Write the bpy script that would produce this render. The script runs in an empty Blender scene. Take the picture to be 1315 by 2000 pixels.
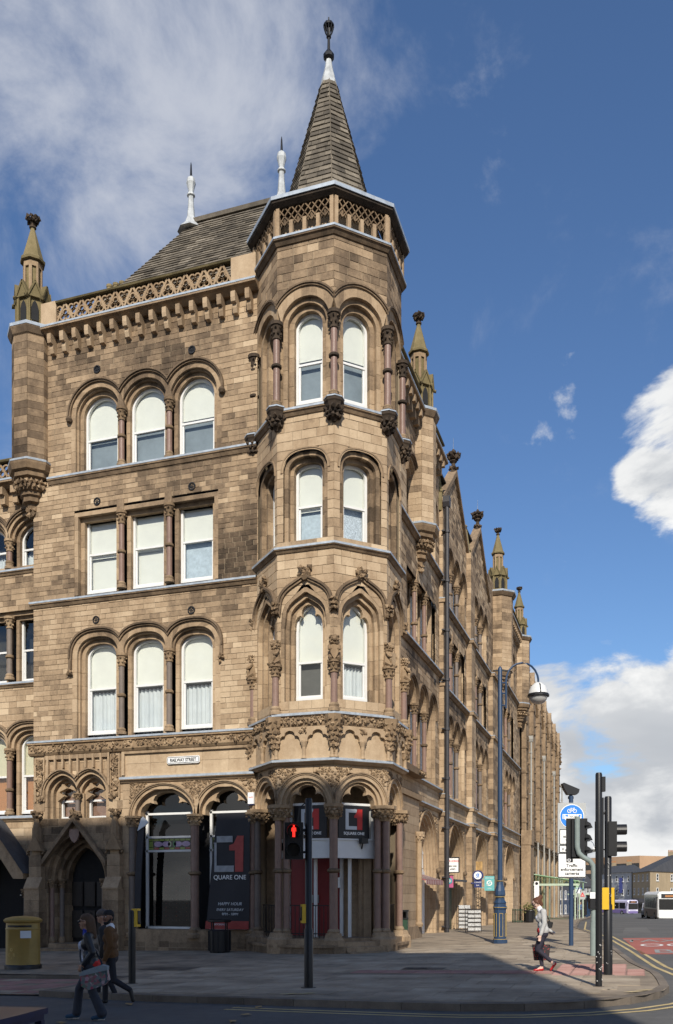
import bpy, math, random
from mathutils import Vector, Matrix, noise
sc = bpy.context.scene
col = sc.collection
random.seed(7)
R = math.radians
S = 1.1          # the place is laid out in survey units of 1.1 m; everything is scaled to metres at the end
# ------------------------------------------------------------ camera, sky, sun, exposure
FW = Vector((-.314, .9494)); RT = Vector((.9494, .314)); CAM = Vector((9.219, -27.086, 1.8))
FPX, CX, YH = 1750., 657.5, 1745.
cd = bpy.data.cameras.new('camera'); cam = bpy.data.objects.new('camera', cd); col.objects.link(cam)
cam.location = CAM * S
cam.rotation_euler = (R(90), 0, math.atan2(.314, .9494))
cd.sensor_fit = 'HORIZONTAL'; cd.sensor_width = 36; cd.lens = FPX / 1315 * 36
cd.shift_y = (YH - 1000) / 1315; cd.clip_start = .1; cd.clip_end = 5000
sc.camera = cam
SUN_EL = 36.; SUN_AZ = -17.5        # azimuth of travel, degrees from +Y (negative: towards -X)
sd = bpy.data.lights.new('sun', 'SUN'); sun = bpy.data.objects.new('sun', sd); col.objects.link(sun)
sdir = Vector((math.sin(R(SUN_AZ)) * math.cos(R(SUN_EL)), math.cos(R(SUN_AZ)) * math.cos(R(SUN_EL)), -math.sin(R(SUN_EL))))
sun.rotation_euler = sdir.to_track_quat('-Z', 'Y').to_euler()
sun.location = (0, -40, 60)
sd.energy = 3.8; sd.angle = R(.53); sd.color = (1, .93, .82)
sc.view_settings.view_transform = 'Standard'; sc.view_settings.look = 'None'
sc.view_settings.exposure = 0.53; sc.view_settings.gamma = 1

world = bpy.data.worlds.new('World'); sc.world = world; world.use_nodes = True
def build_world():
    nt = world.node_tree; N = nt.nodes; L = nt.links; N.clear()
    def nd(t, **k):
        n = N.new(t)
        for a, b in k.items(): setattr(n, a, b)
        return n
    def val(x): return x
    def sset(sock, v):
        if isinstance(v, (int, float, tuple)): sock.default_value = v
        else: L.new(v, sock)
    def M(op, a, b=0., c=None, clamp=False):
        n = nd('ShaderNodeMath', operation=op, use_clamp=clamp); sset(n.inputs[0], a); sset(n.inputs[1], b)
        if c is not None: sset(n.inputs[2], c)
        return n.outputs[0]
    def VM(op, a, b=(0, 0, 0)):
        n = nd('ShaderNodeVectorMath', operation=op); sset(n.inputs[0], a); sset(n.inputs[1], b)
        return n.outputs['Value'] if op == 'DOT_PRODUCT' else n.outputs[0]
    def SS(x, a, b, o0=0., o1=1.):
        n = nd('ShaderNodeMapRange', interpolation_type='SMOOTHSTEP'); sset(n.inputs[0], x)
        for i, v in enumerate((a, b, o0, o1)): n.inputs[i + 1].default_value = v
        return n.outputs[0]
    def NZ(vec, scale, detail, rough, dist=0.):
        n = nd('ShaderNodeTexNoise'); L.new(vec, n.inputs['Vector']); n.inputs['Scale'].default_value = scale
        n.inputs['Detail'].default_value = detail; n.inputs['Roughness'].default_value = rough; n.inputs['Distortion'].default_value = dist
        return n.outputs[0]
    def MIX(f, a, b):
        n = nd('ShaderNodeMix', data_type='RGBA'); sset(n.inputs[0], f); sset(n.inputs[6], a); sset(n.inputs[7], b)
        return n.outputs[2]
    sky = nd('ShaderNodeTexSky', sky_type='NISHITA', sun_disc=False)
    sky.sun_elevation = R(SUN_EL); sky.sun_rotation = R(180 + SUN_AZ)
    sky.altitude = 100; sky.air_density = 1.1; sky.dust_density = .7; sky.ozone_density = 5.0
    tc = nd('ShaderNodeTexCoord'); d = VM('NORMALIZE', tc.outputs['Generated'])
    sep = nd('ShaderNodeSeparateXYZ'); L.new(d, sep.inputs[0]); el = sep.outputs[2]
    flat = VM('MULTIPLY', d, (1, 1, 1.9))
    n1 = NZ(flat, 5.0, 12., .60, .35)
    n2 = NZ(VM('ADD', flat, (.05, -.14, .13)), 5.0, 7., .55, .35)
    wisp = NZ(VM('MULTIPLY', VM('ADD', d, (.3, 0, 0)), (1.2, 1.2, 1.3)), 4.4, 10., .62, .35)
    def direc(px, py):
        k = (px - CX) / FPX; v = FW + k * RT; return tuple(Vector((v.x, v.y, (YH - py) / FPX)).normalized())
    def lobe(px, py, c0, c1): return SS(VM('DOT_PRODUCT', d, direc(px, py)), math.cos(R(c0)), math.cos(R(c1)))
    # fair-weather cumulus: crowding towards the horizon, a bank to the right, thin veil high up on the left
    cov = M('ADD', SS(el, .33, .20, 0., .31), M('MULTIPLY', M('MAXIMUM', lobe(1420, 850, 6.6, 1.), lobe(1300, 940, 3.6, .5)), .285))
    cum = SS(M('ADD', n1, cov), .675, .79)
    base = NZ(VM('MULTIPLY', d, (1, 1, 3.2)), 2.4, 5., .5, .2)
    shade = M('ADD', SS(M('SUBTRACT', n1, n2), -.13, .13, .0, .75), SS(base, .38, .62, .0, .35), clamp=True)
    ccol = MIX(shade, (.35, .37, .40, 1), (.70, .70, .69, 1))
    veil = M('MULTIPLY', SS(M('ADD', wisp, M('MULTIPLY', M('ADD', lobe(60, 330, 21, 4), M('MULTIPLY', lobe(430, 60, 13, 2), .7)), .22)), .57, .94), .85)
    small = M('MULTIPLY', SS(M('ADD', wisp, M('MULTIPLY', lobe(915, 260, 5, 1), .16)), .70, .86), .4)
    wv = M('MAXIMUM', veil, small)
    bg = nd('ShaderNodeBackground'); out = nd('ShaderNodeOutputWorld')
    skyc = nd('ShaderNodeVectorMath', operation='MULTIPLY'); L.new(sky.outputs[0], skyc.inputs[0]); skyc.inputs[1].default_value = (.072, .080, .089)
    c1 = MIX(wv, skyc.outputs[0], (.42, .44, .49, 1))
    c2 = MIX(cum, c1, ccol)
    L.new(c2, bg.inputs[0]); bg.inputs[1].default_value = 1.0
    L.new(bg.outputs[0], out.inputs[0])
build_world()

# ------------------------------------------------------------ helpers
def gz(x, y):
    z = .025 * max(-40., min(14., x))
    if y > 10: z -= .010 * (min(y, 40.) - 10)
    if y > 40: z -= .017 * (min(y, 220.) - 40)
    return z
def proj(p):
    u = Vector((p[0] - CAM.x, p[1] - CAM.y)); d = u.dot(FW)
    if d < .5: return None
    return CX + FPX * u.dot(RT) / d, YH - FPX * (p[2] - CAM.z) / d
def ground_at(px, py):
    k = (px - CX) / FPX; v = FW + k * RT; t = 15.
    for _ in range(40):
        g = gz(CAM.x + t * v.x, CAM.y + t * v.y); t = .5 * t + .5 * (g - CAM.z) / ((YH - py) / FPX)
    return CAM.x + t * v.x, CAM.y + t * v.y
class Fr:
    """vertical working plane: u along it, z up, d outwards"""
    def __init__(s, o, U):
        s.o = Vector((o[0], o[1], o[2] if len(o) > 2 else 0)); s.U = Vector((U[0], U[1], 0)).normalized(); s.N = Vector((s.U.y, -s.U.x, 0))
    def P(s, u, z, d=0.): return s.o + s.U * u + s.N * d + Vector((0, 0, z))
W0 = Fr((0, 0), (1, 0))
class MB:
    def __init__(s): s.v = []; s.f = []; s.t = []; s.k = []
    def add(s, pts, faces, tone=.6, k=0):
        n = len(s.v); s.v += [tuple(p) for p in pts]
        for f in faces: s.f.append([i + n for i in f]); s.t.append(tone); s.k.append(k)
    def hexa(s, p, tone=.6, k=0):      # 0-3 one side loop, 4-7 the other
        s.add(p, [(0, 1, 2, 3), (7, 6, 5, 4), (0, 4, 5, 1), (1, 5, 6, 2), (2, 6, 7, 3), (3, 7, 4, 0)], tone, k)
    def box(s, F, u0, u1, z0, z1, d0, d1, tone=.6, k=0):
        P = F.P
        s.hexa([P(u0, z0, d1), P(u1, z0, d1), P(u1, z1, d1), P(u0, z1, d1), P(u0, z0, d0), P(u1, z0, d0), P(u1, z1, d0), P(u0, z1, d0)], tone, k)
    def bx(s, x0, x1, y0, y1, z0, z1, tone=.6, k=0): s.box(W0, x0, x1, z0, z1, -y1, -y0, tone, k)
    def prism(s, F, pts, d0, d1, tone=.6, k=0, back=True):
        n = len(pts); P = F.P
        fs = [list(range(n))] + [(i, (i + 1) % n, (i + 1) % n + n, i + n) for i in range(n)]
        if back: fs.append(list(range(2 * n - 1, n - 1, -1)))
        s.add([P(u, z, d1) for u, z in pts] + [P(u, z, d0) for u, z in pts], fs, tone, k)
    def bar(s, F, a, b, w, d0, d1, tone=.6, k=0):
        dx, dz = b[0] - a[0], b[1] - a[1]; l = math.hypot(dx, dz) or 1; nx, nz = -dz / l * w / 2, dx / l * w / 2
        s.prism(F, [(a[0] - nx, a[1] - nz), (b[0] - nx, b[1] - nz), (b[0] + nx, b[1] + nz), (a[0] + nx, a[1] + nz)], d0, d1, tone, k)
    def band(s, F, inner, outer, d0, d1, tone=.6, k=0, closed=False):   # d1 front, d0 back
        n = len(inner); P = F.P
        pts = [P(*p, d1) for p in inner] + [P(*p, d1) for p in outer] + [P(*p, d0) for p in inner] + [P(*p, d0) for p in outer]
        fs = []
        for i in range(n if closed else n - 1):
            j = (i + 1) % n
            fs += [(i, n + i, n + j, j), (i, j, 2 * n + j, 2 * n + i), (n + i, 3 * n + i, 3 * n + j, n + j), (2 * n + i, 2 * n + j, 3 * n + j, 3 * n + i)]
        if not closed: fs += [(0, 2 * n, 3 * n, n), (n - 1, 2 * n - 1, 4 * n - 1, 3 * n - 1)]
        s.add(pts, fs, tone, k)
    def ringuz(s, F, c, r0, r1, d0, d1, n=16, tone=.6, k=0):
        a = [(c[0] + r0 * math.cos(i * 2 * math.pi / n), c[1] + r0 * math.sin(i * 2 * math.pi / n)) for i in range(n)]
        b = [(c[0] + r1 * math.cos(i * 2 * math.pi / n), c[1] + r1 * math.sin(i * 2 * math.pi / n)) for i in range(n)]
        s.band(F, a, b, d0, d1, tone, k, True)
    def disc(s, F, c, r, d0, d1, n=16, tone=.6, k=0):
        s.prism(F, [(c[0] + r * math.cos(i * 2 * math.pi / n), c[1] + r * math.sin(i * 2 * math.pi / n)) for i in range(n)], d0, d1, tone, k)
    def lathe(s, c, prof, n=12, tone=.6, k=0, ph=0., sx=1., sy=1.):
        pts = []; m = len(prof)
        for r, z in prof:
            for i in range(n):
                a = ph + i * 2 * math.pi / n; pts.append((c[0] + sx * r * math.cos(a), c[1] + sy * r * math.sin(a), c[2] + z))
        fs = []
        for j in range(m - 1):
            for i in range(n): fs.append((j * n + i, j * n + (i + 1) % n, (j + 1) * n + (i + 1) % n, (j + 1) * n + i))
        fs.append(list(range(n - 1, -1, -1))); fs.append([(m - 1) * n + i for i in range(n)])
        s.add(pts, fs, tone, k)
    def tube(s, path, r, n=8, tone=.6, k=0, sy=1.):
        path = [Vector(p) for p in path]; m = len(path); pts = []; rr = r if isinstance(r, (list, tuple)) else [r] * m
        ref = None
        for j, p in enumerate(path):
            t = (path[min(j + 1, m - 1)] - path[max(j - 1, 0)]).normalized()
            if ref is None: ref = Vector((0, 0, 1)) if abs(t.z) < .9 else Vector((1, 0, 0))
            a = t.cross(ref)
            if a.length < 1e-4: a = t.cross(Vector((0, 1, 0)))
            a.normalize(); b = t.cross(a); ref = -b if False else ref
            for i in range(n):
                q = i * 2 * math.pi / n; pts.append(p + (a * math.cos(q) + b * math.sin(q) * sy) * rr[j])
        fs = [(j * n + i, j * n + (i + 1) % n, (j + 1) * n + (i + 1) % n, (j + 1) * n + i) for j in range(m - 1) for i in range(n)]
        fs.append(list(range(n - 1, -1, -1))); fs.append([(m - 1) * n + i for i in range(n)])
        s.add(pts, fs, tone, k)
    def blob(s, p, r, tone=.6, k=0, rnd=random):
        p = Vector(p); ax = [Vector((rnd.uniform(-1, 1), rnd.uniform(-1, 1), rnd.uniform(-1, 1))).normalized() for _ in range(2)]
        a = ax[0]; b = a.cross(ax[1]).normalized(); c = a.cross(b); q = r * rnd.uniform(.6, 1.2)
        s.add([p + a * r * 1.2, p - a * r * 1.2, p + b * r, p - b * r, p + c * q, p - c * q],
              [(0, 2, 4), (2, 1, 4), (1, 3, 4), (3, 0, 4), (2, 0, 5), (1, 2, 5), (3, 1, 5), (0, 3, 5)], tone, k)
    def ball(s, c, r, n=10, tone=.6, k=0, sx=1., sy=1., sz=1.):
        m = max(4, n // 2)
        s.lathe(c, [(max(.001, r * math.sin(math.pi * j / m)), -r * sz * math.cos(math.pi * j / m)) for j in range(m + 1)], n, tone, k, 0, sx, sy)
    def build(s, name, mats, parent=None, smooth=False):
        me = bpy.data.meshes.new(name); me.from_pydata(s.v, [], s.f)
        if not isinstance(mats, (list, tuple)): mats = [mats]
        for m in mats: me.materials.append(m)
        if len(mats) > 1: me.polygons.foreach_set('material_index', s.k)
        at = me.attributes.new('tone', 'FLOAT', 'FACE'); at.data.foreach_set('value', s.t)
        if smooth:
            me.polygons.foreach_set('use_smooth', [True] * len(s.f))
            try: me.set_sharp_from_angle(angle=R(40))
            except Exception: pass
        me.update()
        o = bpy.data.objects.new(name, me); col.objects.link(o)
        if parent: attach(o, parent)
        return o
WM = {}
def wmat(o):
    return WM.get(o.name, Matrix.Identity(4))
def attach(o, parent):
    o.parent = parent; o.matrix_parent_inverse = wmat(parent).inverted()
def tag(o, label=None, cat=None, group=None, kind=None):
    if label: o['label'] = label
    if cat: o['category'] = cat
    if group: o['group'] = group
    if kind: o['kind'] = kind
    return o
def root(name, label, cat, loc=(0, 0, 0), group=None):
    o = bpy.data.objects.new(name, None); col.objects.link(o); o.location = loc; o.empty_display_size = .3
    WM[o.name] = Matrix.Translation(Vector(loc)); return tag(o, label, cat, group)
def clone(o, parent=None):
    c = o.copy(); col.objects.link(c)
    if parent: c.parent = parent
    for ch in list(o.children): clone(ch, c)
    return c
def text_mesh(txt, F, u, z, d, size, mat, parent, name='lettering', align='CENTER', shear=0., depth=.003, bold=0., xs=1.):
    cu = bpy.data.curves.new('t', 'FONT'); cu.body = txt; cu.size = size; cu.align_x = align; cu.extrude = depth; cu.shear = shear; cu.offset = bold
    ob = bpy.data.objects.new('t', cu); col.objects.link(ob)
    me = bpy.data.meshes.new_from_object(ob.evaluated_get(bpy.context.evaluated_depsgraph_get()))
    bpy.data.objects.remove(ob); bpy.data.curves.remove(cu)
    mm = Matrix.Identity(4)
    for i in range(3): mm[i][0] = F.U[i] * xs; mm[i][2] = F.N[i]
    mm[0][1] = mm[1][1] = 0; mm[2][1] = 1
    mm.translation = F.P(u, z, d); me.transform(mm)
    me.materials.clear(); me.materials.append(mat)
    o = bpy.data.objects.new(name, me); col.objects.link(o)
    if parent: attach(o, parent)
    return o

# ------------------------------------------------------------ materials
def new_mat(name):
    m = bpy.data.materials.new(name); m.use_nodes = True
    nt = m.node_tree; return m, nt, nt.nodes, nt.links, nt.nodes['Principled BSDF']
def simple(name, c, rough=.6, metal=0., noise_amt=.25, scale=6., bump=0., spec=.5, emis=None, es=0., coat=0.):
    m, nt, N, L, b = new_mat(name)
    b.inputs['Roughness'].default_value = rough; b.inputs['Metallic'].default_value = metal
    b.inputs['Specular IOR Level'].default_value = spec; b.inputs['Coat Weight'].default_value = coat
    g = N.new('ShaderNodeNewGeometry')
    n = N.new('ShaderNodeTexNoise'); n.inputs['Scale'].default_value = scale; n.inputs['Detail'].default_value = 6; n.inputs['Roughness'].default_value = .65
    L.new(g.outputs['Position'], n.inputs['Vector'])
    mr = N.new('ShaderNodeMapRange'); mr.inputs[1].default_value = .25; mr.inputs[2].default_value = .75
    mr.inputs[3].default_value = 1 - noise_amt; mr.inputs[4].default_value = 1 + noise_amt; L.new(n.outputs[0], mr.inputs[0])
    v = N.new('ShaderNodeVectorMath'); v.operation = 'SCALE'; v.inputs[0].default_value = c; L.new(mr.outputs[0], v.inputs['Scale'])
    L.new(v.outputs[0], b.inputs['Base Color'])
    if bump:
        bp = N.new('ShaderNodeBump'); bp.inputs['Strength'].default_value = bump; bp.inputs['Distance'].default_value = .02; L.new(n.outputs[0], bp.inputs['Height']); L.new(bp.outputs[0], b.inputs['Normal'])
    if emis: b.inputs['Emission Color'].default_value = (*emis, 1); b.inputs['Emission Strength'].default_value = es
    return m
def toned(name, ramp, rough=.9, stain=.45, bump=.35, streak=(1.2, 1.2, .35), fine=22.):
    """stone, slate or flags: each piece carries its own tone; weather stains wander across the pieces"""
    m, nt, N, L, b = new_mat(name)
    b.inputs['Roughness'].default_value = rough; b.inputs['Specular IOR Level'].default_value = .25
    at = N.new('ShaderNodeAttribute'); at.attribute_name = 'tone'
    g = N.new('ShaderNodeNewGeometry')
    def nz(sc_, det, vec=None):
        n = N.new('ShaderNodeTexNoise'); n.inputs['Scale'].default_value = sc_; n.inputs['Detail'].default_value = det; n.inputs['Roughness'].default_value = .62
        L.new(vec or g.outputs['Position'], n.inputs['Vector']); return n.outputs[0]
    mp = N.new('ShaderNodeVectorMath'); mp.operation = 'MULTIPLY'; L.new(g.outputs['Position'], mp.inputs[0]); mp.inputs[1].default_value = streak
    def mth(op, a, b_):
        n = N.new('ShaderNodeMath'); n.operation = op
        for i, x in enumerate((a, b_)):
            if isinstance(x, (int, float)): n.inputs[i].default_value = x
            else: L.new(x, n.inputs[i])
        return n.outputs[0]
    big = mth('MULTIPLY', mth('SUBTRACT', nz(1.1, 5, mp.outputs[0]), .5), stain * 1.6)
    fin = mth('MULTIPLY', mth('SUBTRACT', nz(fine, 5), .5), .32)
    mid = mth('MULTIPLY', mth('SUBTRACT', nz(4.5, 5), .5), .40)
    t = mth('ADD', mth('ADD', at.outputs['Fac'], big), mth('ADD', fin, mid))
    cr = N.new('ShaderNodeValToRGB'); L.new(t, cr.inputs[0]); e = cr.color_ramp.elements
    e[0].position = ramp[0][0]; e[0].color = (*ramp[0][1], 1); e[1].position = ramp[-1][0]; e[1].color = (*ramp[-1][1], 1)
    for p, c in ramp[1:-1]: x = e.new(p); x.color = (*c, 1)
    L.new(cr.outputs[0], b.inputs['Base Color'])
    bp = N.new('ShaderNodeBump'); bp.inputs['Strength'].default_value = bump; bp.inputs['Distance'].default_value = .02
    L.new(nz(fine * .7, 6), bp.inputs['Height']); L.new(bp.outputs[0], b.inputs['Normal'])
    return m
M_ = {}
M_['stone'] = toned('sandstone', [(0., (.045, .032, .021)), (.3, (.145, .102, .065)), (.6, (.335, .240, .150)), (1., (.52, .40, .265))])
M_['mortar'] = toned('mortar', [(0., (.20, .155, .105)), (1., (.40, .32, .22))], stain=.3)
M_['carved'] = toned('carved sandstone', [(0., (.045, .031, .020)), (.5, (.25, .172, .102)), (1., (.47, .35, .22))], stain=.5)
M_['sooty'] = toned('sooty carved stone', [(0., (.018, .014, .011)), (.5, (.070, .050, .034)), (1., (.20, .14, .085))], stain=.6)
M_['mossy'] = toned('lichened stone', [(0., (.045, .038, .018)), (.5, (.17, .135, .065)), (1., (.33, .26, .145))], stain=.6)
M_['granite'] = toned('pink granite', [(0., (.075, .050, .040)), (.5, (.215, .138, .108)), (1., (.35, .25, .21))], rough=.35, stain=.25, fine=60.)
M_['greycol'] = toned('grey shaft stone', [(0., (.06, .05, .045)), (.5, (.16, .13, .11)), (1., (.3, .24, .19))], rough=.5, stain=.3, fine=50.)
M_['slate'] = toned('stone slates', [(0., (.026, .023, .018)), (.35, (.082, .070, .054)), (.7, (.185, .158, .120)), (1., (.36, .32, .26))], stain=.4)
M_['slate2'] = toned('blue slates', [(0., (.020, .021, .024)), (.5, (.055, .057, .063)), (1., (.11, .11, .115))], stain=.3)
M_['lead'] = simple('lead sheet', (.36, .40, .44), .5, .25, .3, 5.)
M_['whitelead'] = simple('weathered white lead', (.42, .435, .43), .55, .1, .35, 4.)
M_['iron'] = simple('black iron', (.012, .012, .013), .5, .3, .3)
M_['black'] = simple('black paint', (.010, .010, .011), .42, 0, .2, 5., spec=.4)
M_['white'] = simple('white paint', (.66, .66, .64), .45, 0, .06, 3.)
M_['cream'] = simple('cream paint', (.62, .58, .46), .5, 0, .08, 3.)
M_['blind'] = simple('roller blind', (.66, .645, .585), .8, 0, .05, 2.)
M_['net'] = simple('net curtain', (.42, .48, .53), .9, 0, .22, 9.)
M_['lace'] = simple('lace curtain', (.46, .50, .55), .9, 0, .6, 22.)
M_['curtain'] = simple('white curtain', (.54, .56, .57), .9, 0, .08, 3.)
M_['grey_int'] = simple('grey interior', (.20, .23, .25), .9, 0, .25, 1.5)
M_['dark'] = simple('dark interior', (.010, .010, .011), .9, 0, .3)  # near-black colour stands in for the shade of unlit rooms and hollows
M_['slatdark'] = simple('dark slatted blind', (.09, .085, .075), .8, 0, .2, 3.)
M_['slat'] = simple('venetian slats', (.52, .47, .33), .7, 0, .08)
M_['board'] = simple('orange board', (.36, .155, .055), .75, 0, .15, 8.)
M_['brickred'] = simple('brown blind', (.22, .125, .09), .8, 0, .2, 8.)
M_['wood'] = simple('dark oak door', (.022, .016, .012), .6, 0, .4, 9.)
M_['reddoor'] = simple('red door', (.20, .013, .013), .55, 0, .12, 3.)
M_['doorred2'] = simple('faded red door', (.34, .04, .045), .55, 0, .12)
M_['green'] = simple('bottle green paint', (.012, .045, .022), .45, 0, .15)
M_['sredsign'] = simple('sign red', (.55, .025, .022), .5, 0, .05)
M_['sgrey'] = simple('sign light grey', (.55, .58, .60), .5, 0, .05)
M_['sblack'] = simple('sign black', (.008, .008, .010), .5, 0, .1)
M_['blue'] = simple('royal blue paint', (.020, .045, .095), .4, 0, .15, 4., coat=.1)
M_['navy'] = simple('navy paint', (.012, .014, .055), .35, 0, .2, 4., coat=.2)
M_['gold'] = simple('gold paint', (.29, .195, .050), .5, .15, .18, 3.)
M_['goldline'] = simple('gold line', (.45, .32, .10), .5, .2, .1)
M_['yellow'] = simple('signal yellow', (.62, .38, .010), .45, 0, .08)
M_['greypaint'] = simple('grey green paint', (.20, .24, .225), .45, 0, .15)
M_['greymetal'] = simple('galvanised metal', (.32, .34, .35), .45, .4, .2)
M_['chrome'] = simple('pale lamp shell', (.62, .62, .60), .3, 0., .1)
M_['signgrey'] = simple('sign backing grey', (.36, .37, .36), .55, 0, .05)
M_['signwhite'] = simple('sign white', (.78, .78, .76), .5, 0, .03)
M_['signblue'] = simple('sign blue', (.015, .19, .62), .45, 0, .03)
M_['rubber'] = simple('tyre', (.015, .015, .015), .8)
M_['pipe'] = simple('cast iron pipe', (.030, .028, .030), .5, .1, .3)
M_['greypipe'] = simple('grey pipe', (.30, .29, .26), .6, 0, .2)
M_['leadlight'] = simple('leaded dark glass', (.02, .02, .02), .15)
def glass_mat(name, tint, base, refl):
    m, nt, N, L, b = new_mat(name); N.remove(b)
    tr = N.new('ShaderNodeBsdfTransparent'); tr.inputs[0].default_value = (*tint, 1)
    gl = N.new('ShaderNodeBsdfGlossy'); gl.inputs['Roughness'].default_value = .02; gl.inputs['Color'].default_value = (1, 1, 1, 1)
    lw = N.new('ShaderNodeLayerWeight'); lw.inputs[0].default_value = .5
    pw = N.new('ShaderNodeMath'); pw.operation = 'POWER'; pw.inputs[1].default_value = 5.; L.new(lw.outputs['Facing'], pw.inputs[0])
    mr = N.new('ShaderNodeMath'); mr.operation = 'MULTIPLY_ADD'; mr.inputs[1].default_value = refl; mr.inputs[2].default_value = base; mr.use_clamp = True
    L.new(pw.outputs[0], mr.inputs[0]); mx = N.new('ShaderNodeMixShader'); L.new(mr.outputs[0], mx.inputs[0]); L.new(tr.outputs[0], mx.inputs[1]); L.new(gl.outputs[0], mx.inputs[2])
    L.new(mx.outputs[0], N['Material Output'].inputs[0]); return m
M_['glass'] = glass_mat('window glass', (.93, .96, .95), .07, .9)
M_['shopglass'] = glass_mat('shop glass', (.5, .5, .5), .06, .9)
# ------------------------------------------------------------ masonry toolkit
TREF = [(-1, 0), (-1.0, .2), (-.94, .38), (-.80, .52), (-.62, .57), (-.47, .52), (-.51, .66), (-.45, .82), (-.27, .95), (0, 1.0)]
TREF = TREF + [(-u, z) for u, z in TREF[-2::-1]]
def hseed(*a): return sum((sum(map(ord, x)) if isinstance(x, str) else int(round(x * 100))) * (i * 31 + 7) for i, x in enumerate(a)) & 0xffff
def head(kind, a, r, n=24):
    o = []
    if kind == 'rect': return [(-a, 0), (-a, r), (a, r), (a, 0)] if r > 0 else [(-a, 0), (a, 0)]
    if kind == 'trefoil': return [(u * a, z * r) for u, z in TREF]
    for i in range(n + 1):
        t = -1 + 2 * i / n
        if kind == 'round': o.append((a * math.sin(t * math.pi / 2), r * math.cos(t * math.pi / 2)))
        elif kind == 'super':
            s_, c_ = math.sin(t * math.pi / 2), math.cos(t * math.pi / 2); o.append((a * math.copysign(abs(s_) ** .8, s_), r * max(0, c_) ** .8))
        elif kind == 'point':
            Rr = (a * a + r * r) / (2 * a); fm = math.acos(max(-1, min(1, (Rr - a) / Rr))); f = fm * (1 - abs(t)); o.append((math.copysign(a - Rr + Rr * math.cos(f), t), Rr * math.sin(f)))
        elif kind == 'ogee':
            q = abs(t); o.append((a * t, r * (.80 * max(0, 1 - q ** 2.8) ** (1 / 2.8) + .20 * (1 - q) ** 2.6)))
    return o
def clip_head(p, lo, hi):
    o = []
    for i, (u, z) in enumerate(p):
        if i:
            u0, z0 = p[i - 1]
            for lim in ((lo, hi) if u >= u0 else (hi, lo)):
                if (u0 - lim) * (u - lim) < 0: f = (lim - u0) / (u - u0); o.append((lim, z0 + f * (z - z0)))
        if lo - 1e-6 <= u <= hi + 1e-6: o.append((u, z))
    return o
def resample(p, n):
    if len(p) < 2: return [p[0]] * (n + 1) if p else [(0, 0)] * (n + 1)
    L = [0]
    for i in range(1, len(p)): L.append(L[-1] + math.hypot(p[i][0] - p[i - 1][0], p[i][1] - p[i - 1][1]))
    o = []; j = 0
    for i in range(n + 1):
        t = L[-1] * i / n
        while j < len(p) - 2 and L[j + 1] < t: j += 1
        f = (t - L[j]) / max(1e-9, L[j + 1] - L[j]); o.append((p[j][0] + f * (p[j + 1][0] - p[j][0]), p[j][1] + f * (p[j + 1][1] - p[j][1])))
    return o
def half_at(kind, a, r, z):
    if kind == 'rect': return a if z <= r else None
    if z > r: return None
    h = head(kind, a, r, 40); h = h[len(h) // 2:]
    best = 0
    for i in range(len(h) - 1):
        (u0, z0), (u1, z1) = h[i], h[i + 1]
        if (z0 - z) * (z1 - z) <= 0 and z0 != z1: best = max(best, u0 + (u1 - u0) * (z - z0) / (z1 - z0))
    return best
STONES = []      # (verts, faces, tone, wall)
SLATES = []
def stone(pts, faces, tone, wall): STONES.append(([tuple(p) for p in pts], faces, tone, wall))
HX = [(0, 1, 2, 3), (0, 4, 5, 1), (1, 5, 6, 2), (2, 6, 7, 3), (3, 7, 4, 0)]
def sbox(F, u0, u1, z0, z1, d0, d1, tone, wall):
    if u1 - u0 < .01 or z1 - z0 < .01: return
    P = F.P
    stone([P(u0, z0, d1), P(u1, z0, d1), P(u1, z1, d1), P(u0, z1, d1), P(u0, z0, d0), P(u1, z0, d0), P(u1, z1, d0), P(u0, z1, d0)], HX, tone, wall)
def soot(F, u, z, base=.55, amt=.35, seed=0.):
    p = F.P(u, z); v = noise.noise(Vector((p.x * .33, p.y * .33, p.z * .30 + seed))) + .5 * noise.noise(Vector((p.x * .9, p.y * .9, p.z * .8 + seed)))
    return base + amt * v
class Op:
    def __init__(s, uc, z0, zs, a, kind='round', r=None): s.uc, s.z0, s.zs, s.a, s.kind, s.r = uc, z0, zs, a, kind, (a if r is None else r)
    def iv(s, z):
        if z < s.z0 - 1e-4: return None
        if z <= s.zs: return s.uc - s.a, s.uc + s.a
        h = half_at(s.kind, s.a, s.r, z - s.zs)
        return None if h is None or h < .02 else (s.uc - h, s.uc + h)
    def top(s): return s.zs + s.r
def spans(u0, u1, ops, z):
    iv = sorted(i for i in (o.iv(z) for o in ops) if i); m = []
    for a, b in iv:
        if m and a <= m[-1][1] + .02: m[-1][1] = max(m[-1][1], b)
        else: m.append([a, b])
    o = []; x = u0
    for a, b in m:
        if a > x: o.append((x, min(a, u1)))
        x = max(x, b)
    if x < u1: o.append((x, u1))
    return [q for q in o if q[1] - q[0] > .01]
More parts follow.
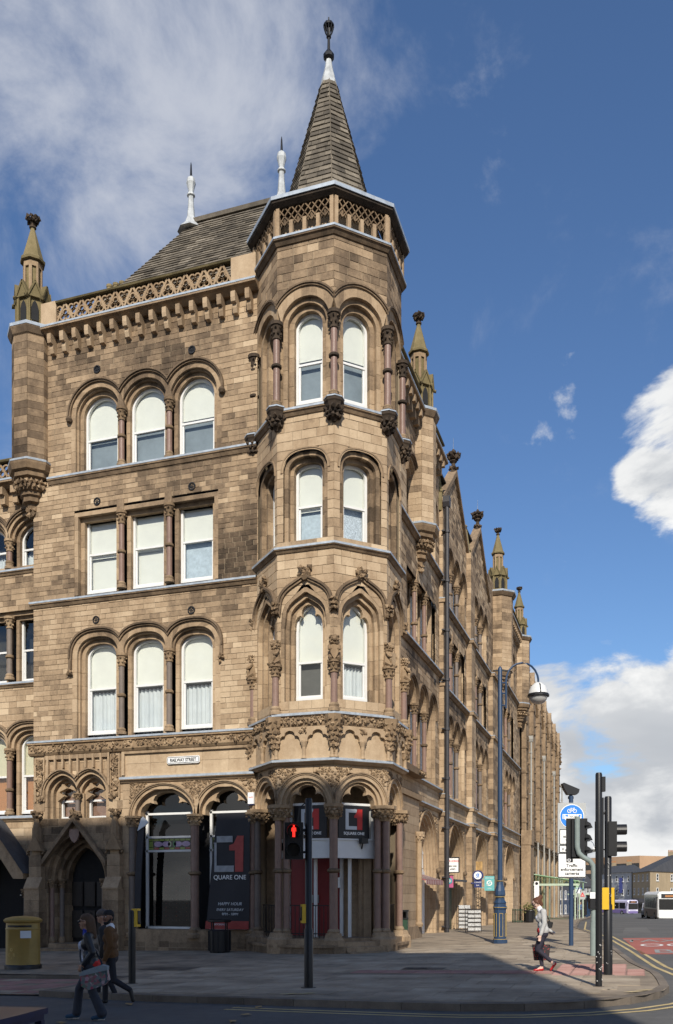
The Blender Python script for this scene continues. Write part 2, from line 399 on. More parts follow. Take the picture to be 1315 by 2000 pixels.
def ashlar(back, F, u0, u1, z0, z1, ops, ch, bw, wall, base=.55, amt=.35, jit=.16, pale=.08, proud=.014, seed=0., d=0., edge=None):
    n = max(1, round((z1 - z0) / ch)); h = (z1 - z0) / n; g = .008; rnd = random.Random(hseed(u0, z0, wall))
    for c in range(n):
        za, zb = z0 + c * h, z0 + (c + 1) * h
        sa, sb = spans(u0, u1, ops, za + .01), spans(u0, u1, ops, zb - .01); sm = spans(u0, u1, ops, (za + zb) / 2)
        for (a, b) in sm:
            fa = [q for q in sa if q[0] < b and q[1] > a]; fb = [q for q in sb if q[0] < b and q[1] > a]
            al, bl = a, b; at_, bt = a, b
            if fa:
                al = fa[0][0] if abs(fa[0][0] - a) < .35 else a; bl = fa[-1][1] if abs(fa[-1][1] - b) < .35 else b
            if fb:
                at_ = fb[0][0] if abs(fb[0][0] - a) < .35 else a; bt = fb[-1][1] if abs(fb[-1][1] - b) < .35 else b
            P = F.P
            back.add([P(al, za, d), P(bl, za, d), P(bt, zb, d), P(at_, zb, d)], [(0, 1, 2, 3)], .5)
            lo, hi = max(al, at_), min(bl, bt); cuts = []; x = lo + bw * rnd.uniform(.35, 1.2)
            while x < hi - bw * .35: cuts.append(x); x += bw * rnd.uniform(.6, 1.5)
            L = [(al, at_)] + [(q, q) for q in cuts] + [(bl, bt)]
            for i in range(len(L) - 1):
                (p0, p1), (q0, q1) = L[i], L[i + 1]; e = d + proud * rnd.uniform(.5, 1.3)
                tn = soot(F, (p0 + q0) / 2, za, base, amt, seed) + rnd.uniform(-jit, jit)
                if rnd.random() < pale: tn += .22
                tn = max(.03, min(.98, tn)); g2 = g if i else 0; g3 = g if i < len(L) - 2 else 0
                stone([P(p0 + g2, za + g, e), P(q0 - g3, za + g, e), P(q1 - g3, zb - g, e), P(p1 + g2, zb - g, e),
                       P(p0 + g2, za + g, d - .01), P(q0 - g3, za + g, d - .01), P(q1 - g3, zb - g, d - .01), P(p1 + g2, zb - g, d - .01)], HX, tn, wall)
def order(F, uc, z0, zs, kind, a, r, o0, o1, df, db, wall, lo=-9, hi=9, base=.55, jit=.12, nv=9, jl=True, jr=True, jh=.42, n=None, amt=.3, rr=None):
    """one order of an opening: jamb stones and voussoirs between offsets o0 and o1, front at df, back at db"""
    rnd = random.Random(hseed(uc, zs, o0, wall))
    a0, a1 = a + o0, a + o1
    k = 1 if rr is None else rr
    if kind == 'rect':
        x0, x1 = max(-a1, lo), min(a1, hi); zt = zs + r
        sbox(F, uc + x0, uc + x1, zt + o0, zt + o1, db, df, soot(F, uc, zt, base, amt) + rnd.uniform(-jit, jit), wall)
        zj = zt + o0
    else:
        nn = nv * 3 if kind != 'trefoil' else 27
        I = resample(clip_head(head(kind, a0, r + o0 * k), lo, hi), nn); O = resample(clip_head(head(kind, a1, r + o1 * k), lo, hi), nn)
        per = nn // nv
        for q in range(nv):
            tn = soot(F, uc + O[q * per][0], zs + O[q * per][1], base, amt) + rnd.uniform(-jit, jit)
            ii = range(q * per, q * per + per + 1); m = len(ii); dd = df + rnd.uniform(-.004, .004)
            pts = [F.P(uc + I[i][0], zs + I[i][1], dd) for i in ii] + [F.P(uc + O[i][0], zs + O[i][1], dd) for i in ii] + [F.P(uc + I[i][0], zs + I[i][1], db) for i in ii] + [F.P(uc + O[i][0], zs + O[i][1], db) for i in ii]
            fs = []
            for i in range(m - 1): fs += [(i, i + 1, m + i + 1, m + i)[::-1], (i, i + 1, 2 * m + i + 1, 2 * m + i), (m + i, 3 * m + i, 3 * m + i + 1, m + i + 1)]
            fs += [(0, m, 3 * m, 2 * m), (m - 1, 3 * m - 1, 4 * m - 1, 2 * m - 1)]
            stone(pts, fs, max(.03, min(.98, tn)), wall)
        zj = zs
    for on, x0, x1 in ((jl, max(-a1, lo), -a0), (jr, a0, min(a1, hi))):
        if not on or x1 - x0 < .01: continue
        nj = max(1, round((zj - z0) / jh)); hh = (zj - z0) / nj
        for q in range(nj):
            sbox(F, uc + x0, uc + x1, z0 + q * hh + .004, z0 + (q + 1) * hh - .004, db, df + rnd.uniform(-.004, .004), max(.03, min(.98, soot(F, uc + x0, z0 + q * hh, base, amt) + rnd.uniform(-jit, jit))), wall)
def hood(mb, F, uc, zs, kind, a, r, o0, o1, df, lo=-9, hi=9, drop=0., tone=.3, k=1.):
    own = mb is None
    if own: mb = MB()
    I = resample(clip_head(head(kind, a + o0, r + o0 * k), lo, hi), 26); O = resample(clip_head(head(kind, a + o1, r + o1 * k), lo, hi), 26)
    Mi = [((i[0] + o[0]) / 2, (i[1] + o[1]) / 2) for i, o in zip(I, O)]
    sh = lambda L: [(uc + p[0], zs + p[1]) for p in L]
    mb.band(F, sh(I), sh(Mi), 0, df * .6, tone); mb.band(F, sh(Mi), sh(O), 0, df, tone * .8)
    if drop:
        for x in (-1, 1):
            if (x < 0 and lo > -(a + o0)) or (x > 0 and hi < a + o0): continue
            u = uc + x * (a + (o0 + o1) / 2); mb.box(F, u - .05, u + .05, zs - drop, zs, 0, df * .8, tone)
    if own: mb.build('hood_mould', M_['stone'], B)
def moulding(mb, path, prof, tone=.6, k=0, closed=False):
    path = [Vector((p[0], p[1])) for p in path]; n = len(path); m = len(prof); pts = []
    for i in range(n):
        a = path[i - 1] if (i or closed) else None; b = path[(i + 1) % n] if (i < n - 1 or closed) else None
        ns = []
        if a is not None: t = (path[i] - a).normalized(); ns.append(Vector((t.y, -t.x)))
        if b is not None: t = (b - path[i]).normalized(); ns.append(Vector((t.y, -t.x)))
        if len(ns) == 2: nn = (ns[0] + ns[1]); nn = nn.normalized(); nn = nn / max(.3, nn.dot(ns[0]))
        else: nn = ns[0]
        for d, z in prof: pts.append((path[i].x + nn.x * d, path[i].y + nn.y * d, z))
    fs = []
    for i in range(n if closed else n - 1):
        j = (i + 1) % n
        for q in range(m - 1): fs.append((i * m + q, j * m + q, j * m + q + 1, i * m + q + 1))
    if not closed: fs += [list(range(m)), [(n - 1) * m + q for q in range(m - 1, -1, -1)]]
    mb.add(pts, fs, tone, k)
def string_course(B, path, z, h, d, name='string_course', lead=True, tone=.35, mat='stone', lmat='lead'):
    mb = MB(); moulding(mb, path, [(-.02, z - h), (d * .35, z - h), (d * .75, z - h * .55), (d, z - h * .45), (d, z), (-.02, z + .05)], tone)
    o = mb.build(name, M_[mat], B)
    if lead:
        ml = MB(); moulding(ml, path, [(-.02, z + .06), (d * .3, z + .045), (d + .012, z + .012), (d + .012, z - .05), (d - .01, z - .05)], .6); ml.build('lead_flashing', M_[lmat], o)
    return o
def carve(mb, F, u0, u1, z0, z1, d, size, n, tone=.5, rnd=random, k=0):
    for i in range(n):
        u, z = rnd.uniform(u0, u1), rnd.uniform(z0, z1); mb.blob(F.P(u, z, d + rnd.uniform(0, size * .6)), size * rnd.uniform(.6, 1.2), max(.05, min(.95, tone + rnd.uniform(-.3, .25))), k, rnd)
def leafy(mb, c, r0, r1, z0, z1, tone=.4, n=10, rows=3, size=None, k=0):
    """crockets and leaves round a bell"""
    for j in range(rows):
        f = (j + .5) / rows; r = r0 + (r1 - r0) * f; z = z0 + (z1 - z0) * f
        for i in range(n):
            a = (i + .5 * (j % 2)) * 2 * math.pi / n
            mb.blob((c[0] + r * math.cos(a), c[1] + r * math.sin(a), c[2] + z), (size or r * .42) * random.uniform(.8, 1.2), max(.05, min(.95, tone + random.uniform(-.25, .25))), k)
def column(B, c, z0, z1, r, shaft='granite', cap=.42, ring=None, base=.22, capmat='carved', captone=.35, name='column', n=12):
    s = MB(); s.lathe((c[0], c[1], 0), [(r, z0 + base), (r * .96, z1 - cap)], n, .5); o = s.build(name, M_[shaft], B, True)
    b = MB(); b.lathe((c[0], c[1], 0), [(r * 1.75, z0), (r * 1.75, z0 + base * .35), (r * 1.35, z0 + base * .5), (r * 1.5, z0 + base * .75), (r * 1.05, z0 + base)], n, .45); b.build('base', M_['stone'], o)
    q = MB(); q.lathe((c[0], c[1], 0), [(r * 1.0, z1 - cap), (r * 1.25, z1 - cap), (r * 1.25, z1 - cap * .9), (r * 1.05, z1 - cap * .86), (r * 1.25, z1 - cap * .5), (r * 1.65, z1 - cap * .22), (r * 1.95, z1 - cap * .2), (r * 1.95, z1)], n, captone)
    leafy(q, (c[0], c[1], 0), r * 1.25, r * 1.7, z1 - cap * .85, z1 - cap * .2, captone, 7, 2, r * .42)
    q.build('capital', M_[capmat], o)
    if ring:
        g = MB(); g.lathe((c[0], c[1], 0), [(r, ring - .07), (r * 1.5, ring - .03), (r * 1.5, ring + .03), (r, ring + .07)], n, .3); g.build('shaft_ring', M_[capmat], o, True)
    return o
def glaze(F, uc, z0, zs, kind, a, r, d):      # outline of a glazed light, clockwise from outside
    return [(uc - a, z0), (uc + a, z0)] + [(uc + u, zs + z) for u, z in head(kind, a, r)[::-1]]
def window(B, F, uc, z0, zs, kind, a, r, d, blind=.5, low='net', up='blind', rail=None, fmat='white', bmat='blind', sash=True, fw=.075, name='window'):
    """timber sash window: frame > sashes, panes, blind or curtain behind"""
    zt = zs + r; zm = rail if rail else z0 + (zt - z0) * .47
    hd = lambda o: [(uc - a + o, z0 + o)] + [(uc + u, zs + z) for u, z in head(kind, a - o, max(0, r - o) if kind != 'rect' else r - o)] + [(uc + a - o, z0 + o)]
    f = MB(); I, O = hd(fw), hd(0.)
    f.band(F, I, O, d - .10, d, .6); f.box(F, uc - a, uc + a, z0, z0 + fw, d - .10, d + .01, .6)
    f.box(F, uc - a + fw * .8, uc + a - fw * .8, zm - .03, zm + .035, d - .08, d - .015, .6)
    o = f.build(name, M_[fmat], B)
    if sash:
        s = MB(); w = .055; i = a - fw
        for x in (-i, i - w): s.box(F, uc + x, uc + x + w, z0 + fw, zm - .03, d - .09, d - .04, .6)
        s.box(F, uc - i + w, uc + i - w, z0 + fw, z0 + fw + w * 1.2, d - .09, d - .04, .6); s.build('sash', M_[fmat], o)
    ins = .02; zi = zm
    p = MB(); p.add([F.P(uc - a + ins, z0 + ins, d - .07), F.P(uc + a - ins, z0 + ins, d - .07), F.P(uc + a - ins, zi, d - .07), F.P(uc - a + ins, zi, d - .07)], [(0, 1, 2, 3)]); p.build('pane', M_['glass'], o)
    up_pts = [(uc - a + ins, zi), (uc + a - ins, zi)] + [(uc + u, zs + z) for u, z in head(kind, a - ins, r - ins if kind != 'rect' else r)[::-1]]
    p = MB(); p.add([F.P(u, z, d - .055) for u, z in up_pts], [list(range(len(up_pts)))]); p.build('pane', M_['glass'], o)
    zb = zm + (.5 - blind) * (zt - z0) * .8
    if up == 'blind' and blind > 0:
        if zb <= zs: pts = [(uc - a, zb), (uc + a, zb)] + [(uc + u, zs + z) for u, z in head(kind, a, r)[::-1]]
        else: pts = [(uc - a, zb), (uc + a, zb), (uc + a, zt), (uc - a, zt)]
        q = MB(); q.add([F.P(u, z, d - .13) for u, z in pts], [list(range(len(pts)))]); q.build('blind', M_[bmat], o)
        q = MB(); q.box(F, uc - a + .06, uc + a - .06, zb - .03, zb, d - .135, d - .115); q.build('blind_rail', M_[bmat], o)
    if low:
        q = MB(); m = 26 if low == 'curtain' else 2; x0, x1 = uc - a, uc + a; zt2 = zt if (low != 'curtain') else zm + .02
        if low == 'curtain': x1 = uc + a * random.choice((1., 1., .55)); zt2 = zm - .1
        pts = []
        for i in range(m + 1):
            u = x0 + (x1 - x0) * i / m; dd = d - .2 + (.035 * math.sin(i * 1.9) if low == 'curtain' else 0)
            pts += [F.P(u, z0, dd), F.P(u, zt2 + (.012 * math.sin(i * 1.9) if low == 'curtain' else 0), dd)]
        q.add(pts, [(2 * i, 2 * i + 2, 2 * i + 3, 2 * i + 1) for i in range(m)]); q.build({'grey_int': 'room', 'net': 'curtain', 'lace': 'curtain', 'slat': 'blind', 'slatdark': 'blind'}.get(low, low), M_[low if low in M_ else 'curtain'], o)
    return o
def vent(B, F, u, z, r=.13):
    m = MB(); m.ringuz(F, (u, z), r * .75, r, 0, .045, 14, .3); m.disc(F, (u, z), r * .8, -.02, .012, 14, .2)
    for x, y in ((-.35, .2), (.35, .2), (0, -.4)): m.ringuz(F, (u + x * r, z + y * r), r * .2, r * .34, 0, .03, 8, .5)
    m.build('wall_vent', M_['iron'], B)
def slate_plane(o, U, V, wfn, L, rh, sw, tone=.5, rnd=None, back=None, key='spire'):
    """courses of slates on a plane: o origin at the eave, U along it, V up the slope; wfn(v) gives (u0,u1)"""
    rnd = rnd or random.Random(3); Nn = U.cross(V).normalized(); n = int(L / rh)
    if back is not None:
        a0, a1 = wfn(0); b0, b1 = wfn(L); back.add([o + U * a0, o + U * a1, o + U * b1 + V * L, o + U * b0 + V * L], [(0, 1, 2, 3)], .2)
    for j in range(n):
        v0, v1 = j * rh, (j + 1) * rh + rh * .25; a, b = wfn(v0); c, e = wfn(min(v1, L))
        if b - a < .06: continue
        u = a - sw * rnd.random()
        while u < b:
            w = sw * rnd.uniform(.7, 1.3); p, q = max(u, a), min(u + w, b)
            if q - p > .03:
                pt, qt = (max(p, c), min(q, e)); g = .004
                if qt < pt: pt = qt = (pt + qt) / 2
                h0, h1 = .040 + rnd.uniform(-.006, .012), .004; f = lambda uu, vv, hh: o + U * uu + V * vv + Nn * hh
                SLATES.append(([tuple(x) for x in (f(p + g, v0, h0), f(q - g, v0, h0), f(qt - g, min(v1, L), h1), f(pt + g, min(v1, L), h1), f(p + g, v0, h0 - .038), f(q - g, v0, h0 - .038))],
                               [(0, 1, 2, 3), (4, 5, 1, 0), (0, 3, 4), (1, 5, 2)], max(.04, min(.96, tone + rnd.uniform(-.19, .19))), key))
            u += w
def flush(items, keep, name, rest, mat, parents, B):
    """the pieces that show largest become parts of their own, the remainder one mesh"""
    sc_ = []
    for i, (v, f, t, w) in enumerate(items):
        q = [proj(v[j]) for j in f[0]]
        if any(x is None for x in q): sc_.append((0, i)); continue
        ar = abs(sum(q[j][0] * q[(j + 1) % len(q)][1] - q[(j + 1) % len(q)][0] * q[j][1] for j in range(len(q)))) / 2
        c = q[0]
        if len(f) > 7 or not (-10 < c[0] < 1325 and -10 < c[1] < 2010): ar = 0
        if w in ('hidden',): ar = 0
        sc_.append((ar, i))
    sc_.sort(reverse=True); own = set(i for _, i in sc_[:keep])
    R_ = MB()
    for i, (v, f, t, w) in enumerate(items):
        if i in own:
            m = MB(); m.add(v, f, t); m.build(name, mat, parents.get(w, B))
        else: R_.add(v, f, t)
    o = R_.build(rest, mat, B); o['kind'] = 'stuff'
# ------------------------------------------------------------ the corner building
B = root('corner_building', 'sandstone Victorian corner building with octagonal turret, slate spire and carved doorways', 'building', (0, 0, 0))
FL = Fr((0, -1), (1, 0)); FRt = Fr((1, 0), (0, 1))
AP = 2.15; HW = .8905
def face(phi, ap=AP): return Fr((math.sin(R(phi)) * ap, -math.cos(R(phi)) * ap), (math.cos(R(phi)), math.sin(R(phi))))
def octo(ap, lo=-67.5, n=6): 
    rc = ap / math.cos(R(22.5)); return [(rc * math.sin(R(lo + 45 * i)), -rc * math.cos(R(lo + 45 * i))) for i in range(n)]
wallL, wallT, wallR = MB(), MB(), MB()
XL, XR = -10.42, -2.04
TX = [-7.88, -6.09, -4.30]; SP = .895
# ---- Railway Street front, upper floors
ops4 = [Op(x, 16.0, 17.98, .66 + .36) for x in TX]
ashlar(wallL, FL, -9.85, XR, 16.02, 20.98, ops4, .185, .40, 'L', base=.50, amt=.50, jit=.13, seed=3.)
ops3 = [Op(x, 11.9, 14.42, .62 + .28, 'rect', .28) for x in TX]
ashlar(wallL, FL, XL, XR, 11.86, 15.9, ops3, .160, .36, 'L', base=.46, amt=.46, jit=.13, seed=3.)
ops2 = [Op(x, 7.05, 9.75, .60 + .38, 'super', .5 + .38) for x in TX]
ashlar(wallL, FL, XL, XR, 7.02, 11.70, ops2, .172, .38, 'L', base=.60, amt=.36, jit=.13, seed=3.)
hd = MB()
for i, x in enumerate(TX):
    l, h = (-9 if i == 0 else -SP), (9 if i == 2 else SP); jl, jr = i == 0, i == 2
    for o0, o1, df, db in ((0, .14, -.20, -.42), (.14, .20, -.09, -.30), (.20, .38, .008, -.2)):
        order(FL, x, 16.0, 17.98, 'round', .66, .66, o0 * .95, o1 * .947, df, db, 'L', l, h, base=.45, jl=jl or o0 == 0, jr=jr or o0 == 0)
        order(FL, x, 7.05, 9.75, 'super', .60, .5, o0, o1, df, db, 'L', l, h, base=.55, jl=jl or o0 == 0, jr=jr or o0 == 0)
    for o0, o1, df, db in ((0, .14, -.18, -.42), (.14, .28, .0, -.3)):
        order(FL, x, 11.9, 14.42, 'rect', .62, 0, o0, o1, df, db, 'L', l if i else -9, h, base=.45, jl=jl or o0 == 0, jr=jr or o0 == 0)
    hood(None, FL, x, 17.98, 'round', .66, .66, .36, .46, .13, l, h); hood(None, FL, x, 9.75, 'super', .60, .5, .38, .49, .13, l, h, .35 if i != 1 else 0)
    window(B, FL, x, 16.12, 17.98, 'round', .66, .66, -.34, blind=(.47, .45, .42)[i], low='grey_int', rail=17.25)
    window(B, FL, x, 12.02, 14.42, 'rect', .62, 0, -.34, blind=(.55, .53, .5)[i], low=('blind', 'blind', 'net')[i], rail=13.35)
    window(B, FL, x, 7.2, 9.75, 'super', .60, .5, -.34, blind=.5, low='curtain', rail=8.75)
for u, z in ((-8.94, 17.87), (-3.24, 17.87)): q = MB(); q.ball(FL.P(u, z, .08), .12, 8, .15); q.build('label_stop', M_['stone'], B)
for u, z in ((-8.92, 9.32), (-3.26, 9.32)): q = MB(); carve(q, FL, u - .06, u + .06, z - .12, z + .1, .06, .08, 9, .3); q.build('label_stop', M_['carved'], B)
for j in (0, 1):
    u = (TX[j] + TX[j + 1]) / 2; c = FL.P(u, 0, -.06)
    column(B, c, 16.05, 18.0, .095, ring=17.05, captone=.3); column(B, c, 11.98, 14.55, .095, ring=13.2, captone=.35); column(B, c, 7.1, 9.8, .095, 'greycol', ring=8.4, captone=.45)
    q = MB(); q.box(FL, u - .13, u + .13, 14.55, 14.95, -.2, .03, .4); q.build('springer', M_['stone'], B); q = MB(); q.prism(FL, [(u - .13, 9.8), (u + .13, 9.8), (u + .1, 10.1), (u, 10.25), (u - .1, 10.1)], -.2, .02, .45); q.build('springer', M_['stone'], B); q = MB(); q.prism(FL, [(u - .15, 18.0), (u + .15, 18.0), (u + .04, 18.4), (u - .04, 18.4)], -.2, .03, .35); q.build('springer', M_['stone'], B)
for u, z in ((-7.88, 19.42), (-4.33, 19.40), (-7.88, 14.98), (-4.33, 14.98), (-7.92, 11.0), (-4.35, 10.97)): vent(B, FL, u, z)
pathL = [(XL, -1), (XR, -1)]
string_course(B, [(-9.8, -1), (XR, -1)], 16.0, .22, .13); string_course(B, [(XL - .1, -1), (XR, -1)], 11.80, .2, .14)
# corner strip and its return to the lower neighbour
q = MB(); q.box(FL, XL, XL + .01, -.35, 16, -.9, .0, .5); q.build('return_wall', M_['stone'], B)
# cornice, brackets, balustrade
string_course(B, [(-9.85, -1), (XR + .1, -1)], 21.02, .25, .42, 'cornice', tone=.45)
for i in range(16):
    u = -9.55 + i * .487
    m = MB(); m.prism(Fr(FL.P(u - .075, 0), (0, -1)), [(0, 20.76), (.36, 20.76), (.36, 20.58), (.33, 20.46), (.28, 20.44), (.22, 20.44), (.22, 20.32), (.17, 20.18), (0, 20.16)], -.15, 0, .60 + .12 * math.sin(i * 2.3)); m.build('bracket', M_['stone'], B)
def balustrade(F, u0, u1, zb, zt, d, n, name='balustrade'):
    m = MB(); m.box(F, u0, u1, zb, zb + .08, d - .16, d, .5); m.prism(Fr(F.P(u0, 0, d), (F.N.x, F.N.y)), [(-.2, zt), (.05, zt), (.07, zt + .05), (-.075, zt + .16), (-.22, zt + .05)], -(u1 - u0), 0, .3); o = m.build(name, M_['mossy'], B)
    w = (u1 - u0) / n; z0, z1 = zb + .08, zt
    for i in range(n):
        a = u0 + i * w; t = MB(); T = .62
        t.bar(F, (a, z0), (a + w / 2, z1), .07, d - .13, d - .03, T); t.bar(F, (a + w / 2, z1), (a + w, z0), .07, d - .13, d - .03, T)
        r = w * .185; c = (a + w / 2, z0 + .03 + r)
        for x, z in ((-r * .8, 0), (r * .8, 0), (0, r * 1.3)): t.ringuz(F, (c[0] + x, c[1] + z), r * .62, r, d - .12, d - .04, 10, T)
        for x, z in ((-r * .8, 0), (r * .8, 0), (0, -r * 1.3)): t.ringuz(F, (a + x + (w if i < 0 else 0), z1 - .06 - r + z), r * .62, r, d - .12, d - .04, 10, T)
        t.build('tracery', M_['carved'], o)
    return o
balustrade(FL, -9.35, -2.85, 21.10, 21.80, .22, 10)
q = MB(); q.box(FL, -9.95, -9.35, 21.08, 21.90, 0, .24, .7); q.box(FL, -2.85, -2.0, 21.08, 21.90, 0, .24, .75); q.box(FL, -9.95, -2.0, 21.0, 21.08, -.3, .3, .5); q.build('parapet_block', M_['stone'], B)
# frieze and ground floor of the front
fz = MB(); moulding(fz, [(XL - .12, -1), (XR + .05, -1)], [(-.02, 6.50), (.10, 6.52), (.16, 6.60), (.16, 6.84), (.22, 6.88), (.22, 6.97), (-.02, 7.02)], .5); carve(fz, FL, XL - .05, XR, 6.62, 6.84, .15, .055, 330, .5)
o = fz.build('frieze', M_['carved'], B)
ml = MB(); moulding(ml, [(XL - .12, -1), (XR + .05, -1)], [(-.02, 7.05), (.12, 7.03), (.24, 6.99), (.24, 6.94), (.2, 6.94)], .6); ml.build('lead_flashing', M_['lead'], o)
# gothic doorway bay (x -10.4 .. -6.95)
XD = -8.72
WD = (-9.26, -8.14); dops = [Op(x, 4.35, 5.15, .38 + .33, 'point', .46 + .33) for x in WD]
ashlar(wallL, FL, XL, -6.9, 4.35, 6.5, dops, .27, .55, 'L', base=.66, amt=.15)
dop = [Op(XD, -.4, 2.25, .74 + .56, 'point', 1.15 + .5)]
ashlar(wallL, FL, XL, -6.9, -.4, 4.35, dop, .26, .5, 'L', base=.5, amt=.3)
for o0, o1, df, db in ((0, .14, -.62, -.95), (.14, .28, -.42, -.75), (.28, .42, -.22, -.55), (.42, .56, .0, -.4)):
    order(FL, XD, -.3, 2.25, 'point', .74, 1.15, o0, o1, df, db, 'L', base=.5, nv=9)
for x in WD:
    for o0, o1, df, db in ((0, .11, -.34, -.6), (.11, .22, -.17, -.45), (.22, .33, .0, -.3)): order(FL, x, 4.35, 5.15, 'point', .38, .46, o0, o1, df, db, 'L', -9 if x < -9 else -.56, 9 if x > -9 else .56, base=.65, amt=.12, nv=6, jit=.06, jl=x < -9 or o0 == 0, jr=x > -9 or o0 == 0)
q = MB()
for x in WD: hood(None, FL, x, 5.15, 'point', .38, .46, .33, .42, .14, -.56 if x > -8.5 else -9, .56 if x < -8.5 else 9, .1, .6)
for x in (-10.08, -7.32): q = MB(); carve(q, FL, x - .05, x + .05, 4.95, 5.1, .06, .07, 8, .4); q.build('label_stop', M_['carved'], B)
for x in WD:            # cusps in the small lights
    for sgn in (-1, 1): q = MB(); q.prism(FL, [(x + sgn * .40, 4.98), (x + sgn * .40, 5.3), (x + sgn * .14, 5.15)], -.5, -.3, .55); q.build('cusp', M_['stone'], B); q = MB(); q.prism(FL, [(x + sgn * .33, 5.3), (x + sgn * .22, 5.6), (x + sgn * .04, 5.42)], -.5, -.3, .55); q.build('cusp', M_['stone'], B)
for x in WD: window(B, FL, x, 4.4, 5.15, 'point', .38, .46, -.5, blind=0, low='brickred', rail=4.98, fw=.05, sash=False)
column(B, FL.P(-8.70, 0, -.06), 4.42, 5.2, .08, 'greycol', cap=.22, base=.18)
q = MB(); q.box(FL, -8.86, -8.54, 4.35, 5.2, -.5, -.2, .6); q.build('mullion', M_['stone'], B)
rb = MB(); rb.box(FL, XL + .08, -7.0, 6.40, 6.52, -.02, .03, .66)                # ribbed panel
pb = MB()
for i in range(9): pb = MB(); pb.box(FL, -9.82 + i * .30, -9.75 + i * .30, (5.72, 5.98, 6.06, 5.86, 5.78, 6.03, 6.03, 5.78, 5.4)[i], 6.5, .0, .13, .6); pb.build('panel_rib', M_['stone'], B)
pb = MB(); pb.box(FL, -9.9, -7.35, 6.36, 6.5, .01, .11, .5); pb.build('panel_head', M_['stone'], B)
for u in (-10.14, -7.18):
    for x in (-.17, .17): rb.box(FL, u + x - .025, u + x + .025, 4.95, 6.45, 0, .07, .6)
    c_ = MB(); carve(c_, FL, u - .12, u + .12, 5.0, 6.4, .02, .085, 85, .5); c_.build('carved_strip', M_['carved'], B)
rb.build('panel', M_['stone'], B)
# porch gablet, shield, pinnacled buttresses
g = MB(); g.prism(FL, [(-10.0, 2.9), (XD, 4.42), (-7.44, 2.9), (-7.44, 2.72), (XD, 4.22), (-10.0, 2.72)], 0, .22, .4); g.build('porch_gablet', M_['stone'], B)
g = MB(); g.prism(FL, [(XD - .19, 3.98), (XD + .19, 3.98), (XD + .19, 3.75), (XD + .1, 3.58), (XD, 3.5), (XD - .1, 3.58), (XD - .19, 3.75)], .02, .12, .55); g.build('shield', M_['granite'], B)
g = MB(); carve(g, FL, XD - .1, XD + .1, 4.35, 4.62, .12, .1, 18, .35); g.build('finial', M_['carved'], B)
for u in (-10.20, -7.12):
    w = .19
    for k_, (z0, z1, dd, ww) in enumerate(((-.4, 1.95, .42, .3), (1.95, 3.1, .24, .24), (3.1, 4.05, .16, .17))): 
        n_ = max(1, round((z1 - z0) / .38))
        for j in range(n_): sbox(FL, u - ww, u + ww, z0 + (z1 - z0) * j / n_ + .004, z0 + (z1 - z0) * (j + 1) / n_ - .004, 0, dd, .45 + random.uniform(-.12, .12), 'L')
    g = MB(); g.prism(Fr(FL.P(u - .3, 0), (0, -1)), [(.22, 1.95), (.45, 1.95), (.45, 2.0), (.24, 2.35)], -.6, 0, .6); g.build('weathering', M_['stone'], B); g = MB()
    g.prism(FL, [(u - .3, 3.25), (u, 3.85), (u + .3, 3.25)], .05, .28, .45); g.lathe(FL.P(u, 0, .13), [(.16, 3.6), (.13, 4.1), (.07, 4.35), (.11, 4.42), (.05, 4.47)], 8, .5); leafy(g, FL.P(u, 0, .13), .09, .17, 4.4, 4.62, .4, 6, 2, .085)
    carve(g, FL, u - .32, u - .24, 3.15, 3.3, .16, .07, 5, .3); carve(g, FL, u + .24, u + .32, 3.15, 3.3, .16, .07, 5, .3); g.build('buttress_cap', M_['carved'], B)
for s_ in (-1, 1):
    for j in range(2): column(B, FL.P(XD + s_ * (.84 + .22 * j), 0, -.40 + .26 * j), -.2, 2.3, .085, 'granite' if j else 'greycol', cap=.32, base=.5)
g = MB(); g.box(FL, XD - 1.5, XD + 1.3, -.45, -.05, -.1, .55, .4); g.box(FL, XD - .9, XD + .9, -.1, .1, -.9, .28, .4); g.build('doorstep', M_['stone'], B)
g = MB()
g.add([FL.P(XD - .8, -.3, -.93), FL.P(XD + .8, -.3, -.93), FL.P(XD + .8, 3.7, -.93), FL.P(XD - .8, 3.7, -.93)], [(0, 1, 2, 3)])
for i in range(3): g.box(FL, XD - .72 + i * .5, XD - .30 + i * .5, .25, 1.2, -.86, -.82); g.box(FL, XD - .72 + i * .5, XD - .30 + i * .5, 1.35, 2.2, -.86, -.82)
o = g.build('door', M_['wood'], B); g = MB(); g.ball(FL.P(XD + .02, 1.1, -.78), .04, 8); g.build('handle', M_['iron'], o)
for i in range(3):
    for z in (1.4, 1.82): g = MB(); g.box(FL, XD - .68 + i * .5, XD - .34 + i * .5, z, z + .34, -.83, -.81); g.build('pane', M_['wood'], o)
